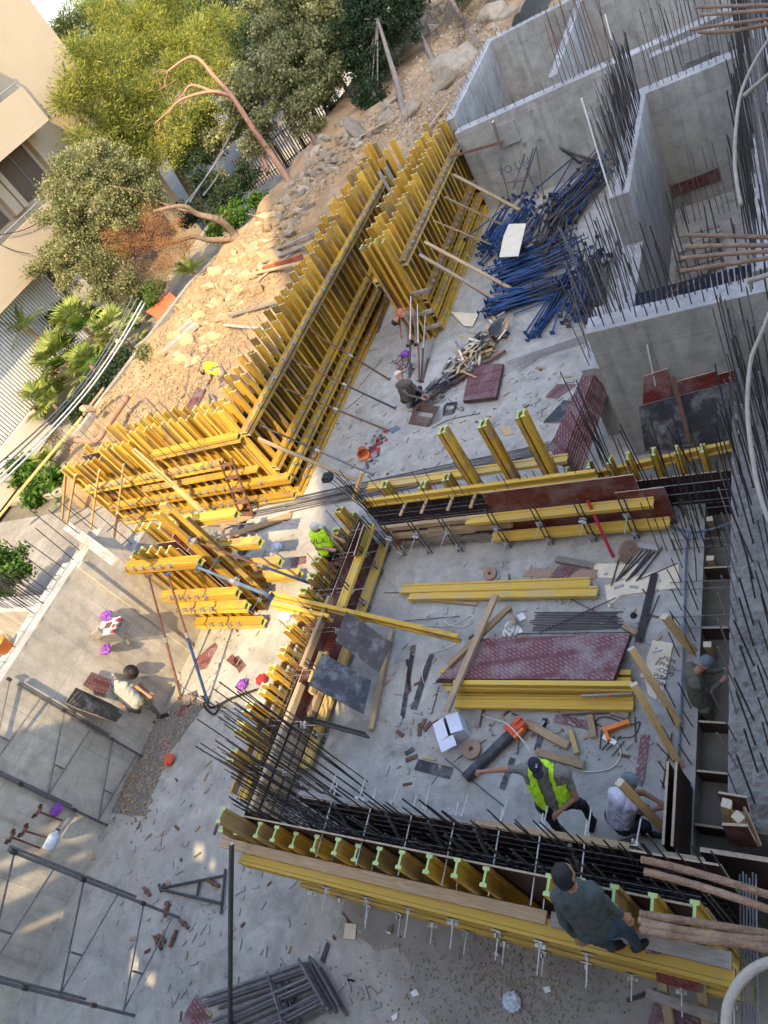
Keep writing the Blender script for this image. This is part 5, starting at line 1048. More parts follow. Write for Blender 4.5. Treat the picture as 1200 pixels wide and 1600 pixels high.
# pile of scaffold frames at the bottom
GP = 'scaffold frames piled at the bottom edge'
for k in range(9):
    t = thing('scaffold', ['topmost frame of the dark pile at the bottom edge', 'second frame of the dark pile at the bottom edge', 'third frame of the dark pile at the bottom edge', 'fourth frame of the dark pile at the bottom edge', 'fifth frame of the dark pile', 'sixth frame of the dark pile', 'seventh frame of the dark pile', 'eighth frame of the dark pile', 'lowest frame of the dark pile'][k], 'scaffold', W(430, 1560), GP)
    z = .06 + k * .045; dx, dy = random.uniform(-8, 14) - k * 2, random.uniform(-10, 12)
    A1, A2, B1, B2 = W(489 + dx, 1505 + dy, z), W(530 + dx, 1578 + dy, z), W(330 + dx, 1568 + dy, z), W(345 + dx, 1650 + dy, z)
    tube(A1, A2, t, .026); tube(A1.lerp(A2, .1), B1, t, .022); tube(A1.lerp(A2, .75), B2, t, .022); tube(A1.lerp(B1, .3), A2.lerp(B2, .35), t, .018); tube(A1.lerp(A2, .4), B1.lerp(B2, .5), t, .018)
# pipe couplers and stubs
for k, (a, b_, lab) in enumerate((((224, 1387), (234, 1399), 'brown pipe coupler left of the triangular bracket'), ((324, 1375), (342, 1385), 'brown pipe coupler lying inside the triangular bracket'), ((281, 1438), (294, 1450), 'brown pipe coupler just past the end of the scaffold post'), ((247, 1461), (258, 1472), 'upper coupler of the small pair'), ((241, 1463), (252, 1483), 'pipe stub touching the lower coupler'), ((276, 1453), (265, 1480), 'brown pipe stub standing apart from the pair'), ((262, 1408), (257, 1433), 'short pipe under the end of the scaffold post'))):
    A_, B_ = W(*a, .05), W(*b_, .05); t = thing('pipe_coupler', lab, 'pipe fitting', A_); rod(A_, B_, .03, RUST, t, 'tube', 8); m_ = A_.lerp(B_, .5); d_ = (B_ - A_).normalized() * .012; rod(m_ - d_, m_ + d_, .045, RUST, t, 'collar', 8)
# U heads at left edge
for k, (a, b_, hd) in enumerate((((60, 1268), (97, 1282), (55, 1272)), ((38, 1298), (80, 1311), (36, 1300)), ((18, 1308), (62, 1325), (15, 1308)))):
    A_, B_ = WX(*a, -12.75), WX(*b_, -13.15); t = thing('fork_head_jack', ['upper fork head jack with a small yoke at the left edge', 'middle fork head jack by the blue bottle', 'lower fork head jack at the left edge'][k], 'jack', A_, 'fork head jacks at the left edge'); rod(A_, B_, .018, RUST, t, 'spindle', 7)
    x = (B_ - A_).cross(Vector((0, 0, 1))).normalized() * .09; bx(A_ - x, A_ + x, .1, .01, RUST, t, 'plate'); bx(A_ - x, A_ - x - (B_ - A_).normalized() * .1, .08, .01, RUST, t, 'lug'); bx(A_ + x, A_ + x - (B_ - A_).normalized() * .1, .08, .01, RUST, t, 'lug')
# ------------------------------------------------------------------ PT strands from the upper deck at right
def strand(pts, r, lab, grp, n=18, seg=70, turns=2.2):
    P = [Vector(p) for p in pts]; V = []; F = []; y = Vector((0, 0, 1)); Lt = (P[-1] - P[0]).length
    for i in range(seg):
        t = i / (seg - 1)
        if len(P) == 2: q = P[0].lerp(P[1], t); d_ = (P[1] - P[0]).normalized()
        else: q = P[0] * (1 - t) ** 2 + P[1] * 2 * t * (1 - t) + P[2] * t * t; d_ = ((P[1] - P[0]) * (1 - t) + (P[2] - P[1]) * t).normalized()
        y_ = (y - d_ * y.dot(d_)).normalized(); x = y_.cross(d_)
        for k in range(n):
            a = 2 * math.pi * k / n; rr = r * (.82 + .2 * abs(math.cos(3 * (a + turns * 2 * math.pi * t * Lt)))); V.append(q + (x * math.cos(a) + y_ * math.sin(a)) * rr - P[0])
    for i in range(seg - 1): F += [(i * n + k, i * n + (k + 1) % n, (i + 1) * n + (k + 1) % n, (i + 1) * n + k) for k in range(n)]
    F += [tuple(reversed(range(n))), tuple(range((seg - 1) * n, seg * n))]
    o = place('steel_strand', fromdata('steel_strand', V, F, [STR], smooth=True), T(P[0])); setp(o, lab, 'strand', grp)
ZS = 7.6
for k, (a, m_, b_) in enumerate((((1087, 11), (1140, 10), (1215, 7)), ((1095, 23), (1150, 20), (1215, 15)), ((1081, 46), (1130, 38), (1215, 28)), ((1092, 50), (1140, 54), (1215, 34)))): strand([W(*a, ZS), W(*m_, ZS), W(*b_, ZS)], .014, ['uppermost rusty strand at the top right corner', 'second rusty strand at the top right corner', 'third rusty strand at the top right corner', 'curving lowest strand at the top right corner'][k], 'strands at the top right corner', turns=1.5)
for k, (a, m_, b_) in enumerate((((1072, 367), (1130, 369), (1215, 371)), ((1070, 386), (1130, 382), (1215, 384)), ((1064, 404), (1130, 396), (1215, 392)), ((1063, 424), (1130, 414), (1215, 401)))): strand([W(*a, ZS), W(*m_, ZS), W(*b_, ZS)], .0125, ['uppermost rusty strand at the middle right', 'second rusty strand at the middle right', 'third rusty strand at the middle right', 'lowest rusty strand at the middle right'][k], 'strands at the middle right', turns=1.8)
for k, (a, m_, b_) in enumerate((((1002, 1343), (1080, 1358), (1220, 1405)), ((1007, 1362), (1090, 1380), (1220, 1428)), ((1000, 1428), (1080, 1440), (1220, 1462)), ((998, 1437), (1080, 1462), (1220, 1470)), ((1003, 1444), (1090, 1455), (1220, 1488)), ((1000, 1452), (1080, 1470), (1220, 1480)))): strand([W(*a, ZS), W(*m_, ZS), W(*b_, ZS)], .0115, ['upper strand of the near pair at the lower right', 'lower strand of the near pair at the lower right', 'first strand of the near bundle crossing the plank', 'second strand of the near bundle crossing the plank', 'third strand of the near bundle crossing the plank', 'lowest strand of the near bundle crossing the plank'][k], 'near strands at the lower right', turns=2.6)
for pts, r, lab in (([(1215, 40), (1180, 95), (1158, 145), (1150, 200), (1148, 250), (1152, 290), (1158, 320)], .011, 'thin cream hose hanging in an arc at the upper right'), ([(1162, 150), (1185, 130), (1215, 105)], .015, 'short cream hose stub crossing the upper arc'), ([(1215, 455), (1190, 520), (1174, 560), (1168, 620), (1170, 670), (1182, 750), (1200, 810), (1215, 830)], .0095, 'cream hose bowed beside the rough strip'), ([(1167, 440), (1190, 433), (1215, 425)], .014, 'short cream hose stub above the bowed hose'), ([(1215, 1500), (1185, 1510), (1160, 1530), (1144, 1555), (1136, 1580), (1134, 1620)], .014, 'thick grey-white hose curling at the bottom right corner')):
    setp(curve_tube([W(x, y, ZS) for x, y in pts], r, HOSE, None, 'hose', 10, 8), lab, 'hose')
# ------------------------------------------------------------------ long bars lying on the slab across the middle
GL = 'long bars lying across the slab between the forms'
for k in range(34):
    a = (random.uniform(330, 560), 0); u = (a[0] - 330) / 230; y0 = 812 - 42 * u + random.uniform(-12, 12); b_ = (random.uniform(760, 925), 0); v = (b_[0] - 760) / 165; y1 = 728 - 38 * v + random.uniform(-16, 14)
    A_, B_ = W(a[0], y0, .02 + random.random() * .05), W(b_[0], y1, .02 + random.random() * .05); m_ = A_.lerp(B_, .5) + Vector((0, random.gauss(0, .06), 0))
    setp(curve_tube([A_, m_, B_], .009, REBL if k % 3 else REB, None, 'steel_bar', 5, 5), 'long straight bar in the flat bundle crossing the slab', 'bar', GL)
for k in range(6):
    setp(curve_tube([W(790 + k * 4, 566 + k * 3, .05), W(850, 545 + k * 2, .05), W(918, 522 + k * 2.5, .05)], .009, REBL, None, 'steel_bar', 5, 5), 'thin bar running from the maroon sheet towards the concrete wall', 'bar', 'thin bars between the maroon sheet and the wall')
for k, (a, b_) in enumerate((((556, 540), (480, 760)), ((597, 562), (556, 610)), ((570, 615), (540, 640)), ((515, 560), (590, 545)))): setp(rod(W(*a, .01), W(*b_, .01), .007, REB, None, 'thin_bar'), ['long thin bar on the slab along the foot of the long form', 'short thin bar beside the purple bag', 'crossing thin bar near the long form', 'thin bar at the foot of the braces'][k], 'bar')
# mid floor items
setp(prism([W(735, 570, .15), W(786, 568, .15), W(775, 620, .15), W(723, 626, .15)], .09, PLY, 'maroon_sheet_stack', edge=PLYBR), 'squarish stack of maroon film-faced sheets lying alone on the slab', 'sheet stack')
flat([(704, 487), (748, 490), (738, 510), (725, 509)], .06, .012, CREAM, 'board_sheet', 'tan board lying at the foot of the right-hand form', 'board'); flat([(772, 500), (786, 497), (782, 520), (765, 525), (762, 515)], .3, .012, PLYB, 'board_sheet', 'dark torn sheet on top of the timber scrap heap', 'sheet'); flat([(750, 525), (762, 527), (762, 540), (752, 541)], .3, .012, PLYB, 'board_sheet', 'small dark offcut on the timber scrap heap', 'offcut')
sh = thing('scrap_heap', 'heap of splintered timber scrap in front of the blue props', 'scrap heap', W(745, 540))
for k in range(190):
    c = (random.gauss(742, 22), 0); c = (c[0], random.gauss(548 - (c[0] - 742) * .7, 12)); p = W(c[0], c[1], random.uniform(.03, .3)); az = random.uniform(0, 6.28); L_ = random.uniform(.1, .5); d_ = Vector((math.cos(az), math.sin(az), random.gauss(0, .3))) * L_ / 2
    bx(p - d_, p + d_, random.uniform(.03, .09), .02, random.choice((TIM, TIMG, TIMN, CREAM, PLYB)), sh, 'offcut')
nh = thing('wire_tangle', 'tangle of fine dark wire beside the long board', 'wire', W(700, 600))
for k in range(120):
    c = (random.gauss(700, 15), 0); c = (c[0], random.gauss(597 - (c[0] - 700) * .45, 6)); p = W(*c, random.uniform(.02, .14)); az = random.uniform(.2, 1.2); d_ = Vector((math.cos(az), math.sin(az), random.gauss(0, .3))) * random.uniform(.1, .25); rod(p - d_, p + d_, .008, REB, nh, 'wire', 5)
setp(timber(W(670, 622, .06), W(790, 548, .1), .07, .07, RUST, None, 'long_timber'), 'long dark timber lying beside the wire tangle', 'timber')
st_ = thing('stirrup_stack', 'stack of bent stirrups lying below the squatting man', 'stirrups', W(655, 655))
for k in range(16):
    a = [W(638 + k * .6, 662 - k * .9, .02 + k * .015), W(668 + k * .6, 667 - k * .9, .02 + k * .015), W(678 + k * .6, 646 - k * .7, .02 + k * .015), W(646 + k * .6, 641 - k * .7, .02 + k * .015)]
    for i in range(4): rod(a[i], a[(i + 1) % 4], .006, REBR if k % 3 else REB, st_, 'stirrup', 5)
st2 = thing('stirrup_stack', 'small bundle of square stirrups left of the curved bar', 'stirrups', W(700, 640))
for k in range(5):
    a = [W(692 + k, 650 - k * 2, .03), W(708 + k, 646 - k * 2, .03), W(710 + k, 632 - k, .03), W(694 + k, 634 - k, .03)]
    for i in range(4): rod(a[i], a[(i + 1) % 4], .008, REB, st2, 'stirrup', 5)
st3 = thing('stirrup_stack', 'long bent bars fanned out beside the squatting man', 'stirrups', W(670, 635))
for k in range(12):
    A_, B_ = W(640 + random.uniform(-6, 6), 645 - k, .05), W(690 + random.uniform(-14, 8), 626 - k * .9, .05); rod(A_, B_, .007, REB, st3, 'bar', 5)
setp(curve_tube([W(674, 669, .02), W(705, 655, .02), W(750, 646, .02)], .009, REB, None, 'curved_bar', 5), 'single gently curved bar right of the stirrups', 'bar'); setp(curve_tube([W(700, 622, .02), W(714, 637, .02), W(722, 642, .02), W(724, 638, .02), W(719, 637, .02)], .008, REB, None, 'hooked_bar', 5), 'bar with a hooked end above the stirrup bundle', 'bar')
flat([(780, 668), (795, 665), (803, 677), (790, 681)], .02, .012, TIM, 'plank_offcut', 'small pale board between the tall yellow pairs', 'offcut'); flat([(607, 672), (620, 664), (626, 670), (612, 677)], .02, .01, BLUEP, 'offcut', 'small grey board at the foot of a brace', 'offcut')
def bucket(p, r, h, mat, lab, tilt=(0, 0)):
    t = thing('bucket', lab, 'bucket', p); M = T(p) @ Matrix.Rotation(tilt[0], 4, 'X') @ Matrix.Rotation(tilt[1], 4, 'Y')
    lathe([(0, 0), (r * .82, 0), (r, h), (r * 1.06, h), (r * 1.06, h - .02), (r * .97, h - .02), (r * .8, .012), (0, .012)], mat, 'pail', M, t); q = [M @ Vector((r * math.cos(a), r * math.sin(a) * .9, h - .03 + .1 * math.sin(a))) for a in (0, .8, 1.6, 2.4, 3.14)]; curve_tube(q, .006, STEELD, t, 'handle', 5)
bucket(W(566, 704, .14), .15, .26, ORANGE, 'orange bucket tipped over on the middle slab', (1.3, .6)); bucket(W(15, 1016, 3.55), .16, .3, ORANGE, 'orange-yellow bucket standing on the left wall top'); bucket(W(430, 1110, .02) if False else W(412, 1120, .02), .16, .24, ZINC, 'grey bucket behind the low form') if False else None
bucket(W(380, 800, .02), .14, .2, ORANGE, 'small orange bucket behind the rusty ladder rungs')
def scraps(name, lab, cat, cx, cy, sx, sy, n, mats, z=.02, smin=.02, smax=.09, slope=0):
    t = thing(name, lab, cat, W(cx, cy))
    for m_ in mats:
        V = []; F = []
        for k in range(n // len(mats)):
            x = random.gauss(cx, sx); y = random.gauss(cy + (x - cx) * slope, sy); p = W(x, y, z + random.random() * .03) - Vector(t.location); q_ = Quaternion((1, random.gauss(0, .3), random.gauss(0, .3), random.uniform(-3, 3))).normalized(); a, b_, c = random.uniform(smin, smax), random.uniform(smin, smax) * .5, .012; i0 = len(V)
            for sx_, sy_, sz_ in ((-1, -1, -1), (1, -1, -1), (1, 1, -1), (-1, 1, -1), (-1, -1, 1), (1, -1, 1), (1, 1, 1), (-1, 1, 1)): V.append(p + q_ @ Vector((a * sx_, b_ * sy_, c * sz_)))
            F += [tuple(i0 + j for j in f) for f in ((3, 2, 1, 0), (4, 5, 6, 7), (0, 1, 5, 4), (1, 2, 6, 5), (2, 3, 7, 6), (3, 0, 4, 7))]
        o = place('scrap', fromdata('scrap', V, F, [m_]), T(t.location), t); o['kind'] = 'stuff'
    return t
scraps('fittings_heap', 'little heap of metal fittings and red bits right of the tipped bucket', 'fittings', 585, 700, 7, 10, 70, (ZINC, STEELD, REDP), slope=-.8)
scraps('fittings_heap', 'little heap of clamps beside the purple bag', 'fittings', 628, 570, 8, 6, 60, (ZINC, RUST))
def crumple(p, r, mat, lab, cat='bag', sq=.6, seed=1, name='plastic_bag'):
    rr = random.Random(seed); bm = bmesh.new(); bmesh.ops.create_icosphere(bm, subdivisions=3, radius=r)
    for v in bm.verts: v.co *= 1 + rr.uniform(-.22, .22); v.co.z *= sq
    o = bmobj(name, bm, mat, T(p)); return setp(o, lab, cat)
for i, (x, y, z, r, m_, lab) in enumerate(((632, 553, .08, .13, PURP, 'purple plastic bag between the two men in the middle'), (166, 962, .6, .13, PURP, 'purple bag above the white power box'), (165, 1015, .5, .12, PURP, 'dark purple bag below the white power box'), (378, 1070, .08, .12, PURP, 'bright purple bag in the sunlit patch by the low form'), (88, 1265, .3, .12, PURP, 'purple bag under the scaffold frame'), (432, 855, .08, .14, CLEAR, 'pale crumpled bag left of the worker in the green vest'), (800, 1565, .06, .11, CLEAR, 'clear crumpled bag on the dusty slab at the bottom'), (380, 857, .08, .17, STEELD, 'dark grey sack behind the small form'), (445, 962, .08, .13, CARD, 'white and red bag beside the low form'), (692, 744, .05, .08, plain('green_bottle', (.05, .5, .3), .3), 'green plastic wrapper on the bundle of bars'), (264, 1187, .1, .12, ORANGER, 'orange-red hard hat shaped cap on the slab by the debris strip'), (296, 1092, .1, .15, BARKG, 'round stone-like lump beside the prop foot'), (512, 746, 1.9, .14, BLACK, 'black glove-like cover pulled over the bar ends'), (408, 1062, .12, .12, REDP, 'red tool bag behind the low form'))):
    crumple(W(x, y, z) if W(x, y, z).x > -13.1 else WX(x, y, -13.0), r, m_, lab, 'hard hat' if 'hat' in lab else ('stone' if 'stone' in lab else 'bag'), seed=i)
# ------------------------------------------------------------------ left sunlit corner
pb = thing('power_box', 'white site distribution board with red sockets standing in the sunlit corner', 'power box', W(180, 985, .3))
M = T(WX(178, 985, -12.92)) @ Matrix.Rotation(.15, 4, 'Z'); 
def mbox(M, a, b_, c, mat, name, par):
    bm = bmesh.new(); addb(bm, -a, a, -b_, b_, -c, c); bmesh.ops.bevel(bm, geom=list(bm.edges), offset=min(a, b_, c) * .12, segments=1, affect='EDGES'); return bmobj(name, bm, mat, M, par)
mbox(M, .27, .2, .14, REBL, 'case', pb); mbox(M @ T((0, 0, .155)), .26, .19, .012, WHITE, 'panel', pb); mbox(M @ T((0, .02, .17)), .09, .07, .01, RUST, 'window', pb)
for k in range(6): mbox(M @ T((.2 if k < 3 else .27, -.16 + (k % 3) * .13, .18)), .028, .04, .02, REDP if k % 2 else ZINC, 'socket', pb)
mbox(T(WX(153, 990, -13.05)) @ Matrix.Rotation(.6, 4, 'Z'), .1, .05, .1, TIMG, 'wooden_leg', pb); 
for k in range(9):
    a = WX(192 + k, 982 + k * 3, -12.75); pts = [a] + [W(205 + 60 * s + random.uniform(-6, 6), 990 - 25 * s * (k % 3 - 1) + random.uniform(-6, 6) + s * 20, .04) for s in (.3, .6, 1)] + [W(258 + random.uniform(-16, 16), 1040 + random.uniform(-15, 15), .03)]
    setp(curve_tube(pts, .009, CABLE, None, 'power_cable', 5, 5), 'white cable trailing from the power box', 'cable', 'white cables in the sunlit corner')
for k in range(7):
    c = (255 + random.uniform(-8, 8), 1045 + random.uniform(-10, 10)); pts = [W(c[0] + 17 * math.cos(a + k) * random.uniform(.7, 1.1), c[1] + 22 * math.sin(a + k), .03 + .01 * k) for a in np.arange(0, 6.6, .8)]; setp(curve_tube(pts, .009, CABLE, None, 'cable_loop', 5, 4), 'loop of white cable in the coil beside the men', 'cable', 'white cable loops')
for pts, lab in (([(262, 1060), (300, 1085), (345, 1108), (400, 1112), (432, 1110)], 'white cable running right from the coil'), ([(320, 1100), (350, 1120), (400, 1135)], 'second white cable under the black hose'), ([(250, 860), (320, 822), (380, 812), (470, 818)], 'thin white line along the earth by the small form')): setp(curve_tube([W(x, y, .03) for x, y in pts], .01, CABLE, None, 'power_cable', 5, 6), lab, 'cable')
setp(curve_tube([W(318, 1088, .05), W(328, 1105, .05), W(345, 1100, .1), W(360, 1092, .1), W(400, 1078, .1)], .028, BLACK, None, 'black_hose', 7, 5), 'black vibrator hose at the foot of the raking prop', 'hose'); setp(curve_tube([W(345, 1100, .08), W(335, 1116, .05), W(322, 1108, .05), W(318, 1098, .05)], .022, BLACK, None, 'black_hose', 7, 5), 'looped end of the black hose', 'hose')
# debris strip by the workers
deb = [(172, 1270), (205, 1200), (240, 1130), (300, 1085), (330, 1090), (262, 1180), (225, 1280)]
prism([W(172, 1270, .006), W(237, 1135, .006), W(285, 1085, .006), W(330, 1088, .006), W(262, 1180, .006), W(222, 1275, .006)], .005, DUST, 'dust_patch', edge=DUST)['kind'] = 'structure'
stones('debris_chips', [W(x, y, .02) for x, y in scatter(deb, 900)], .01, .055, STONEG); stones('sawdust_chips', [W(random.gauss(205, 16), random.gauss(1230, 26), .02) for k in range(260)], .015, .06, TIM)
for poly, lab in (([(303, 1032), (335, 1004), (340, 1010), (322, 1045), (306, 1048)], 'maroon pointed offcut beside the raking props'), ([(353, 1032), (362, 1022), (378, 1035), (370, 1045)], 'small maroon square in the sunlit patch'), ([(362, 1030), (372, 1024), (384, 1040), (374, 1052)], 'second maroon square in the sunlit patch'), ([(272, 1115), (288, 1100), (296, 1108), (283, 1125)], 'maroon board piece beside the round lump'), ([(245, 1160), (262, 1150), (268, 1165), (255, 1182)], 'maroon board piece above the orange hard hat'), ([(454, 872), (478, 868), (478, 880), (455, 885)], 'maroon square lying below the green-vested worker'), ([(290, 1580), (307, 1553), (330, 1588), (315, 1615), (280, 1612)], 'maroon sheet at the bottom left of the frame pile'), ([(1020, 1570), (1030, 1562), (1110, 1600), (1060, 1625), (1005, 1625)], 'maroon sheet at the bottom edge below the near form')): flat(poly, .02, .018, PLY, 'ply_offcut', lab, 'offcut')
# plywood stack leaning by the two men
ps = thing('plywood_stack', 'dark stacked plywood strips leaning at the two men', 'plywood', W(145, 1110))
for k in range(5):
    o_ = k * 5; prism([WX(122 + o_, 1072 + o_, -12.98 + .03 * k), WX(178 + o_, 1100 + o_ * .6, -12.9 + .03 * k), WX(168 + o_ * .7, 1120 + o_ * .4, -12.8 + .03 * k), WX(102 + o_ * .8, 1098 + o_ * .4, -12.93 + .03 * k)], .02, PLYB, 'sheet', ps)
prism([WX(144, 1050, -13.1), WX(174, 1062, -13.08), WX(165, 1090, -13.05), WX(130, 1070, -13.08)], .02, PLY, 'sheet', ps, edge=PLYBR)
timber(W(236, 1070, .4), W(235, 1096, .4), .08, .05, TIMN, ps, 'bench_board')
wt = crumple(W(45, 1000, 3.6), .01, CLEAR, 'x'); bpy.data.objects.remove(wt)
bt = thing('water_bottle', 'large clear blue water bottle lying by the fork heads', 'bottle', W(82, 1315, .3)); A_, B_ = WX(74, 1328, -12.95), WX(90, 1298, -12.95); M, Lb = frame(A_, B_); lathe([(0, 0), (.1, 0), (.11, .03), (.11, Lb * .7), (.09, Lb * .8), (.035, Lb * .92), (.035, Lb)], CLEAR, 'body', M, bt); lathe([(0, Lb), (.042, Lb), (.042, Lb + .03), (0, Lb + .035)], BLUE, 'cap', M, bt)
# rusty ladder in front of the corner form
ld = thing('ladder', 'rusty brown ladder leaning on the corner form', 'ladder', W(385, 800)); 
A1, B1, A2, B2 = WY(343, 720, 9.7), W(376, 806, .05), WY(362, 716, 9.7), W(396, 806, .05)
rod(A1, B1, .028, RUST, ld, 'rail', 8); rod(A2, B2, .028, RUST, ld, 'rail', 8)
for k in range(5): bx(A1.lerp(B1, .08 + k * .22), A2.lerp(B2, .08 + k * .22), .12, .03, RUST, ld, 'rung')
for a, b_, za, zb, lab in (((322, 850), (455, 805), .2, .05, 'long weathered plank lying behind the small form'), ((345, 823), (395, 805), .1, .05, 'short board below the ladder')): setp(timber(W(*a, za), W(*b_, zb), .2, .05, TIM, None, 'plank'), lab, 'plank')
for a, b_ in (((325, 822), (395, 818)), ((318, 838), (400, 832))): setp(rod(W(*a, .1), W(*b_, .1), .022, SCAF, None, 'tube', 7), 'dark tube lying behind the small form, ' + ('upper one' if a[1] < 830 else 'lower one'), 'tube')
cov = flat([(308, 800), (332, 808), (328, 815), (300, 806)], .6, .02, CREAM, 'cloth_sheet', 'cream sack draped on the lowest waler of the corner form', 'sack')
# ================================================================== ROOM FLOOR ITEMS
def lying(label, a, b_, z, mat=YELC):
    t = thing('lying_beam', label, 'beam', W((a[0] + b_[0]) / 2, (a[1] + b_[1]) / 2, 0)); return t
t = lying('pair of long yellow beams lying across the upper part of the room', (628, 915), (935, 925), 0)
beam(W(627, 921, .12), W(922, 911, .12), (0, 1, 0), t, 'beam', False, YELC); beam(W(640, 931, .11), W(934, 925, .11), (0, 1, 0), t, 'beam', False, YELC)
setp(timber(W(655, 936, .03), W(746, 944, .03), .07, .04, TIM, None, 'batten'), 'grey batten lying just below the pair of yellow beams', 'batten')
t = thing('beam_stack', 'stack of long yellow beams under the maroon sheets, spirit level on top', 'beam stack', W(850, 1090))
for k, (y, z, dx) in enumerate(((1098, .12, 0), (1080, .14, 6), (1064, .12, 12), (1052, .12, 10), (1090, .34, 3), (1070, .36, 0))):
    if k == 4: continue
    beam(W(712 - dx * 2, y, z), W(990 - dx * .2, y + 3, z), (0, 0, 1) if k else (0, 1, 0), t, 'beam', False, YELC)
lv = thing('spirit_level', 'grey spirit level lying on the yellow beam stack', 'spirit level', W(950, 1086, .3)); bx(W(908, 1088, .27), W(988, 1084, .27), .03, .055, ZINC, lv, 'body'); bx(W(948, 1086, .3), W(954, 1086, .3), .032, .03, ORANGE, lv, 'vial')
t = thing('plywood_stack', 'wide stack of maroon film-faced sheets in the middle of the room', 'plywood', W(840, 1030, .3))
for k in range(5):
    o_ = k * 1.2; z = .40 - k * .026
    prism([W(743 - o_, 998 + o_, z), W(985 + o_ * .5, 990 + o_, z), W(958 + o_ * .4, 1062 + o_ * 1.2, z), W(684 - o_, 1060 + o_ * 1.2, z)], .021, PLY, 'sheet', t, edge=PLYBR)
for (a, b_, za, zb, w_, lab) in (((775, 930), (697, 1112), .62, .5, .11, 'long pale timber lying over the left end of the maroon stack'), ((797, 948), (700, 1040), .42, .45, .11, 'shorter timber crossing under the long pale one'), ((612, 985), (580, 1140), .05, .05, .1, 'pale timber lying on the slab right of the leaning sheets'), ((795, 945), (804, 975), .3, .3, .06, 'short stick end at the top left of the maroon stack')): setp(timber(W(*a, za), W(*b_, zb), w_, .07, TIM, None, 'timber'), lab, 'timber')
for (a, b_, w_, mat, lab) in (((646, 1008), (628, 1122), .09, PLYB, 'black board strip, left one of the dark strips'), ((636, 1030), (640, 1080), .06, PLYBR, 'narrow dark strip touching the left black strip'), ((674, 1022), (646, 1108), .12, PLYB, 'black board strip with a notch, right one'), ((650, 1194), (705, 1208), .18, PLYB, 'black board offcut lying above the near rebar cage'), ((712, 1250), (720, 1200), .0, PLYB, ''), ((801, 1184), (784, 1232), .09, PLYB, 'black strip under the arm of the vest man'), ((852, 1122), (838, 1172), .09, PLYB, 'dark strip leaning toward the cable in front of the vest man'), ((1008, 1148), (998, 1222), .12, PLY, 'maroon strip beside the man in the white shirt'), ((866, 1122), (934, 1136), .13, PLY, 'maroon strip below the yellow beam stack'), ((857, 1126), (830, 1150), .05, PLY, 'small maroon piece near the drill')):
    if not lab: continue
    A_, B_ = W(*a, .025), W(*b_, .025); s = (B_ - A_).cross(Vector((0, 0, 1))).normalized() * w_ / 2; setp(prism([A_ - s, B_ - s, B_ + s, A_ + s], .018, mat, 'board_strip'), lab, 'board strip')
for (a, b_, lab) in (((664, 1123), (658, 1137), 'left one of the three red-brown chips'), ((656, 1130), (655, 1150), 'lower one of the three red-brown chips'), ((674, 1128), (662, 1142), 'right one of the three red-brown chips'), ((620, 1142), (630, 1150), 'red-brown chip left of the three'), ((633, 1178), (646, 1170), 'small dark chip above the black offcut'), ((634, 1188), (652, 1181), 'brown chip above the black offcut'), ((660, 1184), (680, 1187), 'thin pale stick above the black offcut')): setp(bx(W(*a, .02), W(*b_, .02), .07 if 'stick' not in lab else .03, .02, RUST if 'red' in lab or 'brown' in lab else (PLYB if 'dark' in lab else TIMN), None, 'chip'), lab, 'chip')
for (a, b_, w_, lab, m_) in (((822, 1130), (888, 1166), .13, 'thick timber offcut lying above the vest man', TIM), ((838, 1175), (912, 1196), .12, 'timber offcut running right behind the vest man', TIM), ((892, 1142), (902, 1178), .08, 'short pale split stick right of the vest man', TIMN), ((878, 1112), (952, 1108), .12, 'timber offcut against the beam stack', TIMG), ((922, 1118), (928, 1152), .1, 'block end below the beam stack', TIM), ((750, 1110), (745, 1135), .1, 'short block right of the white box', TIMG), ((955, 1112), (982, 1120), .1, 'block at the lower right corner of the beam stack', TIMG), ((870, 874), (925, 884), .12, 'rough timber lying above the tan sheets', TIMG), ((990, 852), (1032, 858), .1, 'timber offcut beside the standing brown disc', TIMG), ((975, 978), (995, 990), .1, 'block at the right end of the bars', TIM), ((820, 1180), (770, 1130), .0, '', TIM)):
    if lab: setp(timber(W(*a, .05), W(*b_, .05), w_, .08, m_, None, 'timber_offcut'), lab, 'offcut')
# tan cardboard sheets
for poly, lab, m_ in (([(925, 880), (1000, 882), (990, 905), (935, 902)], 'tan paper-faced sheet at the upper right of the room', CREAM), ([(945, 915), (1060, 882), (1062, 918), (970, 930), (950, 950)], 'large tan torn sheet beside the bars', CREAM), ([(815, 900), (830, 887), (935, 890), (930, 905), (880, 902)], 'dark brown torn paper above the pair of beams', BROWNP), ([(1020, 1000), (1052, 1005), (1040, 1060), (1000, 1058)], 'tan sheet with printed lettering beside the pocket', CREAM), ([(1008, 1060), (1040, 1062), (1032, 1098), (1012, 1085)], 'smaller tan sheet below the lettered one', CREAM), ([(1102, 700), (1105, 700), (1106, 704)], '', CREAM)):
    if lab: flat(poly, .012 + random.random() * .01, .006, m_, 'paper_sheet', lab, 'sheet', edge=m_)
flat([(857, 903), (874, 882), (908, 884), (880, 908)], .04, .018, PLY, 'ply_offcut', 'maroon square offcut lying on the dark brown paper', 'offcut')
txo = bpy.data.curves.new('print', 'FONT'); txo.body = 'FILM\nPHEN\n-COM\nWBP\nCORE'; txo.size = .1; to = bpy.data.objects.new('print', txo); COL.objects.link(to); tme = bpy.data.meshes.new_from_object(to.evaluated_get(bpy.context.evaluated_depsgraph_get())); bpy.data.objects.remove(to); tme.materials.clear(); tme.materials.append(BLACK)
p = W(1034, 1030, .028); a_ = W(1052, 1037, .028) - p; M = Matrix.Rotation(math.atan2(a_.y, a_.x), 4, 'Z'); M.translation = p; lt = bpy.data.objects['paper_sheet.003'] if 'paper_sheet.003' in bpy.data.objects else None
place('printed_words', tme, M, lt)
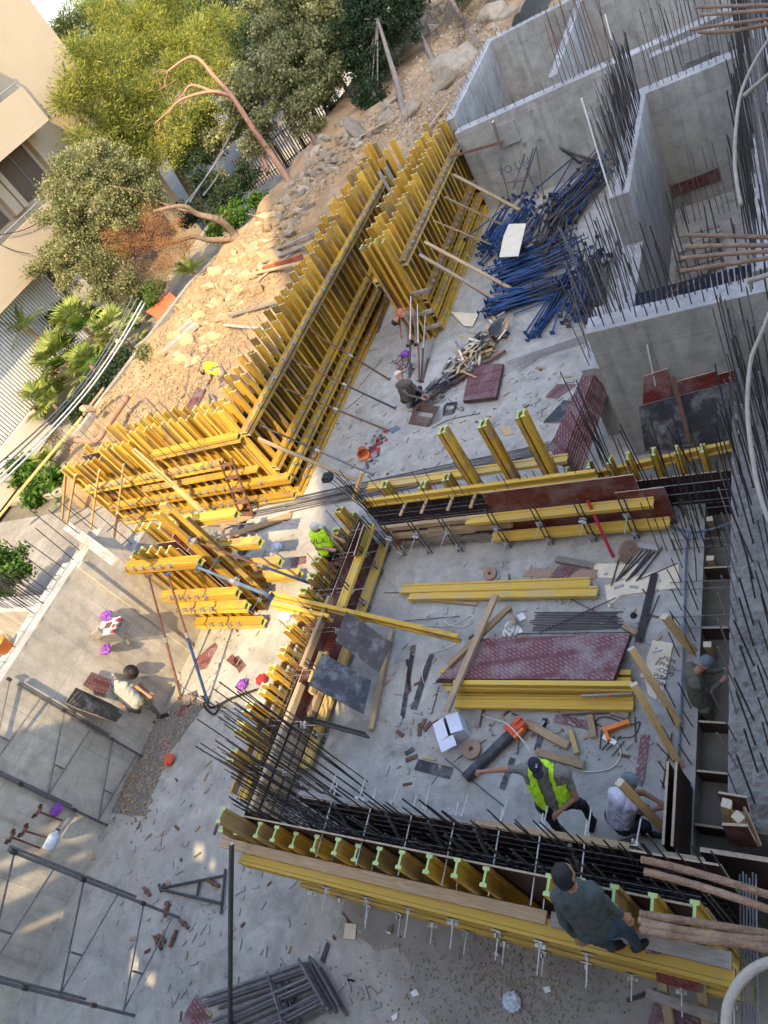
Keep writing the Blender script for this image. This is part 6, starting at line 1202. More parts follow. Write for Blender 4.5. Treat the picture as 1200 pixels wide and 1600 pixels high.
# white box
wb_ = thing('cardboard_box', 'open white cardboard box with folded flaps', 'box', W(710, 1140))
c = W(712, 1148, 0); M = T(c) @ Matrix.Rotation(.55, 4, 'Z')
def panelM(M, pts, name, par, mat, th=.006):
    P = [M @ Vector(p) for p in pts]; return prism(P, th, mat, name, par, edge=mat)
hx, hy, hz = .23, .17, .3
for pts in (((-hx, -hy, 0), (hx, -hy, 0), (hx, -hy, hz), (-hx, -hy, hz)), ((-hx, hy, 0), (hx, hy, 0), (hx, hy, hz), (-hx, hy, hz)), ((-hx, -hy, 0), (-hx, hy, 0), (-hx, hy, hz), (-hx, -hy, hz)), ((hx, -hy, 0), (hx, hy, 0), (hx, hy, hz), (hx, -hy, hz))): panelM(M, pts, 'side', wb_, CARD)
panelM(M, ((-hx, -hy, hz + .005), (-hx, hy, hz + .005), (-.03, hy, hz + .03), (-.03, -hy, hz + .03)), 'flap', wb_, CARD); panelM(M, ((hx, -hy, hz), (hx, hy, hz), (.03, hy, hz + .06), (.03, -hy, hz + .06)), 'flap', wb_, CARD); panelM(M, ((-hx, -hy, hz + .01), (hx * .2, -hy, hz + .01), (hx * .2, -hy - .18, hz - .02), (-hx, -hy - .18, hz - .02)), 'flap', wb_, CARD)
# rolls
for p, r, lab, tl in ((W(738, 1172, .03), .16, 'coil of flat brown strip lying left of the saw', (0, 0)), (W(766, 897, .04), .13, 'flattened brown roll above the pair of beams', (.25, .1)), (W(980, 862, .12), .2, 'large brown disc roll propped on edge under the red bar', (.9, .9))):
    t = thing('paper_roll', lab, 'roll', p); M = T(p) @ Matrix.Rotation(tl[0], 4, 'X') @ Matrix.Rotation(tl[1], 4, 'Y'); pr = []
    for k in range(5): pr += [(r * (1 - k * .15), 0.0 + .05), (r * (1 - k * .15) - .008, .045)]
    lathe([(r, 0), (r, .05)] + pr + [(r * .25, .05), (r * .25, 0)], BROWNP, 'coil', M, t, 26, False)
# vibrating saw-like tool: black cylinder with an orange body
vt = thing('core_drill', 'orange tool with a long dark cylinder lying beside the vest man', 'tool', W(780, 1160)); A_, B_ = W(727, 1216, .12), W(797, 1148, .14); rod(A_, B_, .085, plain('black_tube_dusty', (.05, .055, .06), .5, vary=.4, dirt=(.25, .25, .25)), vt, 'cylinder', 14)
C_ = W(822, 1124, .16); d_ = (C_ - B_); M, L_ = frame(B_, C_, (0, 0, 1)); mbox(M @ T((0, 0, L_ * .45)), .085, .09, L_ * .42, ORANGER, 'motor_body', vt); mbox(M @ T((-.09, .02, L_ * .35)), .05, .05, L_ * .3, ORANGE, 'handle', vt); mbox(M @ T((.02, .08, L_ * .7)), .03, .05, L_ * .2, ORANGER, 'grip', vt); mbox(M @ T((.1, .0, L_ * .1)), .06, .05, .05, ORANGER, 'guard', vt)
dr = thing('power_drill', 'orange hand drill with a black cable below the beam stack', 'drill', W(960, 1135)); M, L_ = frame(W(942, 1142, .08), W(984, 1128, .08)); mbox(M @ T((0, 0, L_ / 2)), .035, .04, L_ / 2, ORANGE, 'body', dr); mbox(M @ T((-.08, 0, .04)), .09, .03, .025, ORANGE, 'grip', dr); curve_tube([W(940, 1135, .1), W(930, 1128, .04), W(945, 1120, .03), W(985, 1132, .03), W(1000, 1128, .03), W(990, 1150, .03), W(965, 1152, .03)], .008, BLACK, dr, 'cable', 5, 5)
ps_ = thing('power_strip', 'white socket strip with its cable curving to the vest man', 'power strip', W(952, 1158)); bx(W(943, 1151, .03), W(963, 1162, .03), .07, .05, WHITE, ps_, 'strip'); curve_tube([W(963, 1162, .03), W(970, 1178, .02), W(955, 1200, .02), (W(915, 1206, .02)), W(885, 1195, .02)], .009, CABLE, ps_, 'cable', 6, 6)
setp(curve_tube([W(740, 1105, .02), W(760, 1120, .06), W(790, 1130, .3), W(815, 1155, .35), W(830, 1175, .3), W(850, 1190, .05)], .009, CABLE, None, 'white_cable', 6, 6), 'white cable looping over the orange tool', 'cable')
setp(curve_tube([W(672, 1020, .02), W(660, 1050, .02), W(668, 1075, .02), W(700, 1088, .02), W(730, 1100, .03)], .008, CABLE, None, 'white_cable', 6, 6), 'thin white cable beside the black strips', 'cable')
setp(curve_tube([W(718, 998, .05), W(705, 1010, .02), W(672, 1020, .02)], .008, CABLE, None, 'white_cable', 6, 6), 'thin white cable from the end of the loose beam', 'cable')
setp(curve_tube([W(640, 975, .02), W(700, 978, .02), W(735, 962, .02), W(738, 972, .02), W(720, 980, .02), W(695, 972, .02), W(712, 960, .02)], .008, CABLE, None, 'white_cable', 6, 6), 'white wire loops between the two yellow beams', 'cable')
# bars in the room
def barset(lab, grp, lst, r=.009, m_=REB):
    for a, b_ in lst: setp(rod(W(*a, .02 + random.random() * .03), W(*b_, .02 + random.random() * .03), r, m_, None, 'steel_bar'), lab, 'bar', grp)
barset('dark bar in the flat bundle above the maroon stack', 'bars above the maroon stack', [((830 + random.uniform(-4, 10), 957 + k * 2.6), (970 + random.uniform(-8, 6), 956 + k * 2.4)) for k in range(12)])
barset('black bar in the spread bunch below the brown disc', 'bars below the brown disc', [((962 + k * 4, 908 - (k % 4) * 3), (1000 + k * 4 + random.uniform(-4, 4), 856 + (k % 3) * 4)) for k in range(10)] + [((955, 915), (968, 870))], .012)
barset('bar in the bundle running down to the timber posts', 'bars running to the posts', [((1018 + k * 2, 896), (992 + k * 2.5, 1003)) for k in range(6)] + [((1000, 1003), (1030, 930))])
barset('loose bar crossing the room floor', 'loose bars on the room floor', [((840, 990), (962, 934)), ((890, 935), (985, 985)), ((630, 926), (600, 926)), ((630, 970), (718, 963)), ((802, 990), (990, 988)), ((815, 1122), (808, 1180)), ((760, 1155), (715, 1185)), ((686, 1072), (674, 1115)), ((695, 1185), (790, 1262)), ((1058, 880), (1000, 905))], .008)
barset('thin bar near the man in the white shirt', 'bars near the white shirt', [((1050, 1145), (1035, 1232)), ((940, 1172), (960, 1150)), ((948, 1172), (970, 1150)), ((956, 1182), (975, 1158)), ((937, 1170), (940, 1140)), ((992, 1120), (993, 1160)), ((950, 1318), (1000, 1306)), ((945, 1322), (992, 1312))], .01)
barset('dark strip in the bundle resting on the low left form', 'strips on the low left form', [((463, 1124 + k * 1.5), (585 + k * 2, 1158 + k * 2)) for k in range(5)], .018)
for o in bpy.data.objects:
    if o.get('group') == 'strips on the low left form': o.location.z += .35
setp(rod(WY(918, 782, 7.9), W(958, 870, .02), .028, REDP, None, 'red_bar', 8), 'bright red steel bar leaning on the back form', 'bar')
grd = thing('grinding_disc', 'small black grinding disc on the slab right of the bars', 'disc', W(990, 962)); lathe([(.0, .012), (.015, .012), (.015, .01), (.055, .01), (.055, 0), (.0, 0)], BLACK, 'disc', T(W(990, 962, .01)), grd)
for x, y in ((814, 964), (809, 985)): flat([(x - 7, y - 3), (x + 3, y - 7), (x + 8, y + 2), (x - 2, y + 7)], .03, .01, WHITE, 'tile_spacer', 'small white square card with green marks, ' + ('upper' if y < 970 else 'lower') + ' one', 'card')
scraps('glass_scraps', 'bright scrap of pale strips above the maroon stack', 'scrap', 797, 982, 7, 7, 40, (ZINC, WHITE), slope=-.5)
# black sheets leaning out of the low left form
for poly, zz, lab in (([(545, 955), (615, 1005), (592, 1052), (524, 1001)], [1.15, .75, .6, 1.1], 'upper black sheet leaning out of the low left form'), ([(503, 1018), (580, 1062), (568, 1115), (482, 1070)], [1.15, .6, .55, 1.1], 'lower black sheet leaning out of the low left form')): flat(poly, zz, .021, PLYB, 'black_sheet', lab, 'plywood', edge=PLYBR)
prism([W(567, 820, 1.4), W(573, 826, .3), W(558, 872, .3), W(550, 866, 1.35)], .02, PLYB, 'corner_sheet'); setp(bpy.data.objects['corner_sheet'], 'grey-brown board standing on edge at the corner of the room form', 'board')
# shaded bay behind: black plywood shutter with prop, red panels, leaning maroon stack
bs = thing('shutter_panel', 'black plywood shutter leaning on the concrete wall with a steel prop', 'shutter', WY(1070, 650, 9.5))
prism([WY(1000, 632, 9.6), WY(1140, 600, 9.6), WY(1140, 692, 9.15), WY(1008, 705, 9.15)], .021, PLYB, 'sheet', bs, up=(0, -1, 1)); rod(WY(1052, 590, 9.5), WY(1078, 692, 9.1), .035, RUST, bs, 'prop', 8)
for poly, d_, nm in (([(1006, 588), (1043, 576), (1050, 620), (1004, 632)], 9.66, 'red_sheet'), ([(1056, 597), (1118, 580), (1124, 604), (1060, 618)], 9.68, 'red_sheet'), ([(1120, 586), (1160, 575), (1160, 596), (1124, 600)], 9.7, 'red_sheet')): prism([WY(x, y, d_) for x, y in poly], .02, PLYR, nm, bs, up=(0, -1, 0))
lm = thing('plywood_stack', 'maroon sheets leaning edge-up against the corner of the concrete wall', 'plywood', W(890, 700))
for k in range(9):
    o_ = k * 5; prism([W(923 - o_ * .15, 562 + k, 1.75 - k * .03), W(930 + o_ * .5, 585 + k * 3, 1.6 - .05 * k), W(876 + o_ * .8, 728 + k * 2.4, .75 - .05 * k), W(858 + o_ * .7, 700 + k * 2.5, .95 - .05 * k)], .02, PLY, 'sheet', lm, edge=PLYBR)
for poly, lab in (([(852, 620), (870, 600), (900, 600), (870, 622)], 'maroon offcut left of the leaning sheets'), ([(848, 660), (880, 625), (905, 628), (878, 660)], 'dark sheet on the slab left of the leaning sheets')): flat(poly, .03, .018, PLY if 'maroon' in lab else PLYB, 'ply_offcut', lab, 'offcut')
setp(prism([WY(1048, 290, 18.25), WY(1122, 262, 18.25), WY(1126, 282, 18.25), WY(1052, 308, 18.25)], .02, PLYR, 'red_board', up=(0, -1, 0)), 'dark red panel fixed across the stained back wall', 'panel')
bars(rc, -3.9, 9.0, -3.5, 8.9, 9, 0, 1.8, 3.0, .0095, REB, .05, .1); bars(rc, -3.4, 8.3, -1.7, 8.3, 18, 0, 1.0, 2.4, .0095, REB, .05, .06)
sp2 = thing('timber_scrap_pile', 'boards and bars stacked at the bottom of the dark bay at right', 'timber pile', (-2.5, 14, 0))
for k in range(16): timber((-2.9, 13.2 + k * .22, .1 + random.random() * .2), (-2.1 + random.uniform(-.3, .2), 13.4 + k * .22, .15), .15, .05, TIMG, sp2, 'board')
nb = thing('blue_net', 'dark blue netting folded behind the bars on the near concrete wall', 'netting', (-2.2, 10.9, 2))
for k in range(22): bx((-2.75 + k * .085, 10.35, 2.2), (-2.72 + k * .085, 10.75, 2.85), .06, .02, plain('navy_net', (.012, .015, .035), .8) if k == 0 else MATS['navy_net'], nb, 'strip', up=(0, 1, 0))
bars(we, -3.0, 17.4, -1.0, 17.4, 16, 0, 1.0, 1.8, .009, REBL)
curve_tube([W(1040, 462, 3.1), W(1043, 455, 3.1), W(1054, 456, 3.1), W(1060, 442, 3.1)], .012, REBR, None, 'bent_bar', 5, 4); setp(bpy.data.objects['bent_bar'], 'bent stirrup lying on the top of the near concrete wall', 'bar')
# timber box at the end of the strip
tb = thing('timber_box', 'timber and red plywood box with square posts at the lower end of the rough strip', 'box', W(1150, 1265, 1))
prism([W(1122, 1240, 1.5), W(1166, 1247, 1.5), W(1172, 1270, 1.3), W(1128, 1262, 1.3)], .03, PLYBR, 'board', tb); prism([W(1128, 1290, 1.5), W(1168, 1292, 1.5), W(1185, 1325, .9), W(1142, 1322, .9)], .03, PLYR, 'board', tb); prism([W(1166, 1246, 1.5), W(1170, 1248, 1.5), W(1190, 1322, 1.0), W(1184, 1322, 1.0)], .03, TIMN, 'board', tb)
timber(W(1140, 1290, .7), W(1135, 1255, 1.5), .1, .1, TIMN, tb, 'post'); timber(W(1158, 1302, .7), W(1153, 1276, 1.5), .1, .1, TIMN, tb, 'post')
setp(slabbox(-1.75, -.6, 2.35, 2.4, .1, 1.4, [PLYBR, PLYE], 'end_board'), 'dark board closing the pocket by the timber box', 'board')
# makeshift ladder at the bottom right
mk = thing('site_ladder', 'makeshift timber ladder with a red ply rung below the near form', 'ladder', W(1050, 1560))
for a, b_ in (((1028, 1500), (1050, 1620)), ((1092, 1515), (1110, 1640))): timber(W(*a, 1.2), W(*b_, .1), .1, .05, TIM, mk, 'rail')
timber(W(1010, 1552, .8), W(1120, 1590, .8), .1, .05, TIMG, mk, 'rung'); prism([W(1024, 1520, 1.15), W(1095, 1535, 1.15), W(1096, 1553, 1.0), W(1026, 1534, 1.0)], .02, PLYR, 'rung', mk)
flat([(978, 1560), (1024, 1543), (1028, 1552), (980, 1567)], .03, .018, PLYB, 'ply_offcut', 'dark strip lying left of the makeshift ladder', 'offcut')
for k in range(12): setp(rod(W(1156 + (k % 6) * 5, 1372 + random.uniform(-10, 10), 1.5), W(1160 + (k % 6) * 5, 1650, 1.5 - .3 * (k // 6)), .009, REBL, None, 'steel_bar'), 'bar running off the bottom edge at the right end of the near form', 'bar', 'bars right of the near form')
flat([(1008, 1480), (1068, 1484), (1066, 1493), (1009, 1490)], 2.12, .02, PLY, 'ply_strip', 'dark red strip lying on the upper waler beside the man', 'strip')
# waste on the dusty slab at the bottom
_o = [(560, 1380), (760, 1420), (1000, 1500), (1130, 1560), (1130, 1660), (730, 1660), (660, 1580), (640, 1500), (560, 1470), (530, 1420)]
prism([W(_o[i][0] + (_o[(i + 1) % 10][0] - _o[i][0]) * k / 9 + random.gauss(0, 6), _o[i][1] + (_o[(i + 1) % 10][1] - _o[i][1]) * k / 9 + random.gauss(0, 6), .006) for i in range(10) for k in range(9)], .005, plain('brown_dust', (.27, .245, .21), .95, vary=.3, scale=1.2, bump=.8, dirt=(.3, .29, .27), dscale=1.1, damt=.8), 'dirt_patch', edge=DUST)['kind'] = 'structure'
stones('ground_grit', [W(random.gauss(790, 95), random.gauss(1535, 48), .015) for k in range(1500)], .006, .03, STONEG); stones('floor_grit', [W(x, y, .01) for x, y in scatter([(520, 640), (900, 560), (900, 700), (560, 800), (420, 820), (470, 780)], 500) + scatter([(620, 880), (1050, 870), (1040, 1200), (560, 1230)], 420) + scatter([(250, 1100), (480, 1120), (330, 1560), (20, 1550)], 300)], .006, .022, STONEG)
for poly, m_, lab in (([(540, 1442), (557, 1444), (555, 1468), (536, 1466)], CREAM, 'crumpled cardboard below the near form'), ([(500, 1500), (510, 1472), (515, 1474), (506, 1505)], PLYB, 'dark strip above the frame pile'), ([(641, 1550), (650, 1545), (655, 1554), (645, 1558)], WHITE, 'white scrap of paper on the dusty slab'), ([(611, 1588), (620, 1582), (621, 1590), (614, 1596)], WHITE, 'white lid at the bottom edge'), ([(848, 1543), (858, 1541), (861, 1549), (852, 1552)], WHITE, 'white scrap at the bottom right of the slab')): flat(poly, .03, .01, m_, 'litter', lab, 'litter', edge=m_)
for x, y, lab in ((611, 1446, 'paper cup lying below the near form'), (778, 1478, 'paper cup near the lower right of the dusty slab')):
    t = thing('paper_cup', lab, 'cup', W(x, y, .05)); lathe([(0, 0), (.028, 0), (.038, .1), (.04, .1)], WHITE, 'cup', T(W(x, y, .05)) @ Matrix.Rotation(1.3, 4, 'X'), t)
for nm, mt, n_, regs in (('wood_chips', TIM, 130, 1), ('ply_chips', RUST, 55, 1), ('cement_crumbs', WTOP, 420, 1)):
    pts = scatter([(630, 880), (1040, 870), (1030, 1200), (570, 1230)], n_ // 3) + scatter([(520, 640), (900, 560), (880, 690), (560, 790)], n_ // 3) + scatter([(380, 870), (460, 830), (440, 960), (330, 1090), (300, 1060)], n_ // 8) + scatter([(130, 1300), (330, 1150), (480, 1400), (620, 1590), (230, 1590)], n_ // 4)
    V = []; F = []
    for x, y in pts:
        p = W(x, y, .012); a = random.uniform(0, 3.14); L_ = random.uniform(.02, .09); w_ = random.uniform(.008, .025); d1 = Vector((math.cos(a), math.sin(a), 0)) * L_; d2 = Vector((-math.sin(a), math.cos(a), 0)) * w_; k = len(V); up_ = Vector((0, 0, .014))
        V += [p - d1 - d2, p + d1 - d2, p + d1 + d2, p - d1 + d2, p - d1 - d2 + up_, p + d1 - d2 + up_, p + d1 + d2 + up_, p - d1 + d2 + up_]; F += [tuple(k + j for j in f) for f in ((4, 5, 6, 7), (0, 1, 5, 4), (1, 2, 6, 5), (2, 3, 7, 6), (3, 0, 4, 7))]
    place(nm, fromdata(nm, V, F, [mt]), Matrix.Identity(4))['kind'] = 'stuff'
# ================================================================== PEOPLE
def person(lab, J, shirt, pants, shoes=BLACK, head=None, hat='cap', hatmat=None, vest=None, sleeve='short', vox=.012, hair=None, face=None, pantsz=None):
    """J: joint -> world point. One continuous remeshed body, clothing regions by nearest limb, hat and vest as parts."""
    J = {k: Vector(v) for k, v in J.items()}; base = (J['footL'] + J['footR']) / 2; base.z = min(J['footL'].z, J['footR'].z) - .04
    t = thing('person', lab, 'person', base)
    neck = (J['shL'] + J['shR']) / 2 + (J['head'] - (J['shL'] + J['shR']) / 2) * .35; hipc = (J['hipL'] + J['hipR']) / 2; shc = (J['shL'] + J['shR']) / 2
    fw = J.get('face', None); hd = (J['head'] - neck).normalized(); f = (Vector(face) if face else Vector((0, -1, 0))); f = (f - hd * f.dot(hd)).normalized()
    seg = []
    def s(a, b_, r0, r1, tag): seg.append((Vector(a), Vector(b_), r0, r1, tag))
    s(hipc, shc, .125, .13, 'torso'); s(J['hipL'].lerp(hipc, .3), J['shL'].lerp(shc, .35), .115, .105, 'torso'); s(J['hipR'].lerp(hipc, .3), J['shR'].lerp(shc, .35), .115, .105, 'torso'); s(J['shL'], J['shR'], .075, .075, 'torso')
    s(J['hipL'], J['hipR'], .115, .115, 'pelvis'); s(shc, neck, .065, .055, 'neck'); s(neck, J['head'], .055, .055, 'neck')
    for S in 'LR':
        kn = J['knee' + S]; ft = J['foot' + S]; s(J['hip' + S], kn, .092, .062, 'leg'); s(kn, ft, .06, .042, 'leg')
        td = J.get('toe' + S); 
        if td is None: td = ft + Vector((f.x, f.y, 0)).normalized() * .17 - Vector((0, 0, .03))
        s(ft - (td - ft) * .3 - Vector((0, 0, .02)), td, .048, .04, 'shoe')
        el = J['el' + S]; hn = J['hand' + S]; s(J['sh' + S], el, .054, .042, 'uarm'); s(el, hn, .04, .027, 'farm')
        h_ = (hn - el).normalized(); sd_ = h_.cross(Vector((0, 0, 1)));  sd_ = sd_.normalized() if sd_.length > .1 else Vector((1, 0, 0)); dn = Vector((0, 0, -1))
        s(hn, hn + h_ * .07, .03, .034, 'hand')
        for q in range(4):
            o_ = sd_ * (q - 1.5) * .021; L_ = (.055, .065, .06, .045)[q]; k0 = hn + h_ * .085 + o_; k1 = k0 + h_ * L_ * .55 + dn * L_ * .3; k2 = k1 + h_ * L_ * .15 + dn * L_ * .5; s(k0, k1, .0115, .0105, 'hand'); s(k1, k2, .0105, .009, 'hand')
        th = sd_ * (.035 if S == 'L' else -.035); s(hn + h_ * .02 + th * .6, hn + h_ * .07 + th * 1.5 + dn * .02, .013, .011, 'hand')
    bm = bmesh.new()
    for a, b_, r0, r1, tag in seg:
        if (b_ - a).length < 1e-3: b_ = a + Vector((0, 0, .002))
        M, L_ = frame(a, b_); bmesh.ops.create_cone(bm, cap_ends=True, segments=14, radius1=r0, radius2=r1, depth=L_, matrix=M @ T((0, 0, L_ / 2)))
        bmesh.ops.create_icosphere(bm, subdivisions=2, radius=r0, matrix=T(a)); bmesh.ops.create_icosphere(bm, subdivisions=2, radius=r1, matrix=T(b_))
    Hx = f.cross(hd); HM = Matrix((Hx, f, hd)).transposed().to_4x4(); HM.translation = J['head']
    bmesh.ops.create_icosphere(bm, subdivisions=3, radius=1, matrix=HM @ Matrix.Diagonal((.077, .096, .118, 1))); bmesh.ops.create_icosphere(bm, subdivisions=2, radius=1, matrix=HM @ T((0, .045, -.055)) @ Matrix.Diagonal((.055, .055, .06, 1)))
    bmesh.ops.create_cone(bm, cap_ends=True, segments=6, radius1=.02, radius2=.008, depth=.05, matrix=HM @ T((0, .1, -.015)))
    for sx in (-1, 1): bmesh.ops.create_icosphere(bm, subdivisions=1, radius=1, matrix=HM @ T((sx * .08, 0, -.01)) @ Matrix.Diagonal((.014, .024, .034, 1)))
    me = bpy.data.meshes.new('body'); bm.to_mesh(me); bm.free(); o = bpy.data.objects.new('tmp', me); COL.objects.link(o)
    md = o.modifiers.new('r', 'REMESH'); md.mode = 'VOXEL'; md.voxel_size = vox; sm = o.modifiers.new('s', 'SMOOTH'); sm.factor = .5; sm.iterations = 2
    dg = bpy.context.evaluated_depsgraph_get(); me2 = bpy.data.meshes.new_from_object(o.evaluated_get(dg)); bpy.data.objects.remove(o)
    me2.materials.clear()
    for m_ in (SKIN, shirt, pants, shoes): me2.materials.append(m_)
    n = len(me2.polygons); C = np.empty(n * 3); me2.polygons.foreach_get('center', C); C = C.reshape(-1, 3); best = np.full(n, 1e9); bi = np.zeros(n, int); tp = np.zeros(n)
    for i, (a, b_, r0, r1, tag) in enumerate(seg):
        A = np.array(a); D = np.array(b_) - A; l2 = max(D @ D, 1e-9); u = np.clip(((C - A) @ D) / l2, 0, 1); dist = np.linalg.norm(C - A - u[:, None] * D, axis=1) - (r0 + (r1 - r0) * u); k = dist < best; best[k] = dist[k]; bi[k] = i; tp[k] = u[k]
    tags = np.array([s_[4] for s_ in seg])[bi]; mi = np.zeros(n, int)
    mi[(tags == 'torso')] = 1; mi[tags == 'pelvis'] = 2; mi[tags == 'leg'] = 2; mi[tags == 'shoe'] = 3; mi[(tags == 'neck')] = 0
    mi[(tags == 'uarm') & (tp < (.62 if sleeve == 'short' else 2))] = 1
    if sleeve == 'long': mi[(tags == 'farm') & (tp < .9)] = 1
    # wrinkles in the clothes
    me2.polygons.foreach_set('material_index', mi.astype(np.int32)); me2.polygons.foreach_set('use_smooth', [True] * n)
    nv = len(me2.vertices); co = np.empty(nv * 3); me2.vertices.foreach_get('co', co); co = co.reshape(-1, 3); no = np.empty(nv * 3); me2.vertices.foreach_get('normal', no); no = no.reshape(-1, 3)
    vc = np.zeros(nv)
    for p in me2.polygons:
        if mi[p.index] in (1, 2):
            for v in p.vertices: vc[v] = 1
    wr = (np.sin(co[:, 2] * 47 + np.sin(co[:, 0] * 31) * 2) + np.sin(co[:, 0] * 53 + co[:, 1] * 29 + np.sin(co[:, 2] * 19) * 2)) * .0035 + .004
    co += no * (wr * vc)[:, None]; me2.vertices.foreach_set('co', co.ravel()); me2.update()
    me2.transform(T(-base)); place('body', me2, T(base), t)
    # clothing shell
    if vest:
        keep = [p for p in me2.polygons if mi[p.index] == 1 and tags[p.index] == 'torso']
        up = (shc - hipc).normalized(); fv = up.cross(J['shR'] - J['shL']).normalized(); sv = (J['shR'] - J['shL']).normalized(); vb = {}; V = []; F = []
        for p in keep:
            fs = []
            for v in p.vertices:
                if v not in vb: vb[v] = len(V); V.append(me2.vertices[v].co + me2.vertices[v].normal * .014)
                fs.append(vb[v])
            cc = p.center + base; front = (cc - hipc).dot(fv); side = abs((cc - hipc).dot(sv))
            if front > .03 and side < .075: continue
            if abs((cc - shc).dot(sv)) > .17 and (cc - shc).dot(up) > -.12: continue
            F.append(tuple(fs))
        place('vest', fromdata('vest', V, F, [vest], smooth=True), T(base), t)
    hm = hatmat or BLACK
    if hat == 'cap':
        lathe([(.0, .128), (.045, .122), (.075, .098), (.09, .06), (.094, .02), (.09, .0)], hm, 'cap', HM @ Matrix.Diagonal((.93, 1.12, 1, 1)), t, 18)
        bm = bmesh.new(); bmesh.ops.create_cone(bm, cap_ends=True, segments=18, radius1=.075, radius2=.072, depth=.008, matrix=HM @ T((0, .105, .03)) @ Matrix.Rotation(-.25, 4, 'X') @ Matrix.Diagonal((1, 1, 1, 1))); bmobj('cap_peak', bm, hm, None, t, True)
    elif hat == 'hat':
        lathe([(.0, .125), (.06, .12), (.088, .08), (.096, .03), (.15, .0), (.155, -.004), (.098, .015)], hm, 'hat', HM @ Matrix.Diagonal((1, 1.1, 1, 1)), t, 20)
    elif hat == 'scarf':
        lathe([(.0, .135), (.06, .125), (.1, .07), (.105, .0), (.095, -.07), (.11, -.14), (.09, -.15)], hm, 'head_scarf', HM @ Matrix.Diagonal((.95, 1.05, 1, 1)) @ T((0, -.015, 0)), t, 20)
    elif hat == 'hair':
        lathe([(.0, .126), (.05, .118), (.08, .085), (.089, .03), (.084, -.03), (.078, -.06)], hm, 'hair', HM @ T((0, -.018, 0)) @ Matrix.Diagonal((.98, 1.08, 1, 1)), t, 18)
    for sx in (-1, 1): mbox(HM @ T((sx * .03, .09, .012)), .011, .004, .006, BLACK, 'eye', t)
    return t
C_GREY = cloth('grey_shirt', (.17, .17, .15)); C_DK = cloth('dark_trousers', (.03, .03, .035)); C_WH = cloth('white_shirt', (.6, .6, .68)); C_OL = cloth('olive_shirt', (.12, .115, .085)); C_SL = cloth('slate_shirt', (.07, .085, .085)); C_JN = cloth('jeans', (.045, .075, .11)); C_HV = cloth('hi_vis', (.5, .85, .03)); C_OR = cloth('orange_vest', (.5, .13, .06)); C_LG = cloth('light_grey_shirt', (.35, .35, .31)); C_TN = cloth('tan_clothes', (.3, .24, .17)); C_NV = cloth('navy_cap', (.025, .028, .045)); C_CP = cloth('grey_cap', (.14, .17, .2)); C_GP = cloth('grey_trousers', (.16, .155, .13)); C_SC = cloth('pale_scarf', (.55, .53, .48))
p1 = person('man in a yellow-green vest and black cap reaching out his right arm', dict(head=W(838, 1197, 1.62), shL=W(884, 1208, 1.43), shR=W(815, 1202, 1.43), hipL=W(888, 1250, .93), hipR=W(850, 1258, .93), kneeL=W(912, 1258, .5), kneeR=W(862, 1281, .5), footL=W(926, 1285, .1), footR=W(880, 1306, .1), toeL=W(924, 1297, .04), toeR=W(876, 1318, .04), elR=W(788, 1202, 1.28), handR=W(752, 1206, 1.12), elL=W(900, 1246, 1.1), handL=W(874, 1268, 1.02)), C_GREY, C_DK, hatmat=C_NV, vest=C_HV, face=(.5, -.8, -.6), vox=.0095)
p2 = person('man in a slate shirt and jeans walking on the yellow waler of the near form', dict(head=W(882, 1368, 3.68), shL=W(872, 1400, 3.42), shR=W(930, 1395, 3.42), hipL=W(918, 1452, 2.98), hipR=W(945, 1446, 2.98), kneeL=W(938, 1468, 2.58), kneeR=W(978, 1452, 2.62), footL=W(958, 1478, 2.16), footR=W(996, 1478, 2.16), toeL=W(972, 1474, 2.1), toeR=W(1012, 1472, 2.1), elL=W(880, 1440, 3.15), handL=W(900, 1462, 2.95), elR=W(952, 1415, 3.2), handR=W(972, 1430, 3.05)), C_SL, C_JN, hat='hair', hatmat=BLACK, face=(.2, 1, -.1), sleeve='long', vox=.0095)
p3 = person('man in a white shirt and grey cap crouching at the dark side boards', dict(head=W(982, 1222, .98), shL=W(958, 1240, .84), shR=W(990, 1258, .82), hipL=W(958, 1275, .32), hipR=W(975, 1292, .32), kneeL=W(1008, 1262, .42), kneeR=W(1010, 1290, .38), footL=W(985, 1280, .08), footR=W(1012, 1302, .06), elL=W(1005, 1238, .7), handL=W(1028, 1252, .6), elR=W(1003, 1270, .6), handR=W(1026, 1264, .55)), C_WH, C_DK, hatmat=C_CP, face=(1, .2, -.4), vox=.0095)
p4 = person('man in an olive shirt and grey cap working down in the pocket', dict(head=W(1102, 1036, .62), shL=W(1078, 1042, .42), shR=W(1088, 1072, .42), hipL=W(1088, 1092, -.08), hipR=W(1100, 1104, -.08), kneeL=W(1112, 1118, -.5), kneeR=W(1112, 1130, -.5), footL=W(1122, 1140, -.95), footR=W(1118, 1152, -.95), elL=W(1112, 1050, .25), handL=W(1132, 1046, .2), elR=W(1108, 1082, .15), handR=W(1128, 1064, .2)), C_OL, C_GP, hatmat=C_CP, face=(1, .3, -.5), sleeve='long', vox=.0095)
p5 = person('man with a pale head scarf and light grey shirt standing at the plywood', dict(head=W(176, 1060, 1.5), shL=W(178, 1078, 1.32), shR=W(196, 1070, 1.32), hipL=W(206, 1104, .88), hipR=W(218, 1096, .88), kneeL=W(217, 1112, .48), kneeR=W(236, 1104, .48), footL=W(229, 1130, .08), footR=W(250, 1119, .08), elL=W(178, 1100, 1.05), handL=W(194, 1104, .95), elR=W(212, 1072, 1.1), handR=W(228, 1084, .95)), C_LG, C_GP, hat='scarf', hatmat=C_SC, face=(1, -.2, -.4), vox=.013)
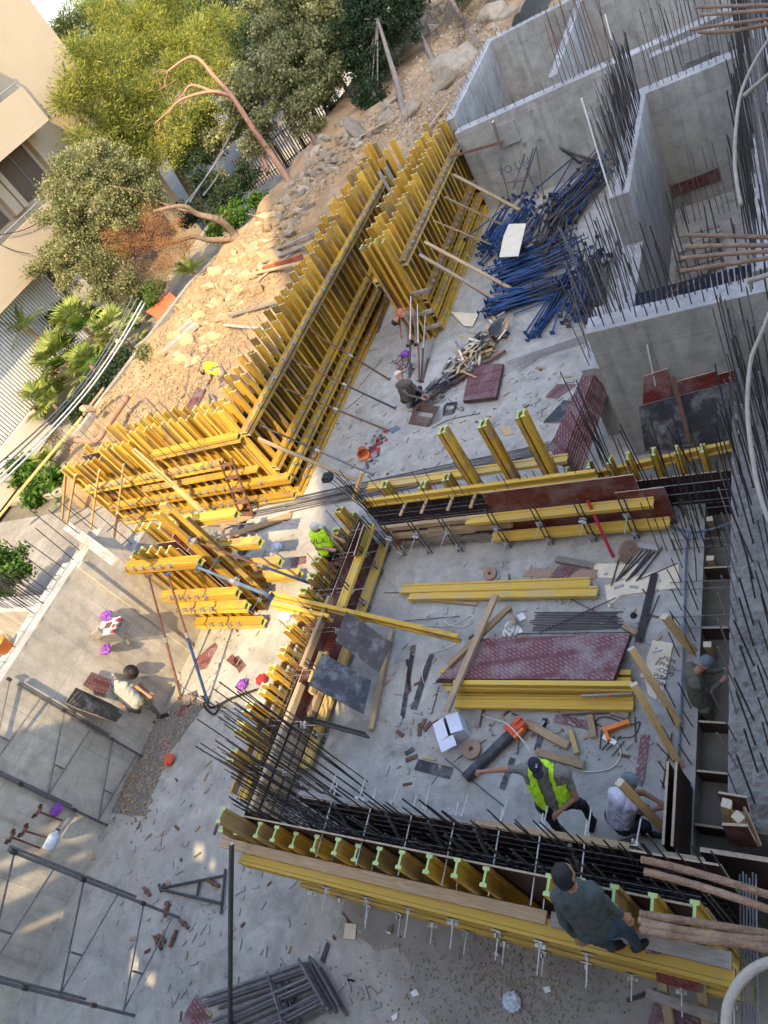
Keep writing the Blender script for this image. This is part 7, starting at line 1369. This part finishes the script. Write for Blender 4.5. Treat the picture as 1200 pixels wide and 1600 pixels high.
p6 = person('man in a black sun hat bending behind the one in the head scarf', dict(head=W(205, 1050, 1.3), shL=W(186, 1052, 1.12), shR=W(196, 1060, 1.1), hipL=W(174, 1064, .75), hipR=W(180, 1074, .75), kneeL=W(196, 1072, .5), kneeR=W(200, 1082, .5), footL=W(190, 1088, .08), footR=W(196, 1096, .08), elL=W(212, 1062, .9), handL=W(232, 1080, .7), elR=W(210, 1072, .85), handR=W(230, 1088, .65)), C_GREY, C_NV, hat='hat', hatmat=BLACK, face=(1, .1, -.6), vox=.014)
p7 = person('worker in a green vest and pale cap standing behind the low left form', dict(head=W(492, 824, 1.62), shL=W(488, 836, 1.42), shR=W(506, 828, 1.42), hipL=W(505, 862, .93), hipR=W(516, 858, .93), kneeL=W(520, 880, .5), kneeR=W(530, 875, .5), footL=W(533, 897, .08), footR=W(545, 892, .08), elL=W(496, 855, 1.15), handL=W(516, 858, 1.1), elR=W(518, 836, 1.25), handR=W(530, 842, 1.15)), C_GREY, C_DK, hatmat=C_SC, vest=C_HV, face=(1, .4, -.3), vox=.014)
p8 = person('man in a brown-grey shirt and pale cap squatting on the middle slab', dict(head=W(623, 586, .88), shL=W(622, 602, .72), shR=W(640, 598, .72), hipL=W(632, 624, .22), hipR=W(645, 620, .22), kneeL=W(648, 612, .45), kneeR=W(656, 606, .45), footL=W(645, 632, .08), footR=W(656, 624, .08), elL=W(638, 618, .5), handL=W(658, 622, .3), elR=W(650, 606, .5), handR=W(664, 616, .3)), cloth('brown_shirt', (.11, .095, .08)), C_DK, hatmat=C_SC, face=(1, .1, -.5), sleeve='long', vox=.014)
p9 = person('worker with an orange striped back and dark helmet bending down', dict(head=W(618, 502, 1.0), shL=W(622, 486, 1.12), shR=W(632, 492, 1.08), hipL=W(636, 482, .98), hipR=W(646, 490, .95), kneeL=W(638, 512, .5), kneeR=W(650, 512, .5), footL=W(638, 538, .08), footR=W(650, 536, .08), elL=W(624, 504, .85), handL=W(626, 520, .6), elR=W(640, 506, .8), handR=W(642, 516, .6)), C_TN, C_TN, hatmat=BLACK, vest=C_OR, face=(-.6, -.4, -1), vox=.014)
g0 = WT(352, 606).z
p10 = person('worker in a yellow vest bending on the sunlit earth behind the forms', dict(head=W(316, 577, g0 + 1.0), shL=W(322, 568, g0 + 1.15), shR=W(330, 580, g0 + 1.1), hipL=W(342, 574, g0 + .98), hipR=W(346, 584, g0 + .95), kneeL=W(356, 590, g0 + .5), kneeR=W(358, 598, g0 + .5), footL=W(372, 602, g0 + .08), footR=W(368, 612, g0 + .08), elL=W(338, 578, g0 + .8), handL=W(330, 590, g0 + .65), elR=W(330, 592, g0 + .8), handR=W(322, 594, g0 + .7)), C_GREY, C_TN, hatmat=BLACK, vest=C_HV, face=(-.6, -.5, -1), vox=.014)
def letters(body_, size, at, mat, par, ang=0.0, name='lettering', align='CENTER'):
    c = bpy.data.curves.new('letters', 'FONT'); c.body = body_; c.size = size; c.align_x = align; c.align_y = 'CENTER'; c.extrude = .001
    o = bpy.data.objects.new('letters', c); COL.objects.link(o); me = bpy.data.meshes.new_from_object(o.evaluated_get(bpy.context.evaluated_depsgraph_get())); bpy.data.objects.remove(o); me.materials.clear(); me.materials.append(mat)
    n = (Vector((0, 0, CAMZ)) - at).normalized(); x = RT * math.cos(ang) - DN * math.sin(ang); x = (x - n * x.dot(n)).normalized(); y = n.cross(x); M = Matrix((x, y, n)).transposed().to_4x4(); M.translation = at; return place(name, me, M, par)
def toward(p, d): p = Vector(p); return p + (Vector((0, 0, CAMZ)) - p).normalized() * d
letters('VCE', .17, toward(W(497, 846, 1.25), .16), BLACK, p7, .35, 'vest_lettering')
letters('S', .06, toward(W(838, 1197, 1.62), .135), WHITE, p1, -.3, 'cap_emblem')
